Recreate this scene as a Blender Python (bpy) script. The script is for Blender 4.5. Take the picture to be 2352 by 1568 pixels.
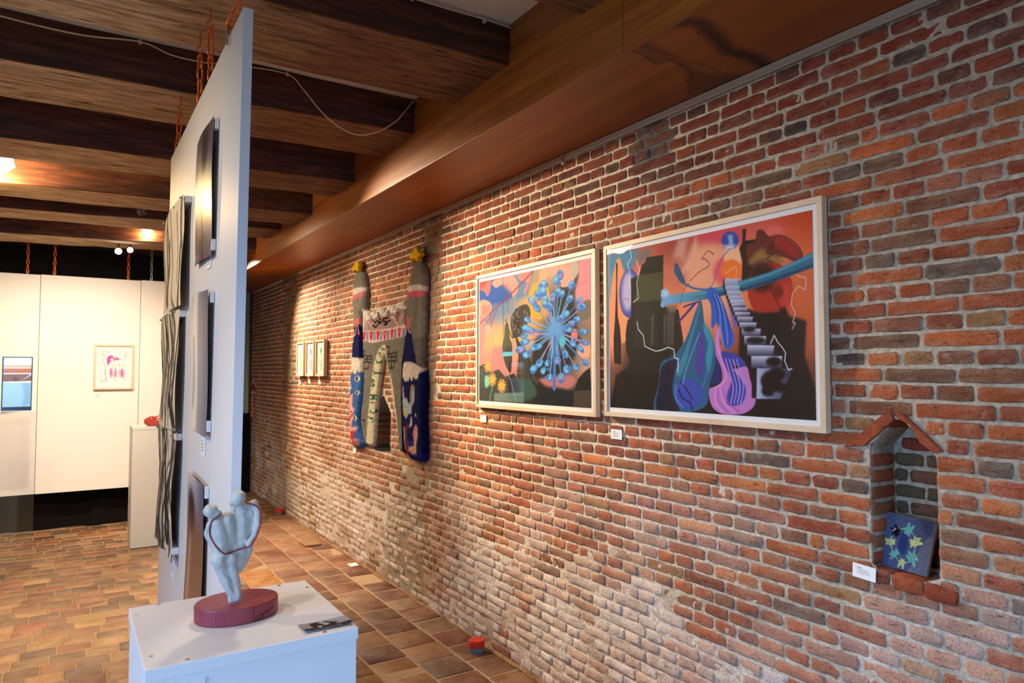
# Gallery in an old brick building: one straight brick wall, a hung white panel, plinths and pictures.
# Units are metres. The camera stands at the origin of the floor plan; +Y runs along the brick wall.
import bpy, bmesh, math, random
import numpy as np
from mathutils import Vector, Matrix
from mathutils.bvhtree import BVHTree

SC = bpy.context.scene
COL = SC.collection
for o_ in list(bpy.data.objects):
    bpy.data.objects.remove(o_)

# ----------------------------------------------------------------------------- camera
YAW, PITCH = math.radians(32.39), math.radians(2.526)
EYE = Vector((0.0, 0.0, 1.55))
FWD = Vector((math.sin(YAW) * math.cos(PITCH), math.cos(YAW) * math.cos(PITCH), math.sin(PITCH)))
RGT = Vector((math.cos(YAW), -math.sin(YAW), 0.0))
UPV = RGT.cross(FWD)
cam_d = bpy.data.cameras.new('camera')
cam_d.sensor_width = 23.5
cam_d.lens = 16.0
cam_d.clip_start = 0.05
cam_d.dof.use_dof = True
cam_d.dof.focus_distance = 2.9
cam_d.dof.aperture_fstop = 3.6
cam = bpy.data.objects.new('camera', cam_d)
cam.matrix_world = Matrix(((RGT.x, UPV.x, -FWD.x, EYE.x), (RGT.y, UPV.y, -FWD.y, EYE.y), (RGT.z, UPV.z, -FWD.z, EYE.z), (0, 0, 0, 1)))
COL.objects.link(cam)
SC.camera = cam

# ----------------------------------------------------------------------------- world, daylight, exposure
world = bpy.data.worlds.new('world')
SC.world = world
world.use_nodes = True
world.node_tree.nodes['Background'].inputs['Color'].default_value = (0.55, 0.72, 1.0, 1)
world.node_tree.nodes['Background'].inputs['Strength'].default_value = 0.6
SC.view_settings.view_transform = 'Standard'
SC.view_settings.look = 'None'
SC.view_settings.gamma = 1.0
SC.view_settings.use_curve_mapping = False
SC.view_settings.exposure = 0.75
SC.cycles.use_denoising = True
SC.cycles.use_adaptive_sampling = True
SC.cycles.adaptive_threshold = 0.06
SC.cycles.max_bounces = 7
SC.cycles.diffuse_bounces = 3
SC.cycles.glossy_bounces = 2
SC.cycles.transparent_max_bounces = 8
SC.cycles.caustics_reflective = False
SC.cycles.caustics_refractive = False
SC.cycles.sample_clamp_indirect = 6.0

DAY = (0.28, 0.55, 1.0)
WARM = (1.0, 0.82, 0.58)
PALE = (1.0, 0.84, 0.64)
REAR_Y, LEFT_X, FAR_Y = -2.6, -3.2, 9.75


def area(name, loc, rot, sx, sy, power, col):
    l = bpy.data.lights.new(name, 'AREA')
    l.shape = 'RECTANGLE'
    l.size, l.size_y, l.energy, l.color = sx, sy, power, col
    o = bpy.data.objects.new(name, l)
    o.location = loc
    o.rotation_euler = rot
    COL.objects.link(o)
    return o


def spot(name, loc, target, power, angle, blend, col, r=0.03):
    l = bpy.data.lights.new(name, 'SPOT')
    l.energy, l.spot_size, l.spot_blend, l.color, l.shadow_soft_size = power, math.radians(angle), blend, col, r
    o = bpy.data.objects.new(name, l)
    o.location = loc
    d = Vector(target) - Vector(loc)
    o.rotation_euler = d.to_track_quat('-Z', 'Y').to_euler()
    COL.objects.link(o)
    return o


# sky light that falls in through the two rear windows and the left window (tilted down like the sky above the street)
for (p_, r_, sx_, sy_, e_) in (((-1.55, REAR_Y + 0.12, 1.55), (math.radians(48), 0, 0), 1.7, 1.5, 26), ((0.75, REAR_Y + 0.12, 1.55), (math.radians(48), 0, 0), 1.7, 1.5, 24), ((LEFT_X + 0.12, 0.3, 1.6), (0, math.radians(-52), 0), 1.5, 1.9, 66)):
    a_ = area('window_daylight', p_, r_, sx_, sy_, e_, DAY)
    a_.data.spread = math.radians(115)
# the gallery's own spots, clamped to the beams
SPOTS = [
    ('spot_picture', (0.66, 4.75, 2.70), (2.0, 3.0, 1.55), 320, 64, 0.9, WARM),
    ('spot_drawings', (1.25, 7.72, 2.70), (2.0, 6.55, 1.25), 290, 84, 0.9, WARM),
    ('spot_hanging', (0.70, 6.35, 2.70), (2.0, 5.0, 1.3), 95, 80, 0.9, WARM),
    ('spot_panel', (0.34, 6.05, 2.70), (0.15, 8.1, 1.25), 125, 80, 0.9, PALE),
    ('spot_panel', (-0.60, 5.90, 2.70), (-0.5, 8.1, 1.1), 80, 80, 0.9, PALE),
    ('spot_floor', (-0.15, 4.30, 2.70), (0.0, 5.9, 0.0), 190, 92, 0.9, WARM),
    ('spot_plate', (-1.35, 2.70, 2.72), (0.39, 2.75, 1.5), 62, 80, 0.9, WARM),
    ('spot_plinth', (0.90, 2.75, 2.74), (0.40, 1.70, 1.0), 32, 60, 0.8, WARM, 0.09),
    ('spot_plinth', (-0.55, 1.25, 2.74), (0.33, 1.68, 1.0), 26, 50, 0.8, WARM, 0.07),
    ('spot_near', (-0.30, 0.55, 2.74), (2.04, 1.3, 1.8), 15, 80, 0.95, WARM),
]
for a in SPOTS:
    spot(*a)

# ----------------------------------------------------------------------------- helpers
rnd = random.Random(7)
WL = {}


def lin(c):
    c = np.asarray(c, float) / 255.0
    return np.where(c <= 0.04045, c / 12.92, ((c + 0.055) / 1.055) ** 2.4)


def tag(o, label=None, cat=None, group=None, kind=None):
    if label: o['label'] = label
    if cat: o['category'] = cat
    if group: o['group'] = group
    if kind: o['kind'] = kind
    return o


def thing(name, label, cat, loc, group=None):
    o = bpy.data.objects.new(name, None)
    o.empty_display_size = 0.05
    o.location = loc
    COL.objects.link(o)
    WL[o.name] = Vector(loc)
    return tag(o, label, cat, group)


def link(name, me, mat, parent):
    o = bpy.data.objects.new(name, me)
    for m in (mat if isinstance(mat, (list, tuple)) else [mat]):
        me.materials.append(m)
    COL.objects.link(o)
    if parent is not None:
        o.parent = parent
        WL[o.name] = WL.get(parent.name, Vector())
    return o


def mesh(name, verts, faces, mat, parent=None, smooth=False, cols=None, fmat=None, origin=None):
    """verts in world metres; a child's mesh is stored relative to its root's place"""
    off = np.array(WL.get(parent.name, (0, 0, 0)) if parent is not None else (origin or (0, 0, 0)))
    v = np.asarray(verts, float) - off
    me = bpy.data.meshes.new(name)
    me.from_pydata(v.tolist(), [], [list(map(int, f)) for f in faces])
    if smooth:
        me.polygons.foreach_set('use_smooth', [True] * len(me.polygons))
    if cols is not None:
        at = me.color_attributes.new('Col', 'FLOAT_COLOR', 'POINT')
        c = np.ones((len(v), 4)); c[:, :3] = cols
        at.data.foreach_set('color', c.ravel())
    o = link(name, me, mat, parent)
    if fmat is not None:
        me.polygons.foreach_set('material_index', fmat)
    if parent is None and origin is not None:
        o.location = origin
        WL[o.name] = Vector(origin)
    return o


def from_bm(name, bm, mat, parent=None, smooth=False, origin=None):
    off = Vector(WL.get(parent.name, (0, 0, 0)) if parent is not None else (origin or (0, 0, 0)))
    bmesh.ops.translate(bm, verts=bm.verts, vec=-off)
    me = bpy.data.meshes.new(name)
    bm.to_mesh(me)
    bm.free()
    if smooth:
        me.polygons.foreach_set('use_smooth', [True] * len(me.polygons))
    o = link(name, me, mat, parent)
    if parent is None and origin is not None:
        o.location = origin
        WL[o.name] = Vector(origin)
    return o


def bm_box(bm, x0, x1, y0, y1, z0, z1, bev=0.0):
    r = bmesh.ops.create_cube(bm, size=1.0)
    for v in r['verts']:
        v.co = Vector(((x0 + x1) / 2 + v.co.x * (x1 - x0), (y0 + y1) / 2 + v.co.y * (y1 - y0), (z0 + z1) / 2 + v.co.z * (z1 - z0)))
    if bev:
        es = set(e for v in r['verts'] for e in v.link_edges)
        bmesh.ops.bevel(bm, geom=list(es), offset=bev, segments=2, affect='EDGES', profile=0.6)
    return bm


def box(name, x0, x1, y0, y1, z0, z1, mat, parent=None, bev=0.0, origin=None):
    return from_bm(name, bm_box(bmesh.new(), min(x0, x1), max(x0, x1), min(y0, y1), max(y0, y1), z0, z1, bev), mat, parent, origin=origin)


def cyl_bm(bm, p, q, r0, r1=None, n=16, caps=True):
    p, q = Vector(p), Vector(q)
    r1 = r0 if r1 is None else r1
    d = (q - p).normalized()
    a = d.orthogonal().normalized(); b = d.cross(a)
    A = [bm.verts.new(p + (a * math.cos(t) + b * math.sin(t)) * r0) for t in [2 * math.pi * i / n for i in range(n)]]
    B = [bm.verts.new(q + (a * math.cos(t) + b * math.sin(t)) * r1) for t in [2 * math.pi * i / n for i in range(n)]]
    for i in range(n):
        bm.faces.new((A[i], A[(i + 1) % n], B[(i + 1) % n], B[i]))
    if caps:
        bm.faces.new(A[::-1]); bm.faces.new(B)
    return bm


def tube_geo(pts, r, n=8, closed=False):
    pts = [Vector(p) for p in pts]
    m = len(pts)
    V, F = [], []
    prev = None
    for i, p in enumerate(pts):
        d = (pts[(i + 1) % m] - pts[i - 1]) if closed else (pts[min(i + 1, m - 1)] - pts[max(i - 1, 0)])
        d.normalize()
        a = d.orthogonal().normalized() if prev is None else (prev - d * prev.dot(d)).normalized()
        prev = a
        b = d.cross(a)
        for k in range(n):
            t = 2 * math.pi * k / n
            V.append(p + (a * math.cos(t) + b * math.sin(t)) * r)
    for i in range(m if closed else m - 1):
        j = (i + 1) % m
        for k in range(n):
            F.append((i * n + k, i * n + (k + 1) % n, j * n + (k + 1) % n, j * n + k))
    if not closed:
        F.append(tuple(range(n))[::-1]); F.append(tuple((m - 1) * n + k for k in range(n)))
    return V, F


def tube(name, pts, r, mat, parent=None, n=8, closed=False, origin=None):
    V, F = tube_geo(pts, r, n, closed)
    return mesh(name, V, F, mat, parent, True, origin=origin)


def catmull(P, k=5, closed=True):
    P = np.asarray(P, float)
    n = len(P)
    out = []
    rng_ = range(n) if closed else range(n - 1)
    for i in rng_:
        if closed:
            a, b, c, d = P[i - 1], P[i], P[(i + 1) % n], P[(i + 2) % n]
        else:
            a, b, c, d = P[max(i - 1, 0)], P[i], P[i + 1], P[min(i + 2, n - 1)]
        for j in range(k):
            t = j / k
            out.append(0.5 * (2 * b + (c - a) * t + (2 * a - 5 * b + 4 * c - d) * t * t + (3 * b - a - 3 * c + d) * t ** 3))
    if not closed:
        out.append(P[-1])
    return np.array(out)


def vnoise(x, y, seed=0):
    x = np.asarray(x, float); y = np.asarray(y, float)
    xi, yi = np.floor(x).astype(np.int64), np.floor(y).astype(np.int64)
    fx, fy = x - xi, y - yi
    fx = fx * fx * (3 - 2 * fx); fy = fy * fy * (3 - 2 * fy)

    def h(a, b):
        n = (a * 374761393 + b * 668265263 + seed * 974634777) & 0x7fffffff
        n = ((n ^ (n >> 13)) * 1274126177) & 0x7fffffff
        return ((n ^ (n >> 16)) & 0xffff) / 65535.0
    return (h(xi, yi) * (1 - fx) + h(xi + 1, yi) * fx) * (1 - fy) + (h(xi, yi + 1) * (1 - fx) + h(xi + 1, yi + 1) * fx) * fy


def fbm(x, y, seed=0, o=4):
    s = 0; a = 0.5; t = 0
    for i in range(o):
        s = s + a * vnoise(np.asarray(x) * 2 ** i, np.asarray(y) * 2 ** i, seed + i); t += a; a *= 0.5
    return s / t


def sstep(a, b, x):
    t = np.clip((np.asarray(x, float) - a) / (b - a), 0, 1)
    return t * t * (3 - 2 * t)


def poly_sd(P, Q):
    """signed distance (positive inside) of points P to polygon Q, and the nearest boundary point"""
    n = len(Q)
    best = np.full(len(P), 1e9); near = np.zeros_like(P)
    ins = np.zeros(len(P), bool)
    for i in range(n):
        a, b = Q[i], Q[(i + 1) % n]
        e = b - a
        t = np.clip(((P - a) @ e) / max(e @ e, 1e-12), 0, 1)
        c = a + t[:, None] * e
        d = ((P - c) ** 2).sum(1)
        m = d < best
        best[m] = d[m]; near[m] = c[m]
        cond = (a[1] > P[:, 1]) != (b[1] > P[:, 1])
        if abs(e[1]) > 1e-12:
            xc = a[0] + (P[:, 1] - a[1]) * e[0] / e[1]
            ins ^= cond & (P[:, 0] < xc)
    d = np.sqrt(best)
    return np.where(ins, d, -d), near


def line_d(P, Q):
    best = np.full(len(P), 1e9)
    for i in range(len(Q) - 1):
        a, b = Q[i], Q[i + 1]
        e = b - a
        t = np.clip(((P - a) @ e) / max(e @ e, 1e-12), 0, 1)
        best = np.minimum(best, ((P - a - t[:, None] * e) ** 2).sum(1))
    return np.sqrt(best)


def paint(P, base, ops, asp=1.0):
    """P: points (u*asp, v); base: sRGB 0-255 colours; returns painted sRGB colours"""
    C = np.array(base, float)
    for op in ops:
        Q = np.array(op[4], float); Q[:, 0] *= asp
        soft = max(op[2], 1e-4)
        if op[3]:
            Q = catmull(Q, 4, op[0] == 'p')
        mg = soft + (op[5] if op[0] == 'l' else 0)
        lo, hi = Q.min(0) - mg, Q.max(0) + mg
        idx = np.nonzero((P[:, 0] > lo[0]) & (P[:, 0] < hi[0]) & (P[:, 1] > lo[1]) & (P[:, 1] < hi[1]))[0]
        if not len(idx):
            continue
        p = P[idx]
        if op[0] == 'p':
            al = sstep(-soft, soft, poly_sd(p, Q)[0])
        else:
            al = 1 - sstep(op[5] / 2 - soft, op[5] / 2 + soft, line_d(p, Q))
        c = np.array(op[1], float)[None, :]
        if op[0] == 'p' and len(op) > 5:
            c2, a, b = np.array(op[5][0], float), np.array(op[5][1], float), np.array(op[5][2], float)
            a = a * [asp, 1]; b = b * [asp, 1]
            t = np.clip(((p - a) @ (b - a)) / max((b - a) @ (b - a), 1e-9), 0, 1)[:, None]
            c = c * (1 - t) + c2 * t
        C[idx] = C[idx] * (1 - al[:, None]) + c * al[:, None]
    return C


def grid_colors(U, V, grid):
    G = np.array(grid, float)
    r, c = G.shape[:2]
    x, y = np.clip(U, 0, 1) * (c - 1), np.clip(V, 0, 1) * (r - 1)
    i, j = np.minimum(x.astype(int), c - 2), np.minimum(y.astype(int), r - 2)
    fx, fy = x - i, y - j
    fx = (fx * fx * (3 - 2 * fx))[:, None]; fy = (fy * fy * (3 - 2 * fy))[:, None]
    return (G[j, i] * (1 - fx) + G[j, i + 1] * fx) * (1 - fy) + (G[j + 1, i] * (1 - fx) + G[j + 1, i + 1] * fx) * fy


def sheet(name, tl, tr, bl, nu, nv, mat, parent, ops, grid, bend=None, asp=None, br=None, origin=None, speckle=0):
    """a flat (or bent) sheet with a printed picture held in its vertex colours"""
    tl, tr, bl = np.array(tl, float), np.array(tr, float), np.array(bl, float)
    br = tr + bl - tl if br is None else np.array(br, float)
    asp = asp or np.linalg.norm(tr - tl) / np.linalg.norm(bl - tl)
    u, v = np.meshgrid(np.linspace(0, 1, nu), np.linspace(0, 1, nv))
    u, v = u.ravel(), v.ravel()
    X = (tl * ((1 - u) * (1 - v))[:, None] + tr * (u * (1 - v))[:, None] + bl * ((1 - u) * v)[:, None] + br * (u * v)[:, None])
    if bend is not None:
        X = X + bend(u, v)
    C = grid_colors(u, v, grid)
    C = paint(np.stack([u * asp, v], 1), C, ops, asp)
    if speckle:
        C = C * (1 + speckle * (fbm(u * asp * 60, v * 60, 5, 3) - 0.5))[:, None]
    idx = np.arange(nu * nv).reshape(nv, nu)
    F = np.stack([idx[:-1, :-1], idx[1:, :-1], idx[1:, 1:], idx[:-1, 1:]], -1).reshape(-1, 4)
    return mesh(name, X, F, mat, parent, True, lin(np.clip(C, 0, 255)), origin=origin)


# ----------------------------------------------------------------------------- materials
def nt(name):
    m = bpy.data.materials.new(name)
    m.use_nodes = True
    t = m.node_tree
    return m, t, t.nodes['Principled BSDF']


def N(t, typ, **kw):
    n = t.nodes.new(typ)
    for k, v in kw.items():
        if k in n.inputs:
            n.inputs[k].default_value = v
        else:
            setattr(n, k, v)
    return n


def ramp(t, fac, stops):
    r = t.nodes.new('ShaderNodeValToRGB')
    while len(r.color_ramp.elements) < len(stops):
        r.color_ramp.elements.new(0.5)
    for e, (p, c) in zip(r.color_ramp.elements, stops):
        e.position = p
        e.color = (*c, 1) if len(c) == 3 else c
    t.links.new(fac, r.inputs['Fac'])
    return r.outputs['Color']


def mixc(t, fac, a, b, mode='MIX'):
    n = t.nodes.new('ShaderNodeMix')
    n.data_type = 'RGBA'
    n.blend_type = mode
    for s, v in ((n.inputs['Factor'], fac), (n.inputs['A'], a), (n.inputs['B'], b)):
        if hasattr(v, 'links'):
            t.links.new(v, s)
        else:
            s.default_value = v if not isinstance(v, (tuple, list)) else ((*v, 1) if len(v) == 3 else v)
    return n.outputs['Result']


def coords(t, scale=(1, 1, 1), kind='Object'):
    if kind == 'World':
        src = t.nodes.new('ShaderNodeNewGeometry').outputs['Position']
    else:
        src = t.nodes.new('ShaderNodeTexCoord').outputs[kind]
    mp = t.nodes.new('ShaderNodeMapping')
    mp.inputs['Scale'].default_value = scale
    t.links.new(src, mp.inputs['Vector'])
    return mp.outputs['Vector']


def noise(t, vec, scale, detail=4, rough=0.55, out='Fac'):
    n = N(t, 'ShaderNodeTexNoise', Scale=scale, Detail=detail, Roughness=rough)
    t.links.new(vec, n.inputs['Vector'])
    return n.outputs[out]


def bump(t, b, h, strength=0.3, dist=0.01):
    n = N(t, 'ShaderNodeBump', Strength=strength, Distance=dist)
    t.links.new(h, n.inputs['Height'])
    t.links.new(n.outputs['Normal'], b.inputs['Normal'])


def plain(name, rgb, rough=0.6, metal=0.0, var=0.08, nscale=12.0, bmp=0.05, kind='Object', spec=0.5):
    m, t, b = nt(name)
    c = lin(rgb)
    v = coords(t, kind=kind)
    f = noise(t, v, nscale, 5)
    col = mixc(t, f, tuple(c * (1 - var)), tuple(np.minimum(c * (1 + var), 1)))
    t.links.new(col, b.inputs['Base Color'])
    b.inputs['Roughness'].default_value = rough
    b.inputs['Metallic'].default_value = metal
    b.inputs['Specular IOR Level'].default_value = spec
    if bmp:
        bump(t, b, noise(t, v, nscale * 8, 3), bmp, 0.003)
    return m


def attr_mat(name, rough=0.5, spec=0.5, metal=0.0, coat=0.0, emit=0.0, bmp=0.0, bscale=60, bdist=0.004, var=0.0):
    m, t, b = nt(name)
    a = N(t, 'ShaderNodeAttribute', attribute_name='Col')
    c = a.outputs['Color']
    if var:
        c = mixc(t, 1.0, c, ramp(t, noise(t, coords(t, kind='World'), bscale * 0.6, 4), [(0.25, (1 - var,) * 3), (0.75, (1 + var,) * 3)]), 'MULTIPLY')
    t.links.new(c, b.inputs['Base Color'])
    b.inputs['Roughness'].default_value = rough
    b.inputs['Specular IOR Level'].default_value = spec
    b.inputs['Metallic'].default_value = metal
    b.inputs['Coat Weight'].default_value = coat
    b.inputs['Coat Roughness'].default_value = 0.05
    if emit:
        t.links.new(c, b.inputs['Emission Color'])
        b.inputs['Emission Strength'].default_value = emit
    if bmp:
        bump(t, b, noise(t, coords(t, kind='World'), bscale, 5, 0.65), bmp, bdist)
    return m


def brick_mat(name, rough, bmp, gloss=0.3, dust=0.0):
    """fired clay: the piece's own colour, mottled, with soot pits and pale lime bloom"""
    m, t, b = nt(name)
    a = N(t, 'ShaderNodeAttribute', attribute_name='Col')
    w = coords(t, kind='World')
    c = a.outputs['Color']
    n1 = noise(t, w, 9, 5, 0.6)
    c = mixc(t, 1.0, c, ramp(t, n1, [(0.28, (0.74, 0.70, 0.68)), (0.5, (1, 1, 1)), (0.75, (1.28, 1.2, 1.12))]), 'MULTIPLY')
    n2 = noise(t, w, 70, 4, 0.7)
    c = mixc(t, 1.0, c, ramp(t, n2, [(0.30, (0.55, 0.50, 0.48)), (0.40, (0.95, 0.95, 0.95)), (0.62, (1, 1, 1)), (0.8, (1.3, 1.28, 1.25))]), 'MULTIPLY')
    n4 = noise(t, w, 210, 3, 0.6)
    c = mixc(t, 1.0, c, ramp(t, n4, [(0.30, (0.38, 0.34, 0.32)), (0.43, (0.93, 0.93, 0.93)), (0.60, (1.04, 1.04, 1.04)), (0.72, (1.55, 1.5, 1.45))]), 'MULTIPLY')
    n5 = noise(t, coords(t, (1, 0.22, 1), 'World'), 85, 5, 0.7)
    c = mixc(t, 1.0, c, ramp(t, n5, [(0.33, (0.42, 0.38, 0.36)), (0.42, (1, 1, 1)), (0.62, (1, 1, 1)), (0.74, (1.25, 1.22, 1.2))]), 'MULTIPLY')
    n3 = noise(t, w, 22, 6, 0.72)
    bl = ramp(t, n3, [(0.60, (0, 0, 0)), (0.74, (0.42, 0.42, 0.42))])
    c = mixc(t, bl, c, tuple(lin((196, 176, 156))))
    if dust:                                  # trodden-in dust in broad drifts
        nd = noise(t, w, 4.5, 5, 0.62)
        c = mixc(t, ramp(t, nd, [(0.42, (0, 0, 0)), (0.66, (dust, dust, dust))]), c, tuple(lin((172, 142, 116))))
    t.links.new(c, b.inputs['Base Color'])
    b.inputs['Roughness'].default_value = rough
    b.inputs['Specular IOR Level'].default_value = gloss
    h = mixc(t, 0.42, noise(t, coords(t, (1, 0.38, 1), 'World'), 62, 7, 0.8), noise(t, w, 170, 4, 0.8))
    bump(t, b, h, bmp, 0.011)
    return m


def wood_mat(name, dark, mid, light, grain=(1.2, 26, 26), rough=0.6, stains=True, bmp=0.35, spec=0.4, kind='World', aged_shaded=False):
    m, t, b = nt(name)
    v = coords(t, grain, kind)
    g = noise(t, v, 1.0, 7, 0.65)
    col = ramp(t, g, [(0.28, tuple(lin(dark))), (0.5, tuple(lin(mid))), (0.72, tuple(lin(light)))])
    v2 = coords(t, tuple(s * 0.28 for s in grain), kind)
    if stains:
        s = noise(t, v2, 1.6, 5, 0.6)
        col = mixc(t, 1.0, col, ramp(t, s, [(0.32, (0.62, 0.58, 0.55) if aged_shaded else (0.35, 0.32, 0.3)), (0.5, (1, 1, 1)), (0.8, (1.25, 1.2, 1.15))]), 'MULTIPLY')
        k = noise(t, coords(t, (6, 30, 30), kind), 1.0, 3, 0.5)
        col = mixc(t, ramp(t, k, [(0.66, (0, 0, 0)), (0.72, (0.8, 0.8, 0.8))]), col, tuple(lin(dark) * 0.35))
    if aged_shaded:      # worm-eaten flecks and drying cracks; darker towards the boxing, dimmer light painted in
        fl = noise(t, coords(t, (16, 70, 70), kind), 1.0, 4, 0.6)
        col = mixc(t, ramp(t, fl, [(0.63, (0, 0, 0)), (0.70, (0.7, 0.7, 0.7))]), col, tuple(lin((52, 36, 24))))
        ck = noise(t, coords(t, (0.7, 36, 36), kind), 1.0, 2, 0.4)
        col = mixc(t, ramp(t, ck, [(0.485, (0, 0, 0)), (0.497, (0.85, 0.85, 0.85)), (0.503, (0.85, 0.85, 0.85)), (0.515, (0, 0, 0))]), col, tuple(lin((40, 26, 18))))
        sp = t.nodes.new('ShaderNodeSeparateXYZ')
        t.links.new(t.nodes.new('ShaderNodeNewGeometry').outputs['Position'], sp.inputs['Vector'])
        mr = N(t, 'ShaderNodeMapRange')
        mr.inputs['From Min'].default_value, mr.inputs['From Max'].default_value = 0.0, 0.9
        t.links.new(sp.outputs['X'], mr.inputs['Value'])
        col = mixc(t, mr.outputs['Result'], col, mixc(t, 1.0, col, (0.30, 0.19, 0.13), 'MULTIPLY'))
    t.links.new(col, b.inputs['Base Color'])
    b.inputs['Roughness'].default_value = rough
    b.inputs['Specular IOR Level'].default_value = spec
    bump(t, b, g, bmp, 0.01)
    return m


def emis(name, rgb, strength):
    m, t, b = nt(name)
    b.inputs['Base Color'].default_value = (*rgb, 1)
    b.inputs['Emission Color'].default_value = (*rgb, 1)
    b.inputs['Emission Strength'].default_value = strength
    return m


def glass_mat(name, tint=(1, 1, 1), refl=1.0, f0=0.05):
    """thin clear sheet: see-through, with the Fresnel mirror image on top"""
    m, t, b = nt(name)
    t.nodes.remove(b)
    tr = N(t, 'ShaderNodeBsdfTransparent', Color=(*tint, 1))
    gl = N(t, 'ShaderNodeBsdfGlossy', Roughness=0.01)
    gl.inputs['Color'].default_value = (refl, refl, refl, 1)
    lw = N(t, 'ShaderNodeLayerWeight', Blend=0.5)
    pw = N(t, 'ShaderNodeMath', operation='POWER')
    pw.inputs[1].default_value = 5.0
    ma = N(t, 'ShaderNodeMath', operation='MULTIPLY_ADD')
    ma.inputs[1].default_value = 0.93
    ma.inputs[2].default_value = f0
    t.links.new(lw.outputs['Facing'], pw.inputs[0])
    t.links.new(pw.outputs[0], ma.inputs[0])
    mx = t.nodes.new('ShaderNodeMixShader')
    t.links.new(ma.outputs[0], mx.inputs['Fac'])
    t.links.new(tr.outputs['BSDF'], mx.inputs[1])
    t.links.new(gl.outputs['BSDF'], mx.inputs[2])
    t.links.new(mx.outputs['Shader'], t.nodes['Material Output'].inputs['Surface'])
    return m


M = dict(
    brick=brick_mat('old_wall_brick', 0.88, 0.75),
    mortar=attr_mat('lime_mortar', 0.95, 0.15, bmp=1.0, bscale=85, bdist=0.012, var=0.34),
    floor_brick=brick_mat('waxed_floor_brick', 0.34, 0.30, 0.5, 0.35),
    tile=brick_mat('terracotta_tile', 0.58, 0.25, 0.35, 0.35),
    grout=plain('sandy_floor_grout', (176, 146, 112), 0.9, var=0.25, nscale=30, bmp=0.5),
    beam_side=wood_mat('dark_beam_side', (38, 18, 11), (72, 38, 22), (108, 62, 36), grain=(3.0, 34, 34), rough=0.5),
    beam_under=wood_mat('worn_beam_underside', (118, 92, 66), (198, 168, 130), (226, 206, 174), grain=(7.0, 48, 48), rough=0.88, aged_shaded=True),
    plaster=plain('white_ceiling_plaster', (228, 216, 206), 0.9, var=0.06, nscale=3, kind='World'),
    wall_plaster=plain('room_plaster', (188, 176, 160), 0.9, var=0.08, nscale=2, kind='World'),
    far_plaster=plain('grey_green_paint', (176, 186, 158), 0.8, var=0.1, nscale=3, kind='World'),
    fascia=wood_mat('varnished_plywood', (112, 62, 22), (142, 84, 34), (162, 104, 48), grain=(3, 1.0, 22), rough=0.38, stains=False, bmp=0.04),
    soffit=attr_mat('stained_plywood', 0.42, 0.4),
    rail=plain('painted_rail', (176, 150, 126), 0.6),
    white_board=plain('white_laminate', (226, 222, 222), 0.45, var=0.02, nscale=3, bmp=0.02),
    white_wall=plain('white_painted_board', (232, 228, 222), 0.6, var=0.03, nscale=1.5, bmp=0.02),
    plinth_grey=plain('plinth_paint', (205, 206, 200), 0.5, var=0.03),
    frame=wood_mat('pale_maple_frame', (206, 176, 142), (222, 196, 164), (232, 210, 182), grain=(20, 3, 3), rough=0.5, stains=False, bmp=0.05),
    paper=plain('white_paper', (238, 236, 232), 0.7, var=0.02),
    print=attr_mat('printed_paper', 0.65, 0.12),
    drawing=attr_mat('drawing_paper', 0.8, 0.2),
    label=attr_mat('label_card', 0.7, 0.3),
    metal_print=attr_mat('brushed_print', 0.30, 0.5, metal=0.12),
    fur=attr_mat('tufted_wool', 1.0, 0.05, bmp=1.0, bscale=150, bdist=0.012, var=0.25),
    black_cloth=plain('black_cloth', (20, 18, 18), 0.95, var=0.2, nscale=6, spec=0.1),
    black=plain('black_paint', (18, 18, 20), 0.5),
    chain=plain('orange_coated_steel', (228, 104, 34), 0.28, 0.3, var=0.35, nscale=40),
    steel=plain('bright_steel', (190, 190, 188), 0.28, 1.0),
    clay=plain('pale_glazed_clay', (184, 183, 176), 0.5, var=0.16, nscale=18, bmp=0.12),
    clay_base=plain('dark_red_base', (138, 48, 58), 0.42, var=0.3, nscale=9),
    cord=plain('crimson_cord', (140, 14, 38), 0.4, var=0.3, nscale=80),
    ink=plain('black_ink', (30, 14, 20), 0.6, bmp=0),
    red_glaze=plain('red_glazed_clay', (168, 62, 50), 0.14, var=0.2, nscale=10),
    red_cap=plain('red_plastic_cap', (206, 52, 32), 0.38, var=0.05),
    grey_pipe=plain('grey_plastic_pipe', (110, 112, 118), 0.4),
    cable=plain('white_cable', (206, 190, 160), 0.5),
    shade=emis('lit_lamp_glass', (1.0, 0.80, 0.50), 9.0),
    bulb=emis('lit_spot_bulb', (1.0, 0.92, 0.82), 30.0),
    screen=attr_mat('lit_screen', 0.15, 0.5, emit=0.38),
    acrylic=glass_mat('clear_acrylic', (0.985, 0.99, 0.995), 1.0, 0.022),
    glass=glass_mat('picture_glass'),
    timber=wood_mat('window_timber', (70, 48, 30), (110, 78, 48), (134, 98, 62), rough=0.5),
)

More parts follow.
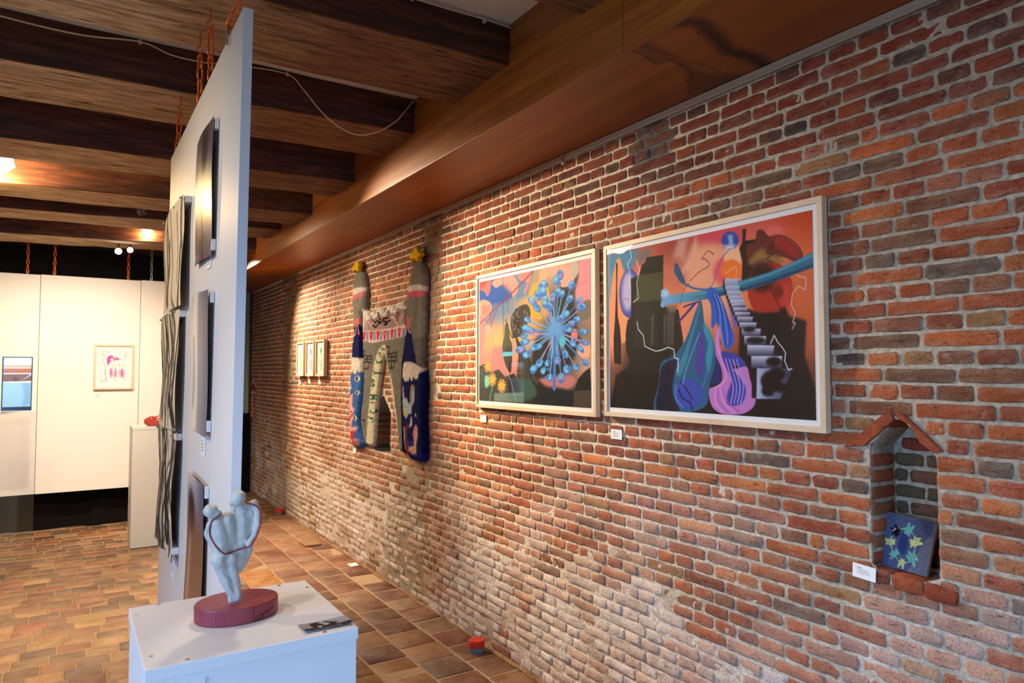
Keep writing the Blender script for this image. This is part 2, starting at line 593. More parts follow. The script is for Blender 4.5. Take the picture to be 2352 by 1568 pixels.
# pictures: polygons and strokes as (kind, colour, softness, smooth, points[, width or gradient]) in picture coordinates
ART = {
    'stain': [['p',[104,58,26],.02,1,[[1.672,1.521],[1.626,1.566],[1.677,1.794],[1.686,1.917],[1.625,2.012],[1.731,2.028],[1.845,1.984],[1.758,1.874],[1.689,1.741],[1.691,1.69],[1.729,1.695],[1.701,1.596]]],
        ['l',[66,28,14],.002,1,[[1.705,1.543],[1.703,1.599],[1.724,1.66],[1.729,1.698],[1.691,1.69],[1.687,1.739],[1.708,1.829],[1.738,1.868],[1.774,1.885]],.007],
        ['l',[88,44,20],.008,1,[[1.774,1.885],[1.8,1.937],[1.846,1.962],[1.831,2.006],[1.715,2.034]],.008],
        ['l',[58,26,14],.025,1,[[1.486,1.543],[1.453,1.595],[1.467,1.651],[1.505,1.756],[1.531,1.818],[1.524,1.876],[1.524,1.945],[1.539,2.012]],.05],
        ['l',[48,18,10],.003,1,[[1.502,1.649],[1.472,1.656],[1.501,1.735],[1.531,1.818],[1.539,1.883],[1.509,1.915],[1.536,2.001],[1.531,2.049]],.012]],
    'big': [['p',[78,140,175],.03,0,[[.002,.0],[.131,-.002],[.193,.012],[.165,.085],[.143,.133],[.054,.159],[-.0,.107]]],
        ['p',[250,158,108],.012,1,[[.037,.082],[.066,.037],[.092,.113],[.126,.213],[.147,.421],[.123,.562],[.002,.586],[.007,.279]]],
        ['p',[130,110,110],.02,0,[[.17,.056],[.23,.013],[.274,.007],[.258,.064],[.194,.112]]],
        ['p',[32,24,22],.003,0,[[.046,.062],[.056,.075],[.051,.201],[.054,.411],[.068,.486],[.075,.58],[.073,.725],[.029,.714],[.026,.556],[.036,.43],[.044,.242]]],
        ['p',[66,78,170],.004,1,[[.194,.284],[.173,.391],[.126,.431],[.081,.38],[.064,.266],[.086,.156],[.133,.119],[.178,.172]]],
        ['p',[200,188,222],.03,1,[[.161,.269],[.148,.354],[.118,.387],[.09,.347],[.08,.257],[.094,.171],[.124,.14],[.152,.181]]],
        ['l',[190,70,90],.002,1,[[.093,.306],[.114,.306],[.122,.325]],.004],
        ['p',[30,28,24],.003,0,[[.333,.074],[.239,.07],[.228,.098],[.209,.109],[.192,.172],[.14,.184],[.141,.256],[.14,.42],[.116,.449],[.104,.53],[.106,.644],[.128,.696],[.12,.736],[.062,.777],[.044,.995],[.283,.993],[.308,.73],[.399,.666],[.435,.611],[.435,.583],[.412,.41],[.327,.381]]],
        ['p',[74,72,44],.003,0,[[.19,.17],[.328,.174],[.322,.346],[.159,.34]]],
        ['p',[46,38,32],.01,0,[[.159,.34],[.295,.34],[.297,.613],[.157,.626]]],
        ['p',[98,92,84],.012,0,[[.264,.433],[.273,.424],[.268,.601],[.261,.611]]],
        ['p',[98,92,84],.012,0,[[.333,.44],[.342,.431],[.337,.605],[.331,.615]]],
        ['p',[98,92,84],.012,0,[[.351,.442],[.36,.433],[.355,.606],[.349,.616]]],
        ['p',[98,92,84],.012,0,[[.365,.443],[.374,.435],[.369,.607],[.362,.616]]],
        ['p',[98,92,84],.012,0,[[.378,.445],[.387,.436],[.382,.608],[.376,.617]]],
        ['p',[228,172,140],.03,0,[[.508,.005],[.537,.167],[.495,.197],[.427,.203]]],
        ['p',[205,150,130],.03,0,[[.415,.0],[.466,.003],[.446,.131],[.386,.1]]],
        ['p',[214,70,88],.03,1,[[.517,.005],[.628,.005],[.717,.036],[.709,.087],[.611,.082],[.548,.059]]],
        ['p',[240,165,128],.04,1,[[.532,.065],[.626,.086],[.654,.172],[.574,.284],[.459,.303],[.479,.166]]],
        ['p',[238,92,92],.02,1,[[.715,.245],[.695,.299],[.651,.316],[.606,.284],[.588,.223],[.609,.168],[.655,.153],[.698,.185]]],
        ['p',[250,186,140],.01,1,[[.717,.167],[.704,.224],[.677,.244],[.65,.214],[.64,.151],[.653,.094],[.681,.075],[.707,.106]]],
        ['p',[244,120,42],.005,1,[[.718,.237],[.704,.275],[.671,.287],[.639,.264],[.626,.22],[.641,.181],[.674,.171],[.706,.194]]],
        ['l',[250,170,120],.002,1,[[.645,.242],[.691,.215],[.693,.268]],.006],
        ['p',[44,74,160],.004,1,[[.707,.077],[.695,.11],[.667,.118],[.64,.097],[.629,.059],[.642,.027],[.67,.019],[.696,.04]]],
        ['p',[140,175,215],.01,0,[[.658,.039],[.68,.038],[.683,.09],[.665,.099],[.662,.067]]],
        ['p',[235,220,225],.015,0,[[.638,.088],[.694,.099],[.678,.12],[.656,.116]]],
        ['p',[236,104,98],.012,1,[[.895,.088],[.884,.116],[.858,.122],[.831,.104],[.821,.07],[.833,.042],[.86,.036],[.885,.055]]],
        ['p',[42,26,20],.004,0,[[.725,.021],[.741,.024],[.736,.084],[.755,.087],[.791,.088],[.788,.182],[.769,.229],[.739,.31],[.716,.315],[.722,.194],[.709,.122],[.723,.09]]],
        ['p',[104,44,32],.006,1,[[.785,.048],[.809,.048],[.835,.09],[.875,.091],[.913,.125],[.949,.174],[.961,.217],[.938,.237],[.885,.201],[.838,.217],[.798,.218],[.749,.208],[.741,.111],[.776,.102]]],
        ['p',[165,45,44],.02,1,[[.842,.096],[.888,.101],[.931,.154],[.955,.216],[.917,.2],[.867,.148]]],
        ['p',[150,110,60],.02,1,[[.749,.208],[.8,.141],[.833,.174],[.879,.2],[.884,.234],[.824,.248]]],
        ['l',[70,20,22],.002,1,[[.809,.048],[.835,.09],[.878,.092],[.932,.138],[.961,.201],[.954,.224]],.004],
        ['l',[40,18,18],.002,1,[[.855,.099],[.847,.143],[.826,.173],[.853,.178],[.825,.198],[.848,.219]],.005],
        ['p',[176,46,34],.004,1,[[.924,.372],[.896,.467],[.832,.502],[.768,.453],[.742,.345],[.773,.246],[.84,.216],[.901,.269]]],
        ['p',[54,22,16],.03,1,[[.856,.296],[.839,.346],[.801,.362],[.762,.334],[.747,.277],[.765,.225],[.805,.21],[.842,.24]]],
        ['p',[205,60,46],.025,1,[[.921,.404],[.913,.455],[.897,.474],[.882,.451],[.877,.398],[.885,.347],[.901,.328],[.916,.352]]],
        ['p',[120,30,24],.015,1,[[.887,.375],[.881,.395],[.867,.402],[.853,.391],[.848,.369],[.854,.349],[.868,.342],[.882,.353]]],
        ['p',[20,17,16],.012,0,[[.711,.427],[.791,.471],[.865,.475],[.891,.449],[.909,.5],[.953,.517],[.971,.53],[.963,.697],[.977,.76],[1.001,.854],[1.0,1.002],[.004,1.003],[.041,.787],[.307,.769],[.399,.675],[.448,.771],[.562,.772],[.701,.687]]],
        ['l',[70,24,22],.002,1,[[.839,.259],[.832,.325],[.854,.395],[.878,.464]],.005],
        ['p',[32,110,138],.003,0,[[.319,.282],[.346,.28],[.367,.319],[.541,.32],[.636,.307],[.711,.292],[.837,.267],[.929,.235],[1.001,.201],[.999,.276],[.927,.299],[.836,.325],[.724,.351],[.635,.36],[.54,.37],[.423,.374],[.353,.375],[.325,.391],[.312,.374],[.326,.342],[.316,.321]],[[120,178,222],[.589,.34],[.336,.334]]],
        ['l',[84,158,186],.008,0,[[.381,.33],[.541,.332],[.71,.306],[.837,.28],[.997,.218]],.012],
        ['l',[18,58,92],.008,0,[[.573,.356],[.724,.339],[.836,.315],[.998,.266]],.014],
        ['p',[170,205,240],.012,1,[[.361,.308],[.354,.323],[.34,.328],[.326,.32],[.321,.302],[.327,.287],[.341,.282],[.355,.291]]],
        ['p',[120,165,215],.012,1,[[.353,.357],[.347,.373],[.335,.378],[.322,.37],[.317,.353],[.323,.337],[.336,.332],[.348,.34]]],
        ['p',[120,100,90],.02,0,[[.343,.383],[.406,.381],[.396,.423],[.36,.429]]],
        ['p',[30,84,120],.004,0,[[.394,.138],[.411,.143],[.448,.245],[.451,.278],[.419,.248],[.391,.187]]],
        ['l',[50,108,158],.002,1,[[.447,.264],[.493,.299],[.566,.319]],.012],
        ['l',[52,44,120],.002,1,[[.524,.377],[.47,.389],[.44,.399]],.01],
        ['l',[58,50,130],.002,1,[[.499,.383],[.456,.434],[.416,.477]],.016],
        ['l',[70,90,180],.002,1,[[.671,.109],[.624,.166],[.594,.269],[.574,.311],[.565,.355]],.005],
        ['p',[30,92,132],.003,1,[[.524,.373],[.498,.434],[.453,.574],[.39,.675],[.317,.716],[.298,.847],[.272,.999],[.391,1.002],[.476,.997],[.55,.952],[.565,.844],[.591,.736],[.593,.638],[.568,.546],[.544,.499],[.535,.406]]],
        ['p',[16,16,46],.008,1,[[.322,.735],[.398,.699],[.387,.789],[.375,.874],[.392,.95],[.408,.996],[.288,.998],[.303,.847]]],
        ['p',[42,134,160],.012,1,[[.523,.396],[.505,.495],[.473,.613],[.449,.724],[.413,.798],[.397,.751],[.452,.612],[.489,.475]]],
        ['p',[78,58,152],.01,1,[[.52,.542],[.537,.58],[.539,.69],[.522,.803],[.5,.753],[.509,.634]]],
        ['p',[40,150,170],.008,1,[[.541,.498],[.577,.574],[.582,.664],[.562,.772],[.548,.699],[.56,.618],[.542,.553]]],
        ['p',[54,76,172],.015,1,[[.529,.894],[.508,.954],[.458,.981],[.408,.958],[.388,.898],[.411,.836],[.462,.811],[.511,.835]]],
        ['l',[20,26,84],.002,1,[[.417,.827],[.446,.864],[.478,.923]],.01],
        ['l',[26,30,92],.002,1,[[.411,.874],[.427,.92],[.469,.947],[.476,.983]],.012],
        ['l',[110,150,220],.002,1,[[.395,.846],[.393,.921],[.43,.976]],.006],
        ['l',[120,180,210],.002,1,[[.52,.552],[.484,.651],[.448,.761],[.429,.845]],.005],
        ['l',[22,60,110],.002,1,[[.506,.44],[.461,.584],[.424,.686],[.397,.751]],.006],
        ['l',[70,120,200],.002,1,[[.56,.555],[.573,.646],[.554,.772],[.528,.862]],.006],
        ['p',[40,92,196],.003,1,[[.566,.305],[.606,.327],[.62,.381],[.647,.455],[.669,.537],[.682,.599],[.659,.652],[.635,.631],[.624,.551],[.604,.504],[.578,.533],[.576,.411],[.557,.354]]],
        ['l',[22,48,140],.002,1,[[.585,.34],[.606,.433],[.608,.558],[.624,.622]],.006],
        ['l',[96,146,222],.002,1,[[.591,.341],[.615,.434],[.622,.559],[.633,.622]],.006],
        ['l',[22,48,140],.002,1,[[.597,.342],[.624,.435],[.636,.56],[.642,.623]],.006],
        ['l',[96,146,222],.002,1,[[.603,.343],[.633,.436],[.649,.561],[.651,.623]],.006],
        ['l',[22,48,140],.002,1,[[.61,.343],[.643,.437],[.663,.562],[.66,.624]],.006],
        ['p',[196,122,194],.003,1,[[.603,.531],[.619,.55],[.614,.621],[.634,.693],[.677,.755],[.732,.741],[.749,.816],[.769,.892],[.762,.947],[.725,.984],[.678,.998],[.622,.996],[.579,.967],[.562,.907],[.566,.862],[.596,.848],[.623,.817],[.621,.755],[.596,.674],[.594,.593]]],
        ['p',[58,62,162],.006,1,[[.629,.659],[.701,.688],[.729,.741],[.67,.745],[.712,.816],[.729,.869],[.709,.937],[.651,.948],[.645,.895],[.665,.816],[.64,.746],[.623,.694]]],
        ['p',[22,40,110],.008,1,[[.572,.844],[.616,.817],[.617,.755],[.597,.692],[.59,.763]]],
        ['l',[214,150,214],.002,1,[[.641,.702],[.661,.79],[.674,.86],[.661,.939]],.006],
        ['l',[140,160,232],.002,1,[[.658,.703],[.678,.79],[.689,.86],[.676,.938]],.006],
        ['l',[214,150,214],.002,1,[[.674,.703],[.694,.79],[.704,.859],[.691,.937]],.006],
        ['l',[140,160,232],.002,1,[[.69,.704],[.71,.79],[.718,.859],[.705,.937]],.006],
        ['l',[226,160,220],.002,1,[[.595,.861],[.59,.933],[.626,.991]],.006],
        ['l',[150,90,180],.002,1,[[.604,.861],[.61,.932],[.652,.99]],.006],
        ['l',[226,160,220],.002,1,[[.614,.861],[.629,.931],[.677,.988]],.006],
        ['l',[150,90,180],.002,1,[[.623,.861],[.649,.93],[.702,.987]],.006],
        ['l',[222,150,205],.002,1,[[.608,.549],[.604,.621],[.622,.701],[.64,.764],[.638,.817],[.591,.861]],.01],
        ['p',[112,92,190],.008,1,[[.65,.367],[.679,.38],[.699,.478],[.686,.538],[.669,.475]]],
        ['p',[24,20,22],.003,0,[[.637,.267],[.633,.304],[.633,.316],[.64,.333],[.64,.345],[.647,.362],[.646,.374],[.654,.385],[.653,.397],[.661,.405],[.66,.418],[.668,.427],[.667,.44],[.674,.454],[.674,.466],[.685,.478],[.684,.491],[.695,.51],[.695,.522],[.705,.545],[.705,.557],[.715,.584],[.715,.596],[.728,.632],[.728,.644],[.744,.688],[.744,.7],[.767,.753],[.767,.765],[.755,.774],[.753,.906],[.773,.905],[.782,.753],[.76,.689],[.744,.633],[.731,.585],[.721,.546],[.711,.512],[.701,.48],[.69,.456],[.684,.429],[.677,.407],[.67,.387],[.663,.364],[.656,.335],[.65,.306],[.647,.269]]],
        ['p',[120,150,190],.003,0,[[.641,.268],[.705,.279],[.7,.314],[.64,.305]],[[200,190,200],[.672,.31],[.673,.273]]],
        ['p',[120,150,190],.003,0,[[.644,.306],[.71,.316],[.705,.342],[.643,.333]],[[200,190,200],[.676,.338],[.677,.311]]],
        ['p',[120,150,190],.003,0,[[.65,.334],[.715,.344],[.71,.371],[.65,.362]],[[200,190,200],[.682,.367],[.683,.339]]],
        ['p',[120,150,190],.003,0,[[.657,.363],[.721,.372],[.716,.393],[.657,.385]],[[200,190,200],[.689,.39],[.689,.368]]],
        ['p',[120,150,190],.003,0,[[.664,.386],[.728,.395],[.723,.413],[.664,.406]],[[205,205,225],[.696,.41],[.696,.391]]],
        ['p',[52,56,86],.003,0,[[.671,.407],[.735,.415],[.73,.435],[.67,.428]],[[205,205,225],[.703,.432],[.703,.411]]],
        ['p',[52,56,86],.003,0,[[.678,.429],[.744,.437],[.739,.461],[.677,.454]],[[205,205,225],[.711,.458],[.711,.433]]],
        ['p',[52,56,86],.003,0,[[.685,.455],[.753,.462],[.748,.485],[.684,.478]],[[205,205,225],[.719,.482],[.719,.459]]],
        ['p',[52,56,86],.003,0,[[.695,.48],[.764,.487],[.759,.516],[.694,.51]],[[205,205,225],[.729,.513],[.73,.483]]],
        ['p',[52,56,86],.003,0,[[.705,.511],[.779,.518],[.774,.551],[.704,.545]],[[205,205,225],[.742,.548],[.743,.515]]],
        ['p',[52,56,86],.003,0,[[.715,.546],[.796,.552],[.791,.589],[.714,.584]],[[205,205,225],[.755,.587],[.756,.549]]],
        ['p',[52,56,86],.003,0,[[.725,.584],[.817,.591],[.812,.637],[.724,.632]],[[205,205,225],[.771,.634],[.772,.588]]],
        ['p',[52,56,86],.003,0,[[.738,.632],[.849,.639],[.843,.692],[.737,.688]],[[205,205,225],[.793,.69],[.794,.636]]],
        ['p',[52,56,86],.003,0,[[.754,.689],[.879,.693],[.873,.755],[.753,.752]],[[205,205,225],[.816,.754],[.818,.691]]],
        ['p',[52,56,86],.003,0,[[.777,.753],[.918,.755],[.869,.905],[.773,.909]],[[176,186,216],[.901,.832],[.775,.833]]],
        ['p',[14,12,14],.012,1,[[.772,.554],[.764,.563],[.747,.565],[.729,.56],[.722,.55],[.73,.541],[.747,.538],[.765,.544]]],
        ['p',[14,12,14],.012,1,[[.811,.611],[.8,.623],[.773,.626],[.746,.619],[.735,.607],[.747,.595],[.774,.592],[.801,.599]]],
        ['p',[14,12,14],.012,1,[[.875,.722],[.866,.739],[.845,.746],[.824,.738],[.815,.72],[.825,.703],[.846,.696],[.867,.704]]],
        ['p',[14,12,14],.012,1,[[.872,.816],[.86,.851],[.832,.865],[.803,.851],[.792,.816],[.805,.781],[.834,.766],[.862,.781]]],
        ['p',[14,12,14],.012,1,[[.889,.783],[.879,.806],[.856,.816],[.833,.806],[.824,.783],[.834,.759],[.858,.75],[.88,.76]]],
        ['p',[14,12,14],.012,1,[[.848,.865],[.84,.886],[.821,.895],[.802,.887],[.795,.866],[.803,.845],[.822,.836],[.841,.844]]],
        ['p',[14,12,14],.012,1,[[.894,.848],[.886,.865],[.867,.873],[.849,.866],[.842,.849],[.85,.831],[.869,.824],[.887,.831]]],
        ['l',[226,226,236],.002,0,[[.176,.459],[.182,.506],[.213,.548],[.221,.614],[.259,.635],[.287,.647],[.319,.641],[.356,.626],[.386,.641],[.388,.689],[.409,.696],[.405,.77]],.006],
        ['l',[226,226,236],.002,0,[[.834,.63],[.849,.589],[.862,.623],[.881,.653],[.892,.678],[.888,.718],[.902,.763],[.915,.755]],.005],
        ['l',[222,180,170],.002,0,[[.937,.301],[.973,.323],[.97,.379],[.945,.357],[.922,.39],[.917,.444],[.932,.486],[.921,.53],[.931,.535],[.919,.562]],.005],
        ['l',[226,226,236],.002,0,[[.136,-.001],[.145,.051],[.119,.087],[.133,.141],[.125,.254]],.005],
        ['l',[226,226,236],.002,0,[[.175,.077],[.193,.132],[.176,.221],[.186,.313],[.152,.335]],.005],
        ['l',[56,26,24],.002,1,[[.473,.254],[.521,.211],[.57,.183],[.552,.145],[.534,.139],[.566,.102],[.591,.128]],.004],
        ['l',[60,30,26],.002,1,[[.423,.383],[.442,.301],[.473,.268]],.003]],
    'allium': [['p',[30,80,165],.03,0,[[.001,.069],[.14,.005],[.26,.07],[.36,.171],[.258,.209],[.11,.206],[-.0,.166]]],
        ['p',[92,128,170],.03,0,[[.325,.014],[.4,-.003],[.543,.002],[.493,.179],[.384,.214]]],
        ['p',[228,102,104],.003,1,[[-.001,-.002],[.115,-.002],[.123,.076],[.09,.133],[.058,.088],[.013,.065]]],
        ['p',[170,64,66],.02,1,[[-.001,-.002],[.085,-.004],[.056,.045],[.013,.049]]],
        ['p',[250,146,134],.003,1,[[.147,.018],[.26,.003],[.35,.006],[.405,.077],[.398,.136],[.354,.176],[.338,.108],[.298,.059],[.249,.053],[.187,.075],[.15,.05]]],
        ['p',[246,128,132],.003,1,[[.4,-.003],[.522,.002],[.519,.056],[.472,.166],[.458,.145],[.485,.08],[.423,.051]]],
        ['p',[242,142,120],.003,1,[[.004,.167],[.094,.17],[.137,.225],[.102,.306],[.009,.331]]],
        ['p',[224,110,104],.015,1,[[.025,.212],[.082,.208],[.095,.263],[.038,.289]]],
        ['p',[246,152,132],.003,1,[[.059,.379],[.155,.384],[.165,.416],[.134,.446],[.062,.446]]],
        ['p',[226,120,122],.006,1,[[.004,.296],[.066,.356],[.038,.578],[.0,.598]]],
        ['p',[246,172,142],.006,1,[[.611,.005],[.689,.028],[.654,.083],[.6,.129]]],
        ['p',[240,170,150],.01,1,[[.698,.011],[.762,.018],[.74,.056],[.703,.077]]],
        ['p',[74,66,58],.03,0,[[.759,.169],[.841,.145],[.908,.018],[.93,.115],[.889,.242],[.868,.31],[.778,.245]]],
        ['p',[250,172,152],.004,1,[[.772,.026],[.825,.025],[.874,.079],[.873,.143],[.8,.168],[.77,.134]]],
        ['p',[196,184,170],.012,1,[[.859,-.0],[.908,.012],[.916,.077],[.873,.123],[.853,.044]]],
        ['p',[246,150,156],.02,1,[[.927,.004],[1.004,.002],[1.004,.296],[.945,.319],[.889,.233],[.913,.112]]],
        ['l',[240,110,130],.002,1,[[.89,.171],[.958,.155],[.982,.137]],.005],
        ['p',[126,112,88],.012,1,[[.896,.384],[.951,.285],[1.002,.293],[.996,.394],[.934,.416]]],
        ['p',[246,168,52],.004,1,[[.69,.245],[.662,.338],[.596,.372],[.529,.324],[.502,.221],[.532,.125],[.6,.094],[.665,.145]]],
        ['p',[232,146,36],.03,1,[[.678,.288],[.667,.347],[.644,.369],[.621,.342],[.612,.281],[.623,.222],[.646,.2],[.669,.228]]],
        ['p',[36,33,31],.03,1,[[.7,.235],[.8,.175],[.879,.276],[.901,.403],[.894,.49],[.927,.554],[.872,.666],[.78,.781],[.575,.809],[.532,.704],[.563,.524],[.681,.419]]],
        ['p',[232,130,120],.01,1,[[.904,.517],[.896,.556],[.878,.571],[.86,.554],[.854,.514],[.862,.476],[.88,.461],[.898,.478]]],
        ['p',[244,176,140],.02,1,[[1.001,.618],[.985,.66],[.948,.677],[.912,.658],[.897,.614],[.913,.571],[.95,.555],[.986,.575]]],
        ['p',[200,120,118],.03,1,[[.146,.582],[.24,.566],[.378,.652],[.376,.79],[.25,.75],[.157,.77]]],
        ['p',[232,150,130],.02,1,[[.368,.482],[.415,.594],[.377,.701],[.341,.63]]],
        ['p',[26,25,24],.006,0,[[-.01,.716],[.076,.69],[.13,.764],[.211,.739],[.278,.8],[.364,.77],[.424,.859],[.53,.809],[.575,.856],[.609,.818],[.641,.874],[.747,.881],[.788,.862],[.838,.905],[.877,.886],[.908,.807],[.947,.764],[.994,.73],[1.007,1.011],[-.014,1.016]]],
        ['p',[190,120,120],.02,1,[[.598,.818],[.707,.79],[.85,.781],[.888,.825],[.838,.879],[.747,.872],[.663,.864]]],
        ['p',[72,62,48],.004,0,[[.875,.891],[1.002,.879],[1.0,1.003],[.872,1.001]]],
        ['p',[16,24,34],.02,0,[[.619,.893],[.868,.891],[.866,.997],[.617,.996]]],
        ['p',[62,56,50],.005,1,[[.439,.249],[.492,.252],[.52,.318],[.49,.403],[.441,.477],[.362,.492],[.332,.409],[.339,.329],[.383,.274]]],
        ['p',[108,98,78],.006,1,[[.368,.336],[.366,.342],[.36,.344],[.354,.341],[.351,.334],[.354,.328],[.36,.326],[.366,.329]]],
        ['p',[30,27,24],.006,1,[[.418,.443],[.416,.449],[.41,.451],[.404,.448],[.401,.441],[.404,.435],[.41,.433],[.416,.436]]],
        ['p',[108,98,78],.006,1,[[.495,.314],[.493,.32],[.487,.322],[.481,.318],[.479,.312],[.481,.306],[.487,.304],[.493,.307]]],
        ['p',[30,27,24],.006,1,[[.46,.407],[.457,.413],[.452,.415],[.446,.412],[.443,.405],[.446,.399],[.452,.397],[.458,.4]]],
        ['p',[108,98,78],.006,1,[[.485,.397],[.482,.403],[.477,.405],[.471,.402],[.468,.396],[.471,.39],[.477,.388],[.483,.391]]],
        ['p',[30,27,24],.006,1,[[.488,.388],[.485,.394],[.48,.397],[.474,.393],[.471,.387],[.474,.381],[.48,.379],[.486,.382]]],
        ['p',[108,98,78],.006,1,[[.409,.323],[.407,.329],[.401,.331],[.395,.327],[.392,.321],[.395,.315],[.401,.313],[.407,.316]]],
        ['p',[30,27,24],.006,1,[[.407,.294],[.405,.3],[.398,.302],[.392,.299],[.39,.292],[.393,.286],[.399,.284],[.405,.288]]],
        ['p',[108,98,78],.006,1,[[.494,.388],[.491,.394],[.486,.396],[.48,.393],[.477,.386],[.48,.38],[.486,.378],[.492,.381]]],
        ['p',[30,27,24],.006,1,[[.43,.438],[.428,.444],[.422,.447],[.416,.444],[.413,.437],[.416,.431],[.422,.429],[.428,.432]]],
        ['p',[108,98,78],.006,1,[[.419,.456],[.416,.462],[.41,.464],[.404,.461],[.402,.455],[.404,.448],[.411,.446],[.417,.449]]],
        ['p',[30,27,24],.006,1,[[.404,.383],[.401,.389],[.395,.391],[.389,.388],[.387,.382],[.389,.375],[.395,.373],[.401,.377]]],
        ['p',[108,98,78],.006,1,[[.364,.338],[.362,.344],[.355,.346],[.349,.343],[.347,.336],[.349,.33],[.356,.328],[.362,.331]]],
        ['p',[30,27,24],.006,1,[[.42,.416],[.418,.422],[.412,.424],[.406,.421],[.403,.415],[.406,.409],[.412,.407],[.418,.41]]],
        ['p',[108,98,78],.006,1,[[.372,.432],[.37,.438],[.364,.441],[.357,.437],[.355,.431],[.358,.425],[.364,.423],[.37,.426]]],
        ['p',[30,27,24],.006,1,[[.5,.363],[.497,.369],[.492,.371],[.486,.368],[.484,.362],[.486,.356],[.492,.354],[.498,.357]]],
        ['p',[108,98,78],.006,1,[[.496,.32],[.493,.326],[.488,.328],[.482,.325],[.48,.319],[.482,.313],[.488,.311],[.494,.314]]],
        ['p',[30,27,24],.006,1,[[.416,.391],[.414,.397],[.408,.399],[.402,.396],[.399,.39],[.402,.384],[.408,.382],[.414,.385]]],
        ['p',[108,98,78],.006,1,[[.4,.302],[.398,.308],[.391,.31],[.385,.306],[.383,.3],[.386,.294],[.392,.292],[.398,.295]]],
        ['p',[30,27,24],.006,1,[[.409,.407],[.406,.413],[.4,.415],[.394,.412],[.392,.405],[.394,.399],[.4,.397],[.406,.4]]],
        ['p',[108,98,78],.006,1,[[.387,.407],[.384,.413],[.378,.415],[.372,.412],[.369,.405],[.372,.399],[.378,.397],[.384,.4]]],
        ['p',[30,27,24],.006,1,[[.428,.427],[.426,.433],[.42,.435],[.414,.432],[.411,.426],[.414,.419],[.42,.417],[.426,.42]]],
        ['p',[108,98,78],.006,1,[[.36,.39],[.357,.396],[.351,.398],[.345,.395],[.342,.388],[.345,.382],[.351,.38],[.357,.383]]],
        ['p',[30,27,24],.006,1,[[.397,.338],[.395,.344],[.388,.346],[.382,.342],[.38,.336],[.383,.33],[.389,.328],[.395,.331]]],
        ['p',[108,98,78],.006,1,[[.424,.44],[.421,.446],[.415,.448],[.409,.445],[.407,.439],[.409,.433],[.415,.431],[.421,.434]]],
        ['p',[30,27,24],.006,1,[[.444,.417],[.441,.423],[.435,.425],[.429,.422],[.427,.416],[.43,.41],[.436,.407],[.442,.411]]],
        ['p',[108,98,78],.006,1,[[.41,.365],[.408,.371],[.402,.374],[.396,.37],[.393,.364],[.396,.358],[.402,.356],[.408,.359]]],
        ['p',[30,27,24],.006,1,[[.385,.373],[.382,.379],[.376,.381],[.37,.378],[.368,.371],[.37,.365],[.376,.363],[.382,.366]]],
        ['p',[108,98,78],.006,1,[[.417,.28],[.414,.286],[.408,.288],[.402,.284],[.4,.278],[.402,.272],[.409,.27],[.415,.273]]],
        ['p',[30,27,24],.006,1,[[.411,.285],[.408,.291],[.402,.293],[.396,.29],[.394,.284],[.396,.278],[.402,.276],[.408,.279]]],
        ['p',[108,98,78],.006,1,[[.386,.429],[.384,.435],[.377,.437],[.371,.434],[.369,.427],[.372,.421],[.378,.419],[.384,.422]]],
        ['p',[30,27,24],.006,1,[[.4,.436],[.398,.442],[.391,.444],[.385,.441],[.383,.434],[.386,.428],[.392,.426],[.398,.429]]],
        ['p',[108,98,78],.006,1,[[.408,.431],[.406,.437],[.4,.44],[.394,.437],[.391,.43],[.394,.424],[.4,.422],[.406,.425]]],
        ['p',[30,27,24],.006,1,[[.471,.393],[.469,.399],[.463,.401],[.457,.398],[.455,.392],[.457,.386],[.463,.384],[.469,.387]]],
        ['p',[108,98,78],.006,1,[[.473,.365],[.47,.371],[.464,.373],[.459,.37],[.456,.363],[.459,.357],[.465,.355],[.471,.358]]],
        ['p',[30,27,24],.006,1,[[.412,.288],[.409,.294],[.403,.296],[.397,.293],[.395,.286],[.397,.28],[.403,.278],[.409,.281]]],
        ['p',[108,98,78],.006,1,[[.426,.297],[.424,.303],[.418,.305],[.412,.302],[.409,.295],[.412,.289],[.418,.287],[.424,.291]]],
        ['p',[30,27,24],.006,1,[[.417,.353],[.415,.359],[.409,.361],[.403,.358],[.4,.351],[.403,.345],[.409,.343],[.415,.347]]],
        ['p',[108,98,78],.006,1,[[.467,.394],[.464,.4],[.458,.402],[.452,.399],[.45,.393],[.453,.387],[.458,.384],[.464,.388]]],
        ['p',[30,27,24],.006,1,[[.449,.399],[.446,.405],[.44,.407],[.435,.404],[.432,.398],[.435,.392],[.441,.389],[.447,.393]]],
        ['p',[108,98,78],.006,1,[[.475,.431],[.473,.437],[.467,.439],[.461,.436],[.458,.43],[.461,.424],[.467,.421],[.473,.425]]],
        ['p',[30,27,24],.006,1,[[.463,.468],[.461,.474],[.455,.476],[.449,.473],[.447,.467],[.449,.461],[.455,.459],[.461,.462]]],
        ['p',[108,98,78],.006,1,[[.41,.297],[.408,.303],[.401,.305],[.395,.301],[.393,.295],[.396,.289],[.402,.287],[.408,.29]]],
        ['p',[30,27,24],.006,1,[[.424,.317],[.421,.323],[.415,.325],[.409,.321],[.407,.315],[.41,.309],[.416,.307],[.422,.31]]],
        ['p',[108,98,78],.006,1,[[.501,.334],[.499,.339],[.493,.341],[.487,.338],[.485,.332],[.487,.326],[.493,.324],[.499,.327]]],
        ['p',[30,27,24],.006,1,[[.427,.297],[.424,.303],[.418,.305],[.412,.301],[.41,.295],[.413,.289],[.419,.287],[.425,.29]]],
        ['p',[108,98,78],.006,1,[[.474,.298],[.471,.304],[.465,.305],[.459,.302],[.457,.296],[.46,.29],[.466,.288],[.471,.291]]],
        ['p',[30,27,24],.006,1,[[.393,.28],[.391,.286],[.385,.288],[.379,.285],[.376,.278],[.379,.272],[.385,.27],[.391,.273]]],
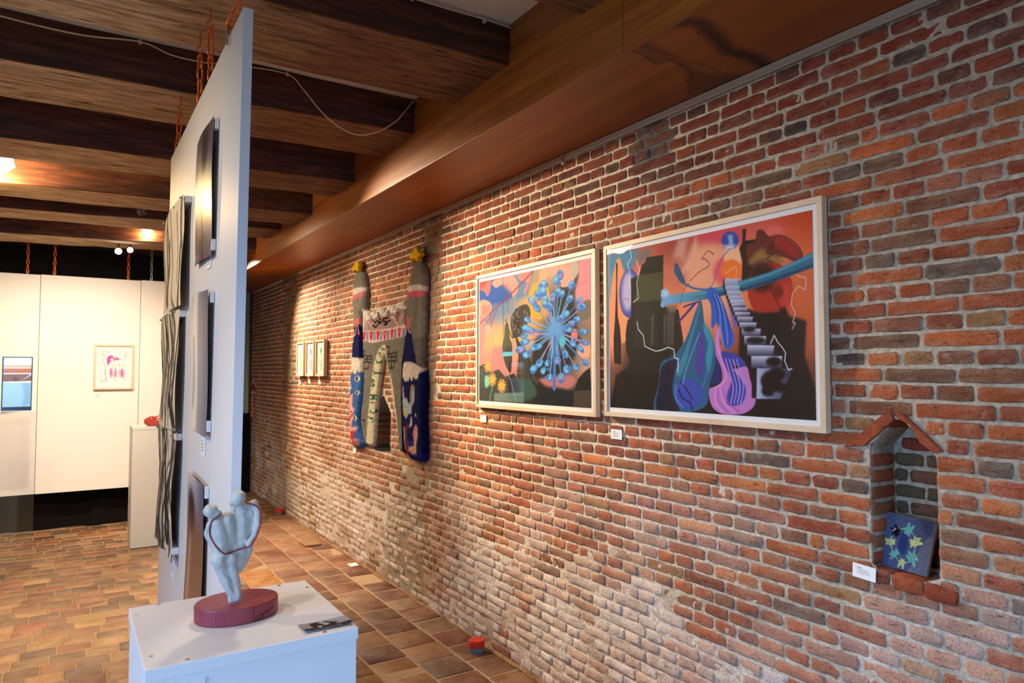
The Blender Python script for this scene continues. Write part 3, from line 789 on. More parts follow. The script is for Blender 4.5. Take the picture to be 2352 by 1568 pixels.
        ['p',[108,98,78],.006,1,[[.402,.319],[.399,.325],[.393,.327],[.387,.324],[.385,.317],[.387,.311],[.393,.309],[.399,.313]]],
        ['p',[30,27,24],.006,1,[[.4,.352],[.398,.358],[.391,.36],[.385,.357],[.383,.35],[.386,.344],[.392,.342],[.398,.345]]],
        ['p',[108,98,78],.006,1,[[.458,.457],[.455,.463],[.449,.465],[.444,.462],[.441,.455],[.444,.449],[.45,.447],[.456,.45]]],
        ['p',[30,27,24],.006,1,[[.453,.27],[.451,.276],[.445,.278],[.439,.275],[.436,.268],[.439,.262],[.445,.26],[.451,.263]]],
        ['p',[108,98,78],.006,1,[[.471,.311],[.468,.317],[.462,.319],[.456,.316],[.454,.309],[.457,.303],[.463,.301],[.468,.304]]],
        ['p',[30,27,24],.006,1,[[.482,.414],[.479,.42],[.473,.422],[.467,.419],[.465,.413],[.468,.407],[.474,.405],[.479,.408]]],
        ['p',[108,98,78],.006,1,[[.499,.335],[.497,.341],[.491,.343],[.485,.34],[.483,.334],[.485,.328],[.491,.326],[.497,.329]]],
        ['p',[30,27,24],.006,1,[[.379,.372],[.376,.378],[.37,.38],[.364,.377],[.361,.371],[.364,.364],[.37,.362],[.376,.366]]],
        ['p',[108,98,78],.006,1,[[.441,.415],[.438,.421],[.432,.423],[.426,.42],[.424,.413],[.426,.407],[.432,.405],[.438,.408]]],
        ['p',[30,27,24],.006,1,[[.502,.421],[.499,.427],[.494,.429],[.488,.426],[.485,.419],[.488,.413],[.494,.411],[.5,.414]]],
        ['p',[108,98,78],.006,1,[[.415,.337],[.412,.343],[.406,.345],[.4,.342],[.398,.336],[.401,.33],[.407,.328],[.413,.331]]],
        ['p',[30,27,24],.006,1,[[.419,.381],[.416,.387],[.41,.389],[.404,.386],[.402,.38],[.404,.373],[.41,.371],[.416,.375]]],
        ['p',[66,72,42],.005,1,[[.275,.389],[.309,.383],[.324,.489],[.345,.561],[.333,.76],[.279,.699],[.246,.576],[.267,.486]]],
        ['p',[34,32,30],.01,1,[[.265,.587],[.339,.57],[.334,.76],[.283,.701]]],
        ['l',[40,38,34],.002,1,[[.38,.488],[.338,.48],[.282,.344]],.012],
        ['p',[42,48,46],.005,1,[[.38,.491],[.428,.545],[.509,.646],[.537,.79],[.505,.944],[.422,.937],[.394,.79],[.409,.643]]],
        ['l',[120,120,112],.002,1,[[.425,.594],[.425,.741],[.433,.888]],.003],
        ['l',[120,120,112],.002,1,[[.437,.604],[.443,.741],[.449,.887]],.003],
        ['l',[120,120,112],.002,1,[[.449,.615],[.461,.742],[.466,.887]],.003],
        ['l',[120,120,112],.002,1,[[.46,.625],[.479,.742],[.482,.887]],.003],
        ['l',[120,120,112],.002,1,[[.472,.635],[.496,.742],[.499,.886]],.003],
        ['p',[52,84,72],.02,1,[[.436,.839],[.518,.819],[.574,.922],[.481,.983],[.434,.946]]],
        ['p',[96,118,114],.008,0,[[.166,.931],[.458,.916],[.457,.996],[.159,.997]]],
        ['l',[150,170,190],.002,0,[[.289,.74],[.338,.84],[.383,.992]],.006],
        ['p',[40,56,44],.02,0,[[.002,.726],[.061,.748],[.031,.865],[-.0,.876]]],
        ['l',[132,36,42],.002,0,[[.543,.007],[.348,.139],[.15,.258],[.009,.351]],.012],
        ['l',[150,40,40],.002,0,[[.11,.212],[.137,.409]],.009],
        ['l',[150,40,40],.002,0,[[.202,.233],[.135,.372]],.009],
        ['l',[58,72,110],.002,0,[[.254,.002],[.259,.567]],.008],
        ['l',[96,120,176],.002,0,[[.348,.174],[.348,.601]],.006],
        ['l',[120,130,180],.002,0,[[.165,.364],[.242,.571]],.005],
        ['l',[110,110,150],.002,0,[[.145,.436],[.16,.775]],.006],
        ['l',[50,60,90],.002,1,[[.303,.174],[.314,.286]],.005],
        ['p',[84,184,218],.003,0,[[.255,.601],[.36,.602],[.347,.635],[.248,.638]]],
        ['p',[96,190,180],.015,1,[[.06,.801],[.102,.791],[.108,.874],[.066,.886]]],
        ['l',[44,98,58],.002,1,[[.145,.884],[.128,.936],[.116,.999]],.034],
        ['l',[232,150,36],.002,0,[[.094,.717],[.129,.731]],.012],
        ['l',[248,188,58],.002,0,[[.094,.717],[.117,.753]],.012],
        ['l',[232,150,36],.002,0,[[.094,.717],[.098,.763]],.012],
        ['l',[248,188,58],.002,0,[[.094,.717],[.077,.759]],.012],
        ['l',[232,150,36],.002,0,[[.094,.717],[.061,.741]],.012],
        ['l',[248,188,58],.002,0,[[.094,.717],[.055,.716]],.012],
        ['l',[232,150,36],.002,0,[[.094,.717],[.062,.691]],.012],
        ['l',[248,188,58],.002,0,[[.094,.717],[.079,.674]],.012],
        ['l',[232,150,36],.002,0,[[.094,.717],[.1,.671]],.012],
        ['l',[248,188,58],.002,0,[[.094,.717],[.119,.683]],.012],
        ['l',[232,150,36],.002,0,[[.094,.717],[.13,.705]],.012],
        ['p',[206,150,50],.006,1,[[.106,.717],[.102,.726],[.093,.73],[.085,.726],[.081,.717],[.085,.708],[.094,.704],[.102,.708]]],
        ['l',[232,150,36],.002,0,[[.143,.822],[.184,.837]],.012],
        ['l',[248,188,58],.002,0,[[.143,.822],[.174,.858]],.012],
        ['l',[232,150,36],.002,0,[[.143,.822],[.158,.872]],.012],
        ['l',[248,188,58],.002,0,[[.143,.822],[.139,.876]],.012],
        ['l',[232,150,36],.002,0,[[.143,.822],[.12,.869]],.012],
        ['l',[248,188,58],.002,0,[[.143,.822],[.106,.853]],.012],
        ['l',[232,150,36],.002,0,[[.143,.822],[.099,.83]],.012],
        ['l',[248,188,58],.002,0,[[.143,.822],[.101,.806]],.012],
        ['l',[232,150,36],.002,0,[[.143,.822],[.111,.785]],.012],
        ['l',[248,188,58],.002,0,[[.143,.822],[.128,.771]],.012],
        ['l',[232,150,36],.002,0,[[.143,.822],[.147,.768]],.012],
        ['l',[248,188,58],.002,0,[[.143,.822],[.165,.775]],.012],
        ['l',[232,150,36],.002,0,[[.143,.822],[.179,.791]],.012],
        ['l',[248,188,58],.002,0,[[.143,.822],[.186,.813]],.012],
        ['p',[206,150,50],.006,1,[[.155,.822],[.151,.83],[.143,.834],[.134,.831],[.131,.822],[.134,.813],[.143,.809],[.152,.813]]],
        ['l',[232,150,36],.002,0,[[.242,.872],[.281,.887]],.012],
        ['l',[248,188,58],.002,0,[[.242,.872],[.272,.907]],.012],
        ['l',[232,150,36],.002,0,[[.242,.872],[.256,.921]],.012],
        ['l',[248,188,58],.002,0,[[.242,.872],[.238,.925]],.012],
        ['l',[232,150,36],.002,0,[[.242,.872],[.22,.918]],.012],
        ['l',[248,188,58],.002,0,[[.242,.872],[.207,.902]],.012],
        ['l',[232,150,36],.002,0,[[.242,.872],[.2,.88]],.012],
        ['l',[248,188,58],.002,0,[[.242,.872],[.202,.857]],.012],
        ['l',[232,150,36],.002,0,[[.242,.872],[.211,.836]],.012],
        ['l',[248,188,58],.002,0,[[.242,.872],[.227,.823]],.012],
        ['l',[232,150,36],.002,0,[[.242,.872],[.246,.819]],.012],
        ['l',[248,188,58],.002,0,[[.242,.872],[.263,.826]],.012],
        ['l',[232,150,36],.002,0,[[.242,.872],[.277,.842]],.012],
        ['l',[248,188,58],.002,0,[[.242,.872],[.283,.863]],.012],
        ['p',[206,150,50],.006,1,[[.254,.872],[.25,.88],[.242,.884],[.233,.881],[.23,.872],[.234,.863],[.242,.86],[.25,.863]]],
        ['l',[70,130,206],.002,0,[[.731,.469],[.778,.709]],.005],
        ['l',[130,180,226],.002,0,[[.731,.469],[.63,.287]],.005],
        ['l',[96,120,190],.002,0,[[.731,.469],[.697,.7]],.005],
        ['l',[70,130,206],.002,0,[[.731,.469],[.888,.428]],.005],
        ['l',[130,180,226],.002,0,[[.731,.469],[.836,.537]],.005],
        ['l',[96,120,190],.002,0,[[.731,.469],[.922,.617]],.005],
        ['l',[70,130,206],.002,0,[[.731,.469],[.509,.382]],.005],
        ['l',[130,180,226],.002,0,[[.731,.469],[.798,.626]],.005],
        ['l',[96,120,190],.002,0,[[.731,.469],[.653,.204]],.005],
        ['l',[70,130,206],.002,0,[[.731,.469],[.662,.589]],.005],
        ['l',[130,180,226],.002,0,[[.731,.469],[.83,.344]],.005],
        ['l',[96,120,190],.002,0,[[.731,.469],[.726,.308]],.005],
        ['l',[70,130,206],.002,0,[[.731,.469],[.659,.211]],.005],
        ['l',[130,180,226],.002,0,[[.731,.469],[.711,.278]],.005],
        ['l',[96,120,190],.002,0,[[.731,.469],[.714,.311]],.005],
        ['l',[70,130,206],.002,0,[[.731,.469],[.662,.651]],.005],
        ['l',[130,180,226],.002,0,[[.731,.469],[.826,.367]],.005],
        ['l',[96,120,190],.002,0,[[.731,.469],[.884,.311]],.005],
        ['l',[70,130,206],.002,0,[[.731,.469],[.883,.448]],.005],
        ['l',[130,180,226],.002,0,[[.731,.469],[.768,.636]],.005],
        ['l',[96,120,190],.002,0,[[.731,.469],[.843,.234]],.005],
        ['l',[70,130,206],.002,0,[[.731,.469],[.679,.264]],.005],
        ['l',[130,180,226],.002,0,[[.731,.469],[.676,.724]],.005],
        ['l',[96,120,190],.002,0,[[.731,.469],[.818,.37]],.005],
        ['l',[70,130,206],.002,0,[[.731,.469],[.772,.726]],.005],
        ['l',[130,180,226],.002,0,[[.731,.469],[.82,.329]],.005],
        ['l',[96,120,190],.002,0,[[.731,.469],[.697,.666]],.005],
        ['l',[70,130,206],.002,0,[[.731,.469],[.606,.422]],.005],
        ['l',[130,180,226],.002,0,[[.731,.469],[.826,.294]],.005],
        ['l',[96,120,190],.002,0,[[.731,.469],[.756,.303]],.005],
        ['l',[70,130,206],.002,0,[[.731,.469],[.926,.432]],.005],
        ['l',[130,180,226],.002,0,[[.731,.469],[.595,.7]],.005],
        ['l',[96,120,190],.002,0,[[.731,.469],[.667,.209]],.005],
        ['l',[70,130,206],.002,0,[[.731,.469],[.843,.517]],.005],
        ['l',[92,166,224],.002,0,[[.724,.477],[.771,.075]],.012],
        ['l',[120,186,232],.002,0,[[.721,.469],[.737,.106]],.008],
        ['l',[70,130,210],.002,0,[[.731,.472],[.637,.118]],.008],
        ['l',[160,150,210],.002,0,[[.725,.469],[.608,.147]],.012],
        ['l',[92,166,224],.002,0,[[.73,.477],[.861,.162]],.008],
        ['l',[120,186,232],.002,0,[[.724,.469],[.533,.228]],.008],
        ['l',[70,130,210],.002,0,[[.729,.46],[.753,.196]],.012],
        ['l',[160,150,210],.002,0,[[.753,.47],[.585,.196]],.008],
        ['l',[92,166,224],.002,0,[[.718,.479],[.651,.229]],.008],
        ['l',[120,186,232],.002,0,[[.722,.471],[.849,.254]],.012],
        ['l',[70,130,210],.002,0,[[.738,.465],[.922,.273]],.008],
        ['l',[160,150,210],.002,0,[[.727,.465],[.938,.323]],.008],
        ['l',[92,166,224],.002,0,[[.73,.457],[.819,.359]],.012],
        ['l',[120,186,232],.002,0,[[.721,.467],[.901,.403]],.008],
        ['l',[70,130,210],.002,0,[[.74,.475],[.949,.49]],.008],
        ['l',[160,150,210],.002,0,[[.745,.475],[.957,.564]],.012],
        ['l',[92,166,224],.002,0,[[.727,.468],[.921,.602]],.008],
        ['l',[120,186,232],.002,0,[[.714,.461],[.89,.728]],.008],
        ['l',[70,130,210],.002,0,[[.722,.471],[.962,.699]],.012],
        ['l',[160,150,210],.002,0,[[.736,.466],[.821,.745]],.008],
        ['l',[92,166,224],.002,0,[[.726,.458],[.779,.799]],.008],
        ['l',[120,186,232],.002,0,[[.73,.471],[.685,.799]],.012],
        ['l',[70,130,210],.002,0,[[.735,.464],[.632,.753]],.008],
        ['l',[160,150,210],.002,0,[[.747,.479],[.548,.738]],.008],
        ['l',[92,166,224],.002,0,[[.73,.465],[.486,.63]],.012],
        ['l',[120,186,232],.002,0,[[.728,.47],[.428,.589]],.008],
        ['l',[70,130,210],.002,0,[[.731,.473],[.47,.533]],.008],
        ['l',[160,150,210],.002,0,[[.737,.48],[.459,.488]],.012],
        ['l',[92,166,224],.002,0,[[.741,.469],[.484,.431]],.008],
        ['l',[120,186,232],.002,0,[[.734,.467],[.49,.369]],.008],
        ['l',[70,130,210],.002,0,[[.726,.483],[.518,.449]],.012],
        ['l',[160,150,210],.002,0,[[.727,.484],[.593,.573]],.008],
        ['l',[92,166,224],.002,0,[[.728,.471],[.551,.58]],.008],
        ['l',[120,186,232],.002,0,[[.74,.47],[.683,.289]],.012],
        ['l',[70,130,210],.002,0,[[.734,.468],[.63,.169]],.008],
        ['l',[160,150,210],.002,0,[[.727,.468],[.711,.227]],.008],
        ['l',[92,166,224],.002,0,[[.725,.481],[.789,.21]],.012],
        ['l',[120,186,232],.002,0,[[.729,.482],[.776,.382]],.008],
        ['l',[70,130,210],.002,0,[[.708,.468],[.578,.286]],.008],
        ['l',[160,150,210],.002,0,[[.736,.467],[.645,.266]],.012],
        ['l',[92,166,224],.002,0,[[.74,.475],[.861,.426]],.008],
        ['l',[120,186,232],.002,0,[[.729,.472],[.868,.568]],.008],
        ['l',[70,130,210],.002,0,[[.754,.473],[.836,.468]],.012],
        ['l',[160,150,210],.002,0,[[.734,.466],[.6,.696]],.008],
        ['l',[92,166,224],.002,0,[[.732,.46],[.665,.697]],.008],
        ['l',[120,186,232],.002,0,[[.729,.487],[.75,.681]],.012],
        ['l',[70,130,210],.002,0,[[.74,.475],[.812,.637]],.008],
        ['p',[92,156,222],.05,1,[[.803,.475],[.781,.531],[.73,.552],[.677,.524],[.656,.464],[.679,.406],[.732,.387],[.783,.415]]],
        ['l',[62,122,214],.002,0,[[.728,.469],[.721,.879]],.034],
        ['l',[110,170,226],.002,0,[[.713,.514],[.7,.661]],.016],
        ['p',[96,160,226],.01,1,[[.771,.459],[.759,.491],[.733,.503],[.706,.488],[.695,.453],[.707,.42],[.734,.408],[.76,.424]]],
        ['p',[84,190,230],.008,1,[[.813,.547],[.805,.575],[.788,.586],[.771,.573],[.764,.545],[.772,.517],[.789,.506],[.806,.519]]],
        ['l',[200,140,170],.002,0,[[.707,.504],[.688,.605]],.01],
        ['p',[58,112,204],.004,1,[[.775,.038],[.794,.054],[.8,.082],[.789,.106],[.767,.112],[.748,.096],[.742,.068],[.753,.044]]],
        ['p',[86,168,230],.006,1,[[.787,.048],[.795,.065],[.788,.084],[.769,.096],[.749,.092],[.741,.075],[.748,.055],[.767,.044]]],
        ['p',[120,196,238],.006,1,[[.766,.046],[.778,.05],[.786,.061],[.786,.073],[.778,.08],[.766,.076],[.757,.065],[.758,.053]]],
        ['p',[64,120,210],.005,1,[[.771,.079],[.758,.071],[.754,.059],[.762,.05],[.777,.051],[.79,.059],[.794,.071],[.786,.08]]],
        ['p',[176,130,196],.006,1,[[.777,.065],[.786,.072],[.789,.083],[.784,.093],[.774,.095],[.764,.088],[.762,.077],[.767,.067]]],
        ['p',[58,112,204],.004,1,[[.738,.072],[.756,.085],[.763,.11],[.755,.133],[.737,.14],[.718,.127],[.711,.102],[.719,.079]]],
        ['p',[86,168,230],.006,1,[[.749,.079],[.758,.094],[.753,.113],[.737,.125],[.719,.122],[.71,.107],[.715,.089],[.731,.077]]],
        ['p',[120,196,238],.006,1,[[.731,.079],[.742,.082],[.75,.091],[.751,.103],[.744,.109],[.733,.106],[.724,.097],[.724,.085]]],
        ['p',[64,120,210],.005,1,[[.751,.14],[.749,.128],[.755,.12],[.767,.121],[.778,.13],[.78,.142],[.774,.15],[.762,.149]]],
        ['p',[58,112,204],.004,1,[[.628,.085],[.648,.094],[.662,.117],[.66,.14],[.645,.151],[.625,.143],[.611,.12],[.613,.096]]],
        ['p',[86,168,230],.006,1,[[.641,.089],[.653,.102],[.654,.121],[.642,.135],[.625,.137],[.613,.125],[.613,.105],[.625,.091]]],
        ['p',[120,196,238],.006,1,[[.625,.093],[.635,.093],[.646,.101],[.649,.111],[.645,.119],[.634,.119],[.624,.111],[.62,.101]]],
        ['p',[64,120,210],.005,1,[[.676,.133],[.668,.141],[.657,.142],[.648,.133],[.647,.122],[.655,.113],[.667,.113],[.675,.121]]],
        ['p',[58,112,204],.004,1,[[.596,.115],[.617,.122],[.633,.143],[.634,.167],[.621,.179],[.6,.173],[.584,.151],[.582,.127]]],
        ['p',[86,168,230],.006,1,[[.61,.117],[.624,.129],[.626,.148],[.616,.164],[.6,.167],[.587,.155],[.584,.136],[.594,.12]]],
        ['p',[120,196,238],.006,1,[[.594,.123],[.605,.122],[.616,.129],[.621,.139],[.617,.147],[.606,.148],[.595,.141],[.59,.131]]],
        ['p',[64,120,210],.005,1,[[.608,.137],[.595,.13],[.592,.12],[.599,.112],[.612,.112],[.624,.119],[.628,.129],[.621,.137]]],
        ['p',[58,112,204],.004,1,[[.874,.131],[.887,.148],[.885,.173],[.869,.192],[.848,.193],[.834,.176],[.836,.15],[.853,.132]]],
        ['p',[86,168,230],.006,1,[[.881,.142],[.884,.158],[.872,.174],[.852,.18],[.835,.172],[.831,.156],[.844,.14],[.864,.134]]],
        ['p',[120,196,238],.006,1,[[.863,.136],[.873,.141],[.877,.152],[.874,.163],[.864,.167],[.854,.161],[.85,.15],[.853,.139]]],
        ['p',[64,120,210],.005,1,[[.878,.177],[.864,.175],[.855,.167],[.856,.156],[.867,.149],[.881,.151],[.89,.159],[.889,.17]]],
        ['p',[58,112,204],.004,1,[[.507,.195],[.531,.196],[.557,.216],[.569,.242],[.56,.26],[.535,.26],[.509,.24],[.497,.214]]],
        ['p',[86,168,230],.006,1,[[.525,.193],[.543,.202],[.554,.222],[.551,.243],[.535,.252],[.516,.244],[.505,.223],[.509,.202]]],
        ['p',[120,196,238],.006,1,[[.511,.207],[.522,.202],[.536,.206],[.545,.216],[.545,.227],[.534,.231],[.52,.227],[.51,.217]]],
        ['p',[64,120,210],.005,1,[[.574,.257],[.56,.261],[.547,.256],[.543,.244],[.55,.233],[.565,.23],[.577,.235],[.581,.247]]],
        ['p',[176,130,196],.006,1,[[.527,.22],[.538,.22],[.549,.228],[.553,.238],[.548,.246],[.537,.247],[.527,.239],[.522,.228]]],
        ['p',[58,112,204],.004,1,[[.756,.159],[.776,.174],[.782,.201],[.771,.226],[.75,.233],[.731,.218],[.725,.191],[.735,.166]]],
        ['p',[86,168,230],.006,1,[[.769,.168],[.777,.185],[.77,.205],[.751,.217],[.732,.214],[.723,.197],[.73,.177],[.749,.165]]],
        ['p',[120,196,238],.006,1,[[.748,.168],[.76,.171],[.768,.182],[.768,.194],[.76,.2],[.748,.197],[.74,.187],[.74,.174]]],
        ['p',[64,120,210],.005,1,[[.746,.216],[.731,.209],[.726,.198],[.733,.188],[.747,.186],[.761,.193],[.767,.205],[.76,.214]]],
        ['p',[58,112,204],.004,1,[[.565,.158],[.591,.164],[.613,.188],[.619,.217],[.605,.234],[.579,.229],[.557,.205],[.551,.175]]],
        ['p',[86,168,230],.006,1,[[.584,.16],[.601,.172],[.608,.195],[.599,.216],[.58,.222],[.562,.21],[.556,.187],[.565,.166]]],
        ['p',[120,196,238],.006,1,[[.566,.171],[.578,.168],[.592,.175],[.6,.187],[.597,.198],[.584,.2],[.57,.194],[.563,.181]]],
        ['p',[64,120,210],.005,1,[[.572,.204],[.563,.191],[.566,.179],[.58,.175],[.595,.182],[.604,.195],[.601,.206],[.588,.21]]],
        ['p',[58,112,204],.004,1,[[.642,.201],[.66,.207],[.672,.226],[.672,.246],[.66,.256],[.643,.25],[.63,.232],[.63,.211]]],
        ['p',[86,168,230],.006,1,[[.654,.203],[.664,.213],[.666,.229],[.657,.242],[.643,.245],[.632,.235],[.631,.218],[.64,.205]]],
        ['p',[120,196,238],.006,1,[[.64,.206],[.649,.206],[.658,.211],[.661,.22],[.658,.227],[.649,.228],[.64,.222],[.636,.213]]],
        ['p',[64,120,210],.005,1,[[.649,.261],[.643,.252],[.645,.244],[.654,.241],[.665,.245],[.671,.254],[.669,.262],[.66,.265]]],
        ['p',[58,112,204],.004,1,[[.864,.227],[.875,.243],[.871,.266],[.854,.282],[.834,.282],[.823,.265],[.827,.243],[.844,.227]]],
        ['p',[86,168,230],.006,1,[[.869,.237],[.871,.252],[.858,.265],[.838,.27],[.823,.262],[.822,.247],[.835,.234],[.854,.23]]],
        ['p',[120,196,238],.006,1,[[.853,.23],[.862,.235],[.865,.246],[.861,.255],[.852,.258],[.843,.252],[.84,.242],[.844,.233]]],
        ['p',[64,120,210],.005,1,[[.845,.274],[.833,.267],[.83,.257],[.837,.249],[.849,.249],[.861,.256],[.864,.266],[.857,.273]]],
        ['p',[58,112,204],.004,1,[[.94,.255],[.945,.269],[.937,.285],[.92,.294],[.905,.291],[.899,.276],[.907,.26],[.924,.251]]],
        ['p',[86,168,230],.006,1,[[.94,.262],[.938,.274],[.926,.282],[.909,.282],[.899,.273],[.9,.262],[.913,.254],[.93,.254]]],
        ['p',[120,196,238],.006,1,[[.931,.253],[.936,.259],[.937,.267],[.932,.274],[.924,.274],[.918,.269],[.917,.26],[.923,.254]]],
        ['p',[64,120,210],.005,1,[[.886,.29],[.888,.281],[.895,.277],[.903,.28],[.908,.289],[.907,.298],[.9,.302],[.891,.299]]],
        ['p',[176,130,196],.006,1,[[.933,.27],[.936,.277],[.933,.283],[.926,.287],[.919,.285],[.916,.278],[.919,.272],[.926,.268]]],
        ['p',[58,112,204],.004,1,[[.966,.302],[.97,.322],[.955,.343],[.929,.351],[.908,.344],[.905,.323],[.92,.303],[.946,.294]]],
        ['p',[86,168,230],.006,1,[[.965,.315],[.959,.33],[.94,.338],[.917,.335],[.904,.321],[.91,.306],[.93,.298],[.953,.302]]],
        ['p',[120,196,238],.006,1,[[.951,.302],[.957,.31],[.956,.322],[.947,.329],[.936,.328],[.929,.32],[.931,.308],[.94,.301]]],
        ['p',[64,120,210],.005,1,[[.926,.33],[.918,.319],[.92,.308],[.931,.304],[.944,.309],[.952,.32],[.95,.331],[.94,.335]]],
        ['p',[58,112,204],.004,1,[[.839,.334],[.848,.351],[.839,.373],[.82,.386],[.799,.384],[.791,.367],[.799,.345],[.819,.331]]],
        ['p',[86,168,230],.006,1,[[.842,.344],[.841,.359],[.826,.371],[.805,.373],[.791,.364],[.792,.349],[.807,.337],[.828,.335]]],
        ['p',[120,196,238],.006,1,[[.827,.335],[.835,.342],[.836,.352],[.831,.361],[.821,.363],[.813,.356],[.811,.346],[.817,.337]]],
        ['p',[64,120,210],.005,1,[[.807,.389],[.802,.399],[.792,.402],[.782,.397],[.778,.385],[.783,.375],[.793,.372],[.803,.377]]],
        ['p',[58,112,204],.004,1,[[.929,.391],[.928,.408],[.911,.421],[.887,.424],[.872,.414],[.873,.397],[.89,.384],[.914,.381]]],
        ['p',[86,168,230],.006,1,[[.924,.4],[.916,.411],[.897,.414],[.879,.408],[.872,.395],[.88,.384],[.898,.381],[.916,.388]]],
        ['p',[120,196,238],.006,1,[[.917,.387],[.92,.395],[.917,.404],[.907,.408],[.898,.406],[.895,.398],[.899,.389],[.908,.384]]],
        ['p',[64,120,210],.005,1,[[.873,.409],[.872,.398],[.879,.392],[.89,.394],[.897,.402],[.898,.413],[.891,.419],[.88,.418]]],
        ['p',[58,112,204],.004,1,[[.981,.493],[.971,.506],[.948,.51],[.925,.502],[.916,.487],[.927,.473],[.95,.47],[.972,.478]]],
        ['p',[86,168,230],.006,1,[[.968,.499],[.955,.505],[.937,.499],[.924,.485],[.924,.472],[.937,.466],[.955,.472],[.968,.485]]],
        ['p',[120,196,238],.006,1,[[.97,.484],[.969,.493],[.96,.498],[.95,.498],[.943,.492],[.944,.484],[.952,.478],[.963,.478]]],
        ['p',[64,120,210],.005,1,[[.942,.506],[.93,.508],[.921,.503],[.92,.493],[.928,.485],[.939,.484],[.948,.489],[.949,.498]]],
        ['p',[58,112,204],.004,1,[[.985,.576],[.971,.585],[.949,.582],[.931,.568],[.928,.552],[.942,.543],[.965,.547],[.983,.56]]],
        ['p',[86,168,230],.006,1,[[.97,.578],[.956,.58],[.941,.569],[.933,.553],[.938,.541],[.953,.54],[.968,.55],[.975,.566]]],
        ['p',[120,196,238],.006,1,[[.977,.566],[.974,.573],[.964,.576],[.954,.572],[.95,.565],[.954,.558],[.964,.555],[.973,.558]]],
        ['p',[64,120,210],.005,1,[[.949,.574],[.94,.566],[.94,.557],[.948,.552],[.959,.553],[.967,.56],[.967,.57],[.96,.575]]],
        ['p',[176,130,196],.006,1,[[.972,.574],[.966,.578],[.957,.577],[.95,.571],[.949,.564],[.955,.56],[.964,.561],[.971,.566]]],
        ['p',[58,112,204],.004,1,[[.945,.618],[.93,.624],[.909,.616],[.896,.6],[.897,.585],[.913,.58],[.933,.587],[.946,.603]]],
        ['p',[86,168,230],.006,1,[[.928,.617],[.915,.616],[.903,.603],[.901,.587],[.908,.577],[.922,.579],[.933,.591],[.936,.607]]],
        ['p',[120,196,238],.006,1,[[.94,.608],[.935,.613],[.925,.614],[.917,.609],[.915,.601],[.92,.596],[.93,.595],[.938,.6]]],
        ['p',[64,120,210],.005,1,[[.933,.631],[.927,.624],[.927,.615],[.935,.611],[.945,.613],[.952,.621],[.951,.629],[.944,.633]]],
        ['p',[58,112,204],.004,1,[[.905,.753],[.888,.752],[.871,.738],[.866,.717],[.875,.703],[.892,.704],[.909,.719],[.914,.739]]],
        ['p',[86,168,230],.006,1,[[.887,.746],[.875,.74],[.869,.724],[.875,.708],[.887,.701],[.899,.707],[.905,.723],[.9,.74]]],
        ['p',[120,196,238],.006,1,[[.905,.741],[.897,.744],[.887,.741],[.881,.733],[.883,.725],[.891,.722],[.901,.725],[.906,.733]]],
        ['p',[64,120,210],.005,1,[[.907,.727],[.895,.728],[.888,.722],[.889,.713],[.897,.706],[.908,.706],[.916,.712],[.915,.721]]],
        ['p',[58,112,204],.004,1,[[.981,.718],[.966,.721],[.948,.711],[.938,.694],[.942,.679],[.958,.676],[.976,.687],[.986,.704]]],
        ['p',[86,168,230],.006,1,[[.965,.715],[.952,.712],[.944,.698],[.944,.682],[.953,.674],[.966,.677],[.975,.691],[.974,.706]]],
        ['p',[120,196,238],.006,1,[[.979,.707],[.972,.712],[.963,.711],[.956,.705],[.956,.698],[.962,.693],[.971,.694],[.978,.7]]],
        ['p',[64,120,210],.005,1,[[.963,.717],[.952,.718],[.945,.713],[.946,.704],[.953,.698],[.964,.697],[.971,.703],[.97,.711]]],
        ['p',[58,112,204],.004,1,[[.832,.78],[.81,.775],[.794,.752],[.793,.725],[.809,.71],[.832,.715],[.847,.738],[.848,.765]]],
        ['p',[86,168,230],.006,1,[[.811,.769],[.797,.758],[.795,.736],[.807,.717],[.825,.712],[.839,.723],[.84,.745],[.829,.764]]],
        ['p',[120,196,238],.006,1,[[.834,.763],[.823,.766],[.811,.759],[.807,.748],[.812,.738],[.823,.736],[.834,.743],[.839,.754]]],
        ['p',[64,120,210],.005,1,[[.846,.752],[.832,.752],[.823,.744],[.825,.732],[.836,.724],[.851,.724],[.86,.733],[.858,.744]]],
        ['p',[58,112,204],.004,1,[[.785,.835],[.763,.827],[.751,.802],[.756,.776],[.774,.763],[.795,.771],[.807,.795],[.802,.821]]],
        ['p',[86,168,230],.006,1,[[.764,.822],[.753,.809],[.755,.787],[.77,.77],[.788,.767],[.8,.78],[.798,.801],[.783,.818]]],
        ['p',[120,196,238],.006,1,[[.789,.819],[.778,.819],[.768,.812],[.765,.8],[.771,.791],[.783,.791],[.793,.798],[.796,.81]]],
        ['p',[64,120,210],.005,1,[[.793,.828],[.784,.839],[.772,.842],[.762,.834],[.761,.821],[.769,.81],[.782,.808],[.792,.815]]],
        ['p',[176,130,196],.006,1,[[.785,.818],[.776,.815],[.77,.805],[.773,.794],[.781,.789],[.791,.792],[.796,.802],[.794,.812]]],
        ['p',[58,112,204],.004,1,[[.681,.83],[.665,.819],[.661,.797],[.671,.776],[.689,.769],[.705,.779],[.709,.801],[.699,.822]]],
        ['p',[86,168,230],.006,1,[[.665,.815],[.659,.802],[.666,.785],[.682,.773],[.699,.774],[.705,.787],[.698,.804],[.682,.816]]],
        ['p',[120,196,238],.006,1,[[.689,.818],[.679,.817],[.672,.809],[.672,.799],[.68,.793],[.69,.794],[.696,.802],[.696,.812]]],
        ['p',[64,120,210],.005,1,[[.661,.81],[.649,.806],[.644,.798],[.65,.789],[.662,.786],[.674,.79],[.679,.798],[.673,.807]]],
        ['p',[58,112,204],.004,1,[[.622,.781],[.609,.769],[.609,.747],[.623,.729],[.642,.724],[.655,.737],[.654,.758],[.641,.776]]],
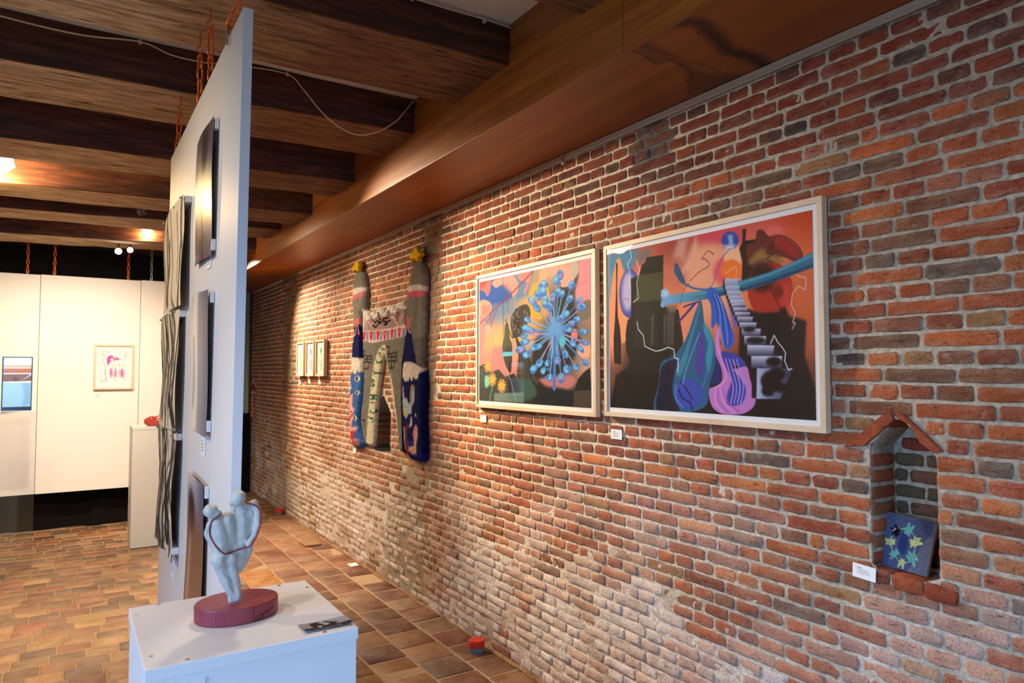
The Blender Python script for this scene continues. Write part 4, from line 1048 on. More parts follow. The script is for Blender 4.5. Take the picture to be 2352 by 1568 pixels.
        ['p',[86,168,230],.006,1,[[.609,.764],[.605,.751],[.615,.736],[.633,.728],[.648,.731],[.652,.744],[.642,.759],[.624,.768]]],
        ['p',[120,196,238],.006,1,[[.631,.771],[.622,.769],[.617,.76],[.619,.75],[.628,.746],[.637,.749],[.642,.757],[.639,.767]]],
        ['p',[64,120,210],.005,1,[[.669,.753],[.661,.746],[.661,.737],[.669,.731],[.681,.732],[.69,.74],[.69,.749],[.681,.755]]],
        ['p',[58,112,204],.004,1,[[.527,.769],[.515,.751],[.523,.725],[.545,.707],[.57,.706],[.581,.724],[.574,.75],[.551,.768]]],
        ['p',[86,168,230],.006,1,[[.515,.748],[.515,.731],[.532,.715],[.557,.71],[.574,.718],[.575,.734],[.558,.75],[.533,.756]]],
        ['p',[120,196,238],.006,1,[[.542,.759],[.531,.753],[.528,.742],[.534,.731],[.546,.727],[.556,.733],[.559,.745],[.553,.755]]],
        ['p',[64,120,210],.005,1,[[.544,.776],[.528,.775],[.52,.766],[.524,.755],[.537,.748],[.553,.75],[.561,.759],[.557,.77]]],
        ['p',[58,112,204],.004,1,[[.45,.654],[.446,.633],[.466,.61],[.497,.599],[.522,.607],[.526,.628],[.506,.651],[.475,.662]]],
        ['p',[86,168,230],.006,1,[[.446,.63],[.453,.614],[.478,.604],[.505,.607],[.519,.621],[.512,.637],[.488,.647],[.46,.644]]],
        ['p',[120,196,238],.006,1,[[.47,.648],[.462,.639],[.464,.627],[.475,.618],[.489,.619],[.496,.628],[.494,.64],[.483,.649]]],
        ['p',[64,120,210],.005,1,[[.487,.621],[.49,.608],[.502,.601],[.516,.605],[.524,.617],[.52,.631],[.509,.637],[.495,.633]]],
        ['p',[58,112,204],.004,1,[[.384,.606],[.386,.584],[.412,.565],[.447,.56],[.47,.572],[.468,.594],[.443,.613],[.408,.619]]],
        ['p',[86,168,230],.006,1,[[.385,.582],[.397,.567],[.424,.562],[.452,.57],[.463,.586],[.451,.601],[.424,.606],[.396,.599]]],
        ['p',[120,196,238],.006,1,[[.405,.604],[.4,.593],[.405,.581],[.419,.575],[.433,.578],[.438,.588],[.433,.6],[.419,.606]]],
        ['p',[64,120,210],.005,1,[[.395,.61],[.38,.601],[.378,.589],[.389,.58],[.406,.58],[.421,.589],[.423,.602],[.412,.611]]],
        ['p',[176,130,196],.006,1,[[.415,.601],[.415,.591],[.425,.583],[.439,.581],[.449,.588],[.449,.598],[.439,.606],[.425,.607]]],
        ['p',[58,112,204],.004,1,[[.428,.543],[.433,.523],[.46,.509],[.492,.509],[.511,.523],[.506,.542],[.48,.556],[.448,.557]]],
        ['p',[86,168,230],.006,1,[[.432,.521],[.445,.509],[.471,.508],[.494,.518],[.501,.534],[.488,.546],[.463,.547],[.439,.537]]],
        ['p',[120,196,238],.006,1,[[.447,.543],[.443,.532],[.451,.522],[.464,.518],[.476,.522],[.479,.533],[.472,.543],[.459,.547]]],
        ['p',[64,120,210],.005,1,[[.444,.551],[.428,.549],[.419,.539],[.423,.528],[.437,.522],[.453,.525],[.461,.534],[.457,.545]]],
        ['p',[58,112,204],.004,1,[[.424,.49],[.432,.476],[.455,.468],[.481,.472],[.494,.486],[.486,.5],[.463,.508],[.437,.504]]],
        ['p',[86,168,230],.006,1,[[.429,.473],[.441,.466],[.462,.468],[.479,.479],[.482,.492],[.469,.5],[.449,.498],[.432,.487]]],
        ['p',[120,196,238],.006,1,[[.436,.492],[.435,.484],[.443,.477],[.454,.475],[.463,.48],[.464,.488],[.456,.495],[.445,.497]]],
        ['p',[64,120,210],.005,1,[[.442,.491],[.433,.483],[.433,.473],[.442,.468],[.454,.47],[.463,.478],[.464,.487],[.455,.492]]],
        ['p',[58,112,204],.004,1,[[.435,.424],[.452,.407],[.487,.405],[.519,.418],[.531,.439],[.515,.455],[.48,.458],[.447,.445]]],
        ['p',[86,168,230],.006,1,[[.448,.406],[.468,.4],[.495,.409],[.513,.428],[.511,.446],[.492,.453],[.465,.443],[.447,.424]]],
        ['p',[120,196,238],.006,1,[[.454,.431],[.456,.419],[.469,.413],[.485,.414],[.494,.423],[.492,.434],[.479,.441],[.463,.439]]],
        ['p',[64,120,210],.005,1,[[.473,.467],[.456,.461],[.449,.45],[.455,.439],[.471,.435],[.488,.44],[.495,.451],[.489,.462]]],
        ['p',[58,112,204],.004,1,[[.458,.355],[.474,.347],[.499,.351],[.519,.366],[.522,.382],[.507,.39],[.482,.386],[.461,.371]]],
        ['p',[86,168,230],.006,1,[[.469,.344],[.485,.344],[.502,.355],[.51,.371],[.504,.383],[.489,.383],[.472,.372],[.464,.356]]],
        ['p',[120,196,238],.006,1,[[.466,.36],[.471,.353],[.482,.351],[.492,.355],[.497,.362],[.493,.369],[.482,.372],[.471,.368]]],
        ['p',[64,120,210],.005,1,[[.495,.366],[.484,.359],[.482,.35],[.489,.344],[.502,.345],[.512,.351],[.514,.36],[.507,.366]]],
        ['p',[58,112,204],.004,1,[[.472,.444],[.487,.427],[.52,.423],[.551,.434],[.563,.453],[.549,.47],[.517,.474],[.485,.464]]],
        ['p',[86,168,230],.006,1,[[.483,.426],[.502,.419],[.528,.426],[.546,.444],[.546,.461],[.528,.468],[.502,.461],[.483,.443]]],
        ['p',[120,196,238],.006,1,[[.49,.449],[.492,.439],[.503,.431],[.518,.432],[.528,.44],[.526,.451],[.515,.458],[.5,.457]]],
        ['p',[64,120,210],.005,1,[[.511,.468],[.498,.459],[.496,.447],[.506,.439],[.522,.44],[.535,.449],[.538,.461],[.528,.469]]],
        ['p',[176,130,196],.006,1,[[.505,.452],[.51,.444],[.523,.442],[.536,.446],[.541,.455],[.535,.463],[.522,.466],[.51,.461]]],
        ['p',[58,112,204],.004,1,[[.564,.594],[.56,.576],[.575,.556],[.6,.546],[.621,.552],[.625,.57],[.61,.589],[.585,.6]]],
        ['p',[86,168,230],.006,1,[[.559,.573],[.564,.559],[.584,.55],[.607,.551],[.619,.563],[.614,.577],[.595,.586],[.572,.584]]],
        ['p',[120,196,238],.006,1,[[.579,.589],[.572,.581],[.573,.571],[.582,.563],[.593,.563],[.6,.571],[.599,.581],[.59,.589]]],
        ['p',[64,120,210],.005,1,[[.544,.575],[.546,.563],[.556,.557],[.567,.561],[.575,.571],[.573,.583],[.563,.589],[.551,.585]]],
        ['p',[58,112,204],.004,1,[[.518,.601],[.515,.581],[.533,.561],[.562,.552],[.583,.56],[.586,.58],[.568,.599],[.54,.608]]],
        ['p',[86,168,230],.006,1,[[.514,.579],[.521,.564],[.544,.556],[.568,.559],[.58,.572],[.573,.587],[.551,.595],[.527,.591]]],
        ['p',[120,196,238],.006,1,[[.535,.596],[.528,.588],[.53,.576],[.541,.569],[.553,.57],[.559,.578],[.557,.59],[.546,.597]]],
        ['p',[64,120,210],.005,1,[[.541,.571],[.542,.559],[.552,.552],[.565,.555],[.573,.566],[.571,.578],[.561,.585],[.549,.582]]],
        ['p',[58,112,204],.004,1,[[.673,.251],[.696,.26],[.711,.286],[.71,.313],[.693,.326],[.67,.317],[.654,.292],[.656,.264]]],
        ['p',[86,168,230],.006,1,[[.689,.256],[.702,.27],[.703,.292],[.69,.309],[.671,.312],[.657,.298],[.656,.276],[.67,.258]]],
        ['p',[120,196,238],.006,1,[[.67,.262],[.682,.262],[.693,.27],[.698,.282],[.692,.291],[.68,.292],[.668,.283],[.664,.271]]],
        ['p',[64,120,210],.005,1,[[.666,.297],[.66,.284],[.666,.274],[.679,.272],[.692,.281],[.698,.294],[.692,.304],[.679,.305]]],
        ['p',[58,112,204],.004,1,[[.617,.131],[.642,.14],[.659,.166],[.66,.194],[.643,.207],[.619,.199],[.601,.173],[.6,.145]]],
        ['p',[86,168,230],.006,1,[[.634,.135],[.649,.149],[.651,.172],[.639,.19],[.62,.193],[.604,.179],[.602,.156],[.615,.138]]],
        ['p',[120,196,238],.006,1,[[.615,.142],[.628,.142],[.64,.15],[.645,.162],[.64,.172],[.628,.172],[.615,.164],[.61,.152]]],
        ['p',[64,120,210],.005,1,[[.631,.208],[.615,.207],[.604,.198],[.604,.186],[.616,.178],[.632,.179],[.643,.188],[.642,.2]]],
        ['p',[58,112,204],.004,1,[[.708,.192],[.728,.203],[.738,.229],[.732,.253],[.714,.263],[.693,.251],[.683,.226],[.689,.201]]],
        ['p',[86,168,230],.006,1,[[.721,.198],[.732,.213],[.728,.233],[.713,.247],[.694,.246],[.683,.232],[.687,.211],[.702,.197]]],
        ['p',[120,196,238],.006,1,[[.702,.2],[.714,.202],[.723,.211],[.725,.223],[.718,.23],[.707,.229],[.697,.219],[.695,.208]]],
        ['p',[64,120,210],.005,1,[[.714,.237],[.7,.232],[.694,.222],[.699,.212],[.712,.209],[.726,.214],[.733,.225],[.728,.234]]],
        ['p',[176,130,196],.006,1,[[.714,.218],[.723,.223],[.728,.233],[.725,.243],[.716,.247],[.707,.242],[.702,.232],[.705,.222]]],
        ['p',[58,112,204],.004,1,[[.795,.184],[.808,.196],[.81,.216],[.8,.233],[.784,.236],[.771,.224],[.769,.204],[.779,.188]]],
        ['p',[86,168,230],.006,1,[[.802,.191],[.807,.203],[.799,.216],[.785,.224],[.771,.22],[.766,.208],[.773,.194],[.788,.187]]],
        ['p',[120,196,238],.006,1,[[.788,.187],[.797,.19],[.802,.198],[.8,.207],[.794,.211],[.785,.208],[.78,.199],[.782,.191]]],
        ['p',[64,120,210],.005,1,[[.796,.232],[.789,.238],[.779,.238],[.773,.231],[.773,.222],[.78,.215],[.789,.215],[.796,.222]]],
        ['p',[58,112,204],.004,1,[[.789,.357],[.799,.371],[.796,.391],[.781,.406],[.763,.406],[.753,.393],[.756,.372],[.771,.358]]],
        ['p',[86,168,230],.006,1,[[.793,.365],[.795,.378],[.784,.39],[.767,.395],[.753,.389],[.751,.376],[.762,.363],[.78,.359]]],
        ['p',[120,196,238],.006,1,[[.78,.359],[.788,.363],[.791,.372],[.787,.38],[.779,.383],[.771,.379],[.768,.37],[.772,.361]]],
        ['p',[64,120,210],.005,1,[[.764,.392],[.759,.383],[.763,.374],[.772,.373],[.782,.378],[.787,.387],[.784,.396],[.774,.398]]],
        ['p',[58,112,204],.004,1,[[.551,.254],[.576,.254],[.602,.273],[.613,.3],[.605,.318],[.58,.318],[.554,.299],[.542,.273]]],
        ['p',[86,168,230],.006,1,[[.569,.251],[.588,.259],[.599,.28],[.596,.302],[.58,.311],[.562,.303],[.55,.282],[.554,.26]]],
        ['p',[120,196,238],.006,1,[[.556,.265],[.566,.261],[.58,.264],[.59,.274],[.589,.285],[.579,.29],[.565,.286],[.555,.276]]],
        ['p',[64,120,210],.005,1,[[.564,.282],[.557,.269],[.562,.259],[.575,.257],[.589,.264],[.596,.277],[.591,.288],[.578,.29]]],
        ['p',[58,112,204],.004,1,[[.632,.233],[.653,.239],[.669,.26],[.672,.285],[.659,.298],[.638,.292],[.621,.271],[.618,.246]]],
        ['p',[86,168,230],.006,1,[[.646,.235],[.66,.246],[.663,.265],[.654,.282],[.638,.286],[.624,.275],[.621,.256],[.63,.239]]],
        ['p',[120,196,238],.006,1,[[.631,.242],[.641,.24],[.652,.247],[.657,.257],[.654,.265],[.643,.267],[.632,.261],[.627,.25]]],
        ['p',[64,120,210],.005,1,[[.636,.292],[.625,.283],[.623,.273],[.632,.266],[.646,.268],[.657,.276],[.658,.287],[.65,.293]]],
        ['p',[58,112,204],.004,1,[[.889,.416],[.887,.432],[.87,.443],[.847,.445],[.833,.435],[.835,.419],[.852,.408],[.875,.406]]],
        ['p',[86,168,230],.006,1,[[.883,.424],[.875,.434],[.857,.436],[.84,.429],[.833,.417],[.842,.407],[.86,.405],[.877,.412]]],
        ['p',[120,196,238],.006,1,[[.878,.411],[.881,.419],[.876,.427],[.868,.431],[.859,.428],[.856,.42],[.86,.412],[.869,.409]]],
        ['p',[64,120,210],.005,1,[[.862,.441],[.853,.435],[.849,.427],[.855,.42],[.866,.419],[.876,.424],[.879,.433],[.873,.44]]],
        ['p',[176,130,196],.006,1,[[.876,.427],[.876,.434],[.869,.439],[.86,.439],[.854,.434],[.854,.427],[.861,.422],[.87,.422]]],
        ['p',[58,112,204],.004,1,[[.894,.587],[.877,.592],[.855,.584],[.841,.566],[.843,.55],[.86,.544],[.882,.553],[.896,.571]]],
        ['p',[86,168,230],.006,1,[[.876,.585],[.861,.583],[.849,.57],[.846,.553],[.855,.542],[.87,.544],[.882,.558],[.885,.575]]],
        ['p',[120,196,238],.006,1,[[.888,.575],[.882,.581],[.872,.581],[.863,.576],[.861,.568],[.867,.562],[.878,.561],[.886,.567]]],
        ['p',[64,120,210],.005,1,[[.893,.55],[.885,.557],[.875,.557],[.869,.55],[.87,.54],[.877,.532],[.887,.532],[.894,.539]]],
        ['p',[58,112,204],.004,1,[[.87,.468],[.861,.483],[.837,.49],[.812,.484],[.8,.469],[.809,.453],[.834,.447],[.859,.453]]],
        ['p',[86,168,230],.006,1,[[.858,.475],[.845,.483],[.825,.479],[.809,.466],[.807,.451],[.82,.444],[.841,.448],[.856,.461]]],
        ['p',[120,196,238],.006,1,[[.857,.46],[.857,.469],[.849,.476],[.838,.476],[.83,.471],[.83,.462],[.838,.455],[.849,.454]]],
        ['p',[64,120,210],.005,1,[[.832,.46],[.819,.462],[.81,.456],[.808,.446],[.816,.438],[.828,.436],[.838,.441],[.839,.451]]],
        ['p',[58,112,204],.004,1,[[.58,.729],[.567,.711],[.573,.684],[.594,.664],[.619,.663],[.632,.68],[.626,.707],[.605,.727]]],
        ['p',[86,168,230],.006,1,[[.568,.708],[.566,.691],[.582,.674],[.607,.667],[.625,.674],[.626,.691],[.61,.708],[.586,.715]]],
        ['p',[120,196,238],.006,1,[[.595,.718],[.584,.712],[.58,.701],[.585,.689],[.597,.685],[.608,.69],[.611,.702],[.606,.713]]],
        ['p',[64,120,210],.005,1,[[.608,.693],[.596,.702],[.582,.701],[.575,.691],[.577,.678],[.589,.67],[.603,.67],[.611,.68]]],
        ['p',[58,112,204],.004,1,[[.658,.723],[.645,.712],[.645,.692],[.656,.675],[.673,.671],[.685,.682],[.686,.702],[.675,.719]]],
        ['p',[86,168,230],.006,1,[[.645,.708],[.641,.696],[.649,.682],[.665,.674],[.679,.677],[.683,.689],[.675,.703],[.659,.711]]],
        ['p',[120,196,238],.006,1,[[.666,.715],[.657,.713],[.652,.705],[.654,.696],[.661,.692],[.67,.694],[.674,.702],[.673,.711]]],
        ['p',[64,120,210],.005,1,[[.669,.698],[.668,.688],[.674,.682],[.684,.682],[.692,.689],[.693,.699],[.686,.705],[.677,.705]]],
        ['p',[58,112,204],.004,1,[[.753,.712],[.735,.704],[.726,.682],[.731,.659],[.747,.649],[.766,.657],[.775,.679],[.77,.702]]],
        ['p',[86,168,230],.006,1,[[.736,.699],[.726,.687],[.729,.668],[.743,.654],[.759,.653],[.769,.665],[.766,.683],[.752,.698]]],
        ['p',[120,196,238],.006,1,[[.758,.699],[.748,.699],[.739,.692],[.738,.682],[.744,.674],[.754,.675],[.763,.682],[.764,.692]]],
        ['p',[64,120,210],.005,1,[[.763,.69],[.751,.686],[.746,.677],[.751,.668],[.764,.665],[.776,.669],[.781,.678],[.775,.687]]],
        ['p',[176,130,196],.006,1,[[.756,.698],[.747,.695],[.743,.686],[.745,.677],[.753,.673],[.762,.676],[.766,.685],[.763,.694]]],
        ['p',[58,112,204],.004,1,[[.827,.667],[.807,.664],[.79,.646],[.786,.622],[.798,.608],[.818,.611],[.835,.629],[.838,.652]]],
        ['p',[86,168,230],.006,1,[[.807,.658],[.794,.649],[.789,.631],[.797,.613],[.812,.607],[.825,.616],[.829,.635],[.822,.652]]],
        ['p',[120,196,238],.006,1,[[.827,.653],[.818,.656],[.807,.651],[.801,.642],[.804,.633],[.814,.63],[.825,.635],[.83,.644]]],
        ['p',[64,120,210],.005,1,[[.793,.647],[.789,.636],[.795,.627],[.806,.626],[.817,.633],[.82,.644],[.815,.653],[.803,.654]]]],
    'tap': [['p',[225,215,205],.008,0,[[5.663,2.2425],[5.5152,2.2457],[5.3487,2.2344],[5.3447,2.199],[5.4465,2.1971],[5.6614,2.1843]]],
        ['p',[218,118,130],.008,0,[[5.6668,2.1848],[5.4465,2.196],[5.3446,2.1978],[5.3797,2.1673],[5.4207,2.1622],[5.4454,2.1497],[5.4793,2.1646],[5.547,2.1528],[5.5814,2.1468],[5.6078,2.1552],[5.6477,2.1343],[5.6696,2.1576]]],
        ['p',[214,110,120],.006,0,[[5.5687,1.9894],[5.4918,1.9933],[5.4669,2.0065],[5.4491,1.961],[5.4654,1.9442],[5.5245,1.9418],[5.5622,1.9409]]],
        ['p',[20,24,84],.006,0,[[5.5844,1.9272],[5.5582,1.9197],[5.5245,1.9418],[5.4901,1.922],[5.4654,1.9442],[5.4364,1.919],[5.4171,1.6731],[5.4219,1.596],[5.6722,1.5978],[5.6624,1.7614],[5.6179,1.8747]]],
        ['l',[235,150,150],.002,1,[[5.5327,1.9303],[5.5398,1.871],[5.5651,1.8542]],.014],
        ['l',[235,150,150],.002,1,[[5.4905,1.9398],[5.4717,1.8618]],.014],
        ['p',[20,24,84],.006,0,[[5.6761,1.8245],[5.405,1.8137],[5.3996,1.6666],[5.6719,1.6715]]],
        ['p',[225,215,205],.008,0,[[5.676,1.6688],[5.5868,1.6741],[5.407,1.6621],[5.4005,1.5476],[5.437,1.5611],[5.4655,1.5476],[5.4857,1.5783],[5.5239,1.5442],[5.5633,1.5373],[5.604,1.5649],[5.6277,1.5441],[5.6851,1.5511]]],
        ['p',[64,108,176],.006,0,[[5.7057,1.5476],[5.6237,1.5442],[5.5435,1.5373],[5.3893,1.5543],[5.3748,1.3439],[5.4474,1.2069],[5.4554,1.1391],[5.3958,1.0428],[5.3197,.9827],[5.4311,.9331],[5.6578,.9261],[5.7185,1.2632],[5.7232,1.4315]]],
        ['p',[225,215,205],.008,0,[[5.676,1.6688],[5.407,1.6621],[5.4005,1.5476],[5.437,1.5611],[5.4655,1.5476],[5.4857,1.5783],[5.5239,1.5442],[5.5632,1.5359],[5.604,1.5649],[5.6277,1.5441],[5.6851,1.5511]]],
        ['p',[225,215,205],.006,1,[[5.4297,1.4984],[5.4461,1.4811],[5.4869,1.4735],[5.5286,1.4802],[5.5464,1.4975],[5.5295,1.5151],[5.4882,1.5225],[5.447,1.5155]]],
        ['p',[15,14,16],.006,1,[[5.4759,1.4981],[5.4824,1.485],[5.4988,1.4795],[5.5155,1.4847],[5.5227,1.4977],[5.5162,1.5108],[5.4997,1.5163],[5.483,1.511]]],
        ['p',[225,215,205],.006,1,[[5.6286,1.4261],[5.6377,1.4113],[5.6606,1.4047],[5.6839,1.4103],[5.694,1.425],[5.6848,1.44],[5.6617,1.4465],[5.6385,1.4407]]],
        ['p',[15,14,16],.006,1,[[5.6603,1.4256],[5.6639,1.4144],[5.673,1.4097],[5.6824,1.4141],[5.6866,1.4251],[5.683,1.4363],[5.6739,1.4411],[5.6645,1.4366]]],
        ['p',[225,215,205],.006,1,[[5.4346,1.3858],[5.4489,1.3721],[5.4842,1.3656],[5.5202,1.3702],[5.5355,1.3833],[5.5209,1.3972],[5.4852,1.4036],[5.4495,1.3988]]],
        ['p',[15,14,16],.006,1,[[5.4762,1.3848],[5.4818,1.3746],[5.496,1.37],[5.5105,1.3738],[5.5167,1.3838],[5.511,1.394],[5.4967,1.3986],[5.4823,1.3947]]],
        ['p',[225,215,205],.006,1,[[5.495,1.1774],[5.5071,1.1604],[5.5374,1.1519],[5.5684,1.1569],[5.5816,1.1726],[5.5692,1.1898],[5.5386,1.1982],[5.508,1.193]]],
        ['p',[15,14,16],.006,1,[[5.5325,1.1753],[5.5373,1.1628],[5.5494,1.157],[5.5619,1.1614],[5.5673,1.1734],[5.5625,1.186],[5.5503,1.1918],[5.5379,1.1873]]],
        ['p',[232,170,165],.01,0,[[5.5891,1.3786],[5.5936,1.3233],[5.6062,1.2677],[5.536,1.2501],[5.5747,1.2141],[5.5932,1.1582],[5.6217,1.0946],[5.4836,1.1104],[5.4734,1.0908],[5.5706,1.0569],[5.6093,1.006],[5.4329,1.0065],[5.4415,.9656],[5.5479,.9462],[5.6482,.9477],[5.7105,1.1236],[5.7309,1.3329]]],
        ['l',[214,60,70],.002,1,[[5.6862,1.2157],[5.6455,1.2245],[5.5947,1.2132],[5.6342,1.1836],[5.6959,1.1943],[5.654,1.1617],[5.6144,1.1984]],.012],
        ['p',[222,40,44],.008,0,[[5.641,1.0587],[5.571,1.0705],[5.5311,1.0597],[5.5898,1.0281],[5.5494,1.0039],[5.6087,.9854],[5.6541,1.0163]]],
        ['p',[186,110,110],.01,0,[[5.5887,.9871],[5.4521,1.0083],[5.4322,.9798],[5.5283,.9499],[5.6279,.948]]],
        ['p',[225,215,205],.008,0,[[4.5263,2.1542],[4.2967,2.1449],[4.2374,2.1239],[4.237,2.0899],[4.3193,2.1029],[4.5419,2.1097]]],
        ['p',[222,98,124],.008,0,[[4.5444,2.1109],[4.3193,2.1039],[4.237,2.0899],[4.2616,2.0631],[4.2957,2.0574],[4.3362,2.0626],[4.3657,2.0802],[4.3773,2.0664],[4.407,2.0691],[4.4493,2.0881],[4.4733,2.0626],[4.5103,2.0735],[4.5536,2.0544]]],
        ['p',[214,110,120],.006,0,[[4.552,1.9416],[4.5271,1.945],[4.4959,1.9226],[4.4472,1.9295],[4.4468,1.8993],[4.4404,1.8689],[4.5574,1.8831],[4.5454,1.9156]]],
        ['p',[214,110,120],.006,0,[[4.5575,1.8857],[4.5076,1.8777],[4.513,1.8222],[4.544,1.8212]]],
        ['p',[20,24,84],.006,0,[[4.4951,1.8669],[4.4583,1.8548],[4.4218,1.8229],[4.4031,1.7623],[4.3667,1.687],[4.3484,1.6276],[4.6043,1.6312],[4.5831,1.7435],[4.5565,1.8192],[4.513,1.8222]]],
        ['l',[235,180,180],.002,1,[[4.4853,1.8663],[4.4703,1.8403],[4.4398,1.8228]],.014],
        ['p',[20,24,84],.006,0,[[4.5684,1.7804],[4.4168,1.7744],[4.3815,1.693],[4.3332,1.607],[4.2472,1.5727],[4.1956,1.5449],[4.189,.9111],[4.5956,.8637],[4.6327,1.3667],[4.6215,1.6041]]],
        ['p',[110,106,98],.006,0,[[4.4128,1.7857],[4.2301,1.778],[4.228,1.5809],[4.3198,1.6012],[4.3746,1.6871]]],
        ['p',[225,215,205],.006,0,[[4.6068,1.6098],[4.52,1.6235],[4.4356,1.6224],[4.3534,1.6072],[4.2538,1.5755],[4.2665,1.5533],[4.2992,1.5421],[4.3187,1.5055],[4.3454,1.5025],[4.3724,1.5051],[4.393,1.5192],[4.4063,1.4905],[4.4339,1.4931],[4.4481,1.5218],[4.4686,1.487],[4.4926,1.4926],[4.5039,1.4837],[4.5396,1.4863],[4.5544,1.5154],[4.5832,1.4976],[4.6081,1.5003]]],
        ['p',[170,190,200],.008,0,[[4.5723,1.4507],[4.5534,1.4451],[4.5528,1.4042],[4.538,1.3754],[4.5023,1.3707],[4.4596,1.3317],[4.4251,1.3502],[4.4331,1.4301],[4.4196,1.4561],[4.3854,1.4623],[4.3676,1.4428],[4.3705,1.3521],[4.4109,1.3165],[4.4172,1.2706],[4.4725,1.2564],[4.5074,1.2257],[4.5507,1.2583],[4.5704,1.3217]]],
        ['p',[190,160,190],.01,0,[[4.5722,1.4448],[4.5491,1.4452],[4.5456,1.4044],[4.5379,1.3696],[4.5668,1.3745]]],
        ['l',[210,110,50],.002,1,[[4.4389,1.3497],[4.4357,1.4185],[4.4264,1.4502],[4.3991,1.4621],[4.3758,1.4539]],.012],
        ['l',[60,130,80],.002,1,[[4.421,1.3503],[4.4164,1.4247],[4.403,1.4467],[4.3852,1.4453]],.012],
        ['p',[214,180,70],.008,0,[[4.5614,1.2986],[4.5226,1.3003],[4.5147,1.2427],[4.5462,1.2439]]],
        ['p',[110,44,28],.008,0,[[4.5138,1.179],[4.4717,1.1932],[4.4166,1.2251],[4.4055,1.2143],[4.4575,1.1769],[4.4852,1.1578],[4.4844,1.0946],[4.4559,1.0569],[4.4686,.9699],[4.4969,.9843],[4.5238,1.08]]],
        ['p',[170,180,205],.008,0,[[4.5494,1.168],[4.525,1.1667],[4.5234,1.0511],[4.5042,1.0009],[4.5329,1.0213],[4.5483,1.0896]]],
        ['p',[200,205,215],.008,0,[[4.4374,1.2353],[4.41,1.2482],[4.4026,1.2032],[4.4051,1.186],[4.4573,1.1655],[4.4301,1.2072]]],
        ['p',[214,170,150],.01,0,[[4.3617,1.1831],[4.3484,1.2008],[4.3148,1.175],[4.3102,1.1251],[4.3335,1.073],[4.3326,1.0004],[4.3863,.9895],[4.4137,1.0038],[4.4621,1.0049],[4.4626,1.0363],[4.3871,1.0515],[4.3715,1.1035],[4.3882,1.1418]]],
        ['p',[38,48,130],.01,0,[[4.4771,1.0751],[4.3875,1.0881],[4.3735,1.0527],[4.4556,1.0397]]],
        ['l',[226,100,110],.002,1,[[4.3683,1.1714],[4.388,1.1248],[4.3714,1.0979]],.014],
        ['l',[235,235,240],.002,0,[[4.3493,1.2683],[4.3464,1.2544]],.012],
        ['p',[36,44,140],.03,0,[[4.5396,.9859],[4.4546,.9656],[4.3726,.9796],[4.2282,1.0051],[4.2211,.9402],[4.4542,.9315]]],
        ['l',[226,110,110],.002,1,[[4.4554,1.0226],[4.4139,1.0151],[4.4204,.9918]],.01],
        ['p',[230,222,215],.01,0,[[5.4332,2.0601],[4.5476,2.0692],[4.5465,1.9975],[4.6746,2.0048],[4.7536,1.9791],[4.8631,1.9896],[4.9761,1.9703],[5.0939,1.9811],[5.2,1.9627],[5.2626,1.9667],[5.3423,1.9602],[5.4053,1.8646],[5.4284,1.8657]]],
        ['p',[168,138,134],.008,0,[[5.3676,2.0026],[5.3504,1.9607],[5.2703,1.9586],[5.2477,2.003],[5.2086,1.9974],[5.1846,1.9617],[5.1085,1.9624],[5.087,2.0113],[5.035,2.002],[4.9906,1.9713],[4.9189,1.9719],[4.9056,2.0144],[4.8565,2.008],[4.8214,1.9732],[4.7535,1.9738],[4.7011,2.0199],[4.6682,2.0121],[4.6548,1.9902],[4.578,1.9948],[4.5726,1.8866],[4.806,1.8761],[5.0917,1.8748],[5.3811,1.8838]]],
        ['l',[18,14,16],.002,1,[[5.1922,1.9594],[5.1382,1.9362],[5.0932,1.9475],[5.0483,1.9336],[5.0044,1.9336],[4.9758,1.9566],[4.8835,1.9586],[4.8633,2.0004]],.015],
        ['l',[18,14,16],.002,1,[[5.1913,1.9168],[5.1223,1.9005],[5.0777,1.9214],[5.0043,1.9309]],.015],
        ['l',[18,14,16],.002,1,[[4.9755,1.9373],[4.9181,1.9283],[4.8344,1.9312]],.015],
        ['l',[18,14,16],.002,1,[[4.9678,1.9122],[4.8966,1.9097]],.015],
        ['l',[18,14,16],.002,1,[[5.087,2.0085],[5.0563,1.9646],[5.0267,1.9544]],.015],
        ['l',[232,190,180],.002,1,[[4.8211,1.9587],[4.753,1.9393],[4.6989,1.8808]],.014],
        ['l',[96,50,30],.002,1,[[4.6743,1.9864],[4.6931,1.9354],[4.7261,1.927],[4.7203,1.9793],[4.6872,1.9769],[4.7001,1.9569]],.01],
        ['l',[180,176,190],.002,1,[[4.5904,1.9751],[4.6474,1.9273],[4.621,1.8894]],.012],
        ['l',[222,180,175],.002,1,[[5.3422,1.9544],[5.2621,1.9437],[5.2302,1.919],[5.1765,1.9442]],.012],
        ['l',[168,172,190],.002,0,[[5.3338,1.9423],[5.333,1.9075]],.03],
        ['p',[236,210,205],.006,0,[[5.4289,1.8833],[5.0917,1.8748],[4.806,1.8761],[4.5575,1.8882],[4.5438,1.8084],[4.8046,1.7935],[5.0601,1.7844],[5.196,1.7782],[5.3064,1.7965],[5.4269,1.804]]],
        ['p',[216,40,60],.006,0,[[5.417,1.871],[5.381,1.8763],[5.3386,1.8718],[5.3567,1.8158],[5.3791,1.7981],[5.4024,1.8118]]],
        ['l',[240,190,180],.002,0,[[5.3874,1.8725],[5.3834,1.8402]],.006],
        ['p',[216,40,60],.006,0,[[5.2604,1.868],[5.226,1.8732],[5.1857,1.8689],[5.203,1.8141],[5.2244,1.7968],[5.2465,1.8102]]],
        ['l',[240,190,180],.002,0,[[5.2322,1.8695],[5.2284,1.838]],.006],
        ['p',[216,40,60],.006,0,[[5.117,1.8655],[5.0841,1.8705],[5.0455,1.8663],[5.0622,1.8128],[5.0826,1.7958],[5.1038,1.8089]]],
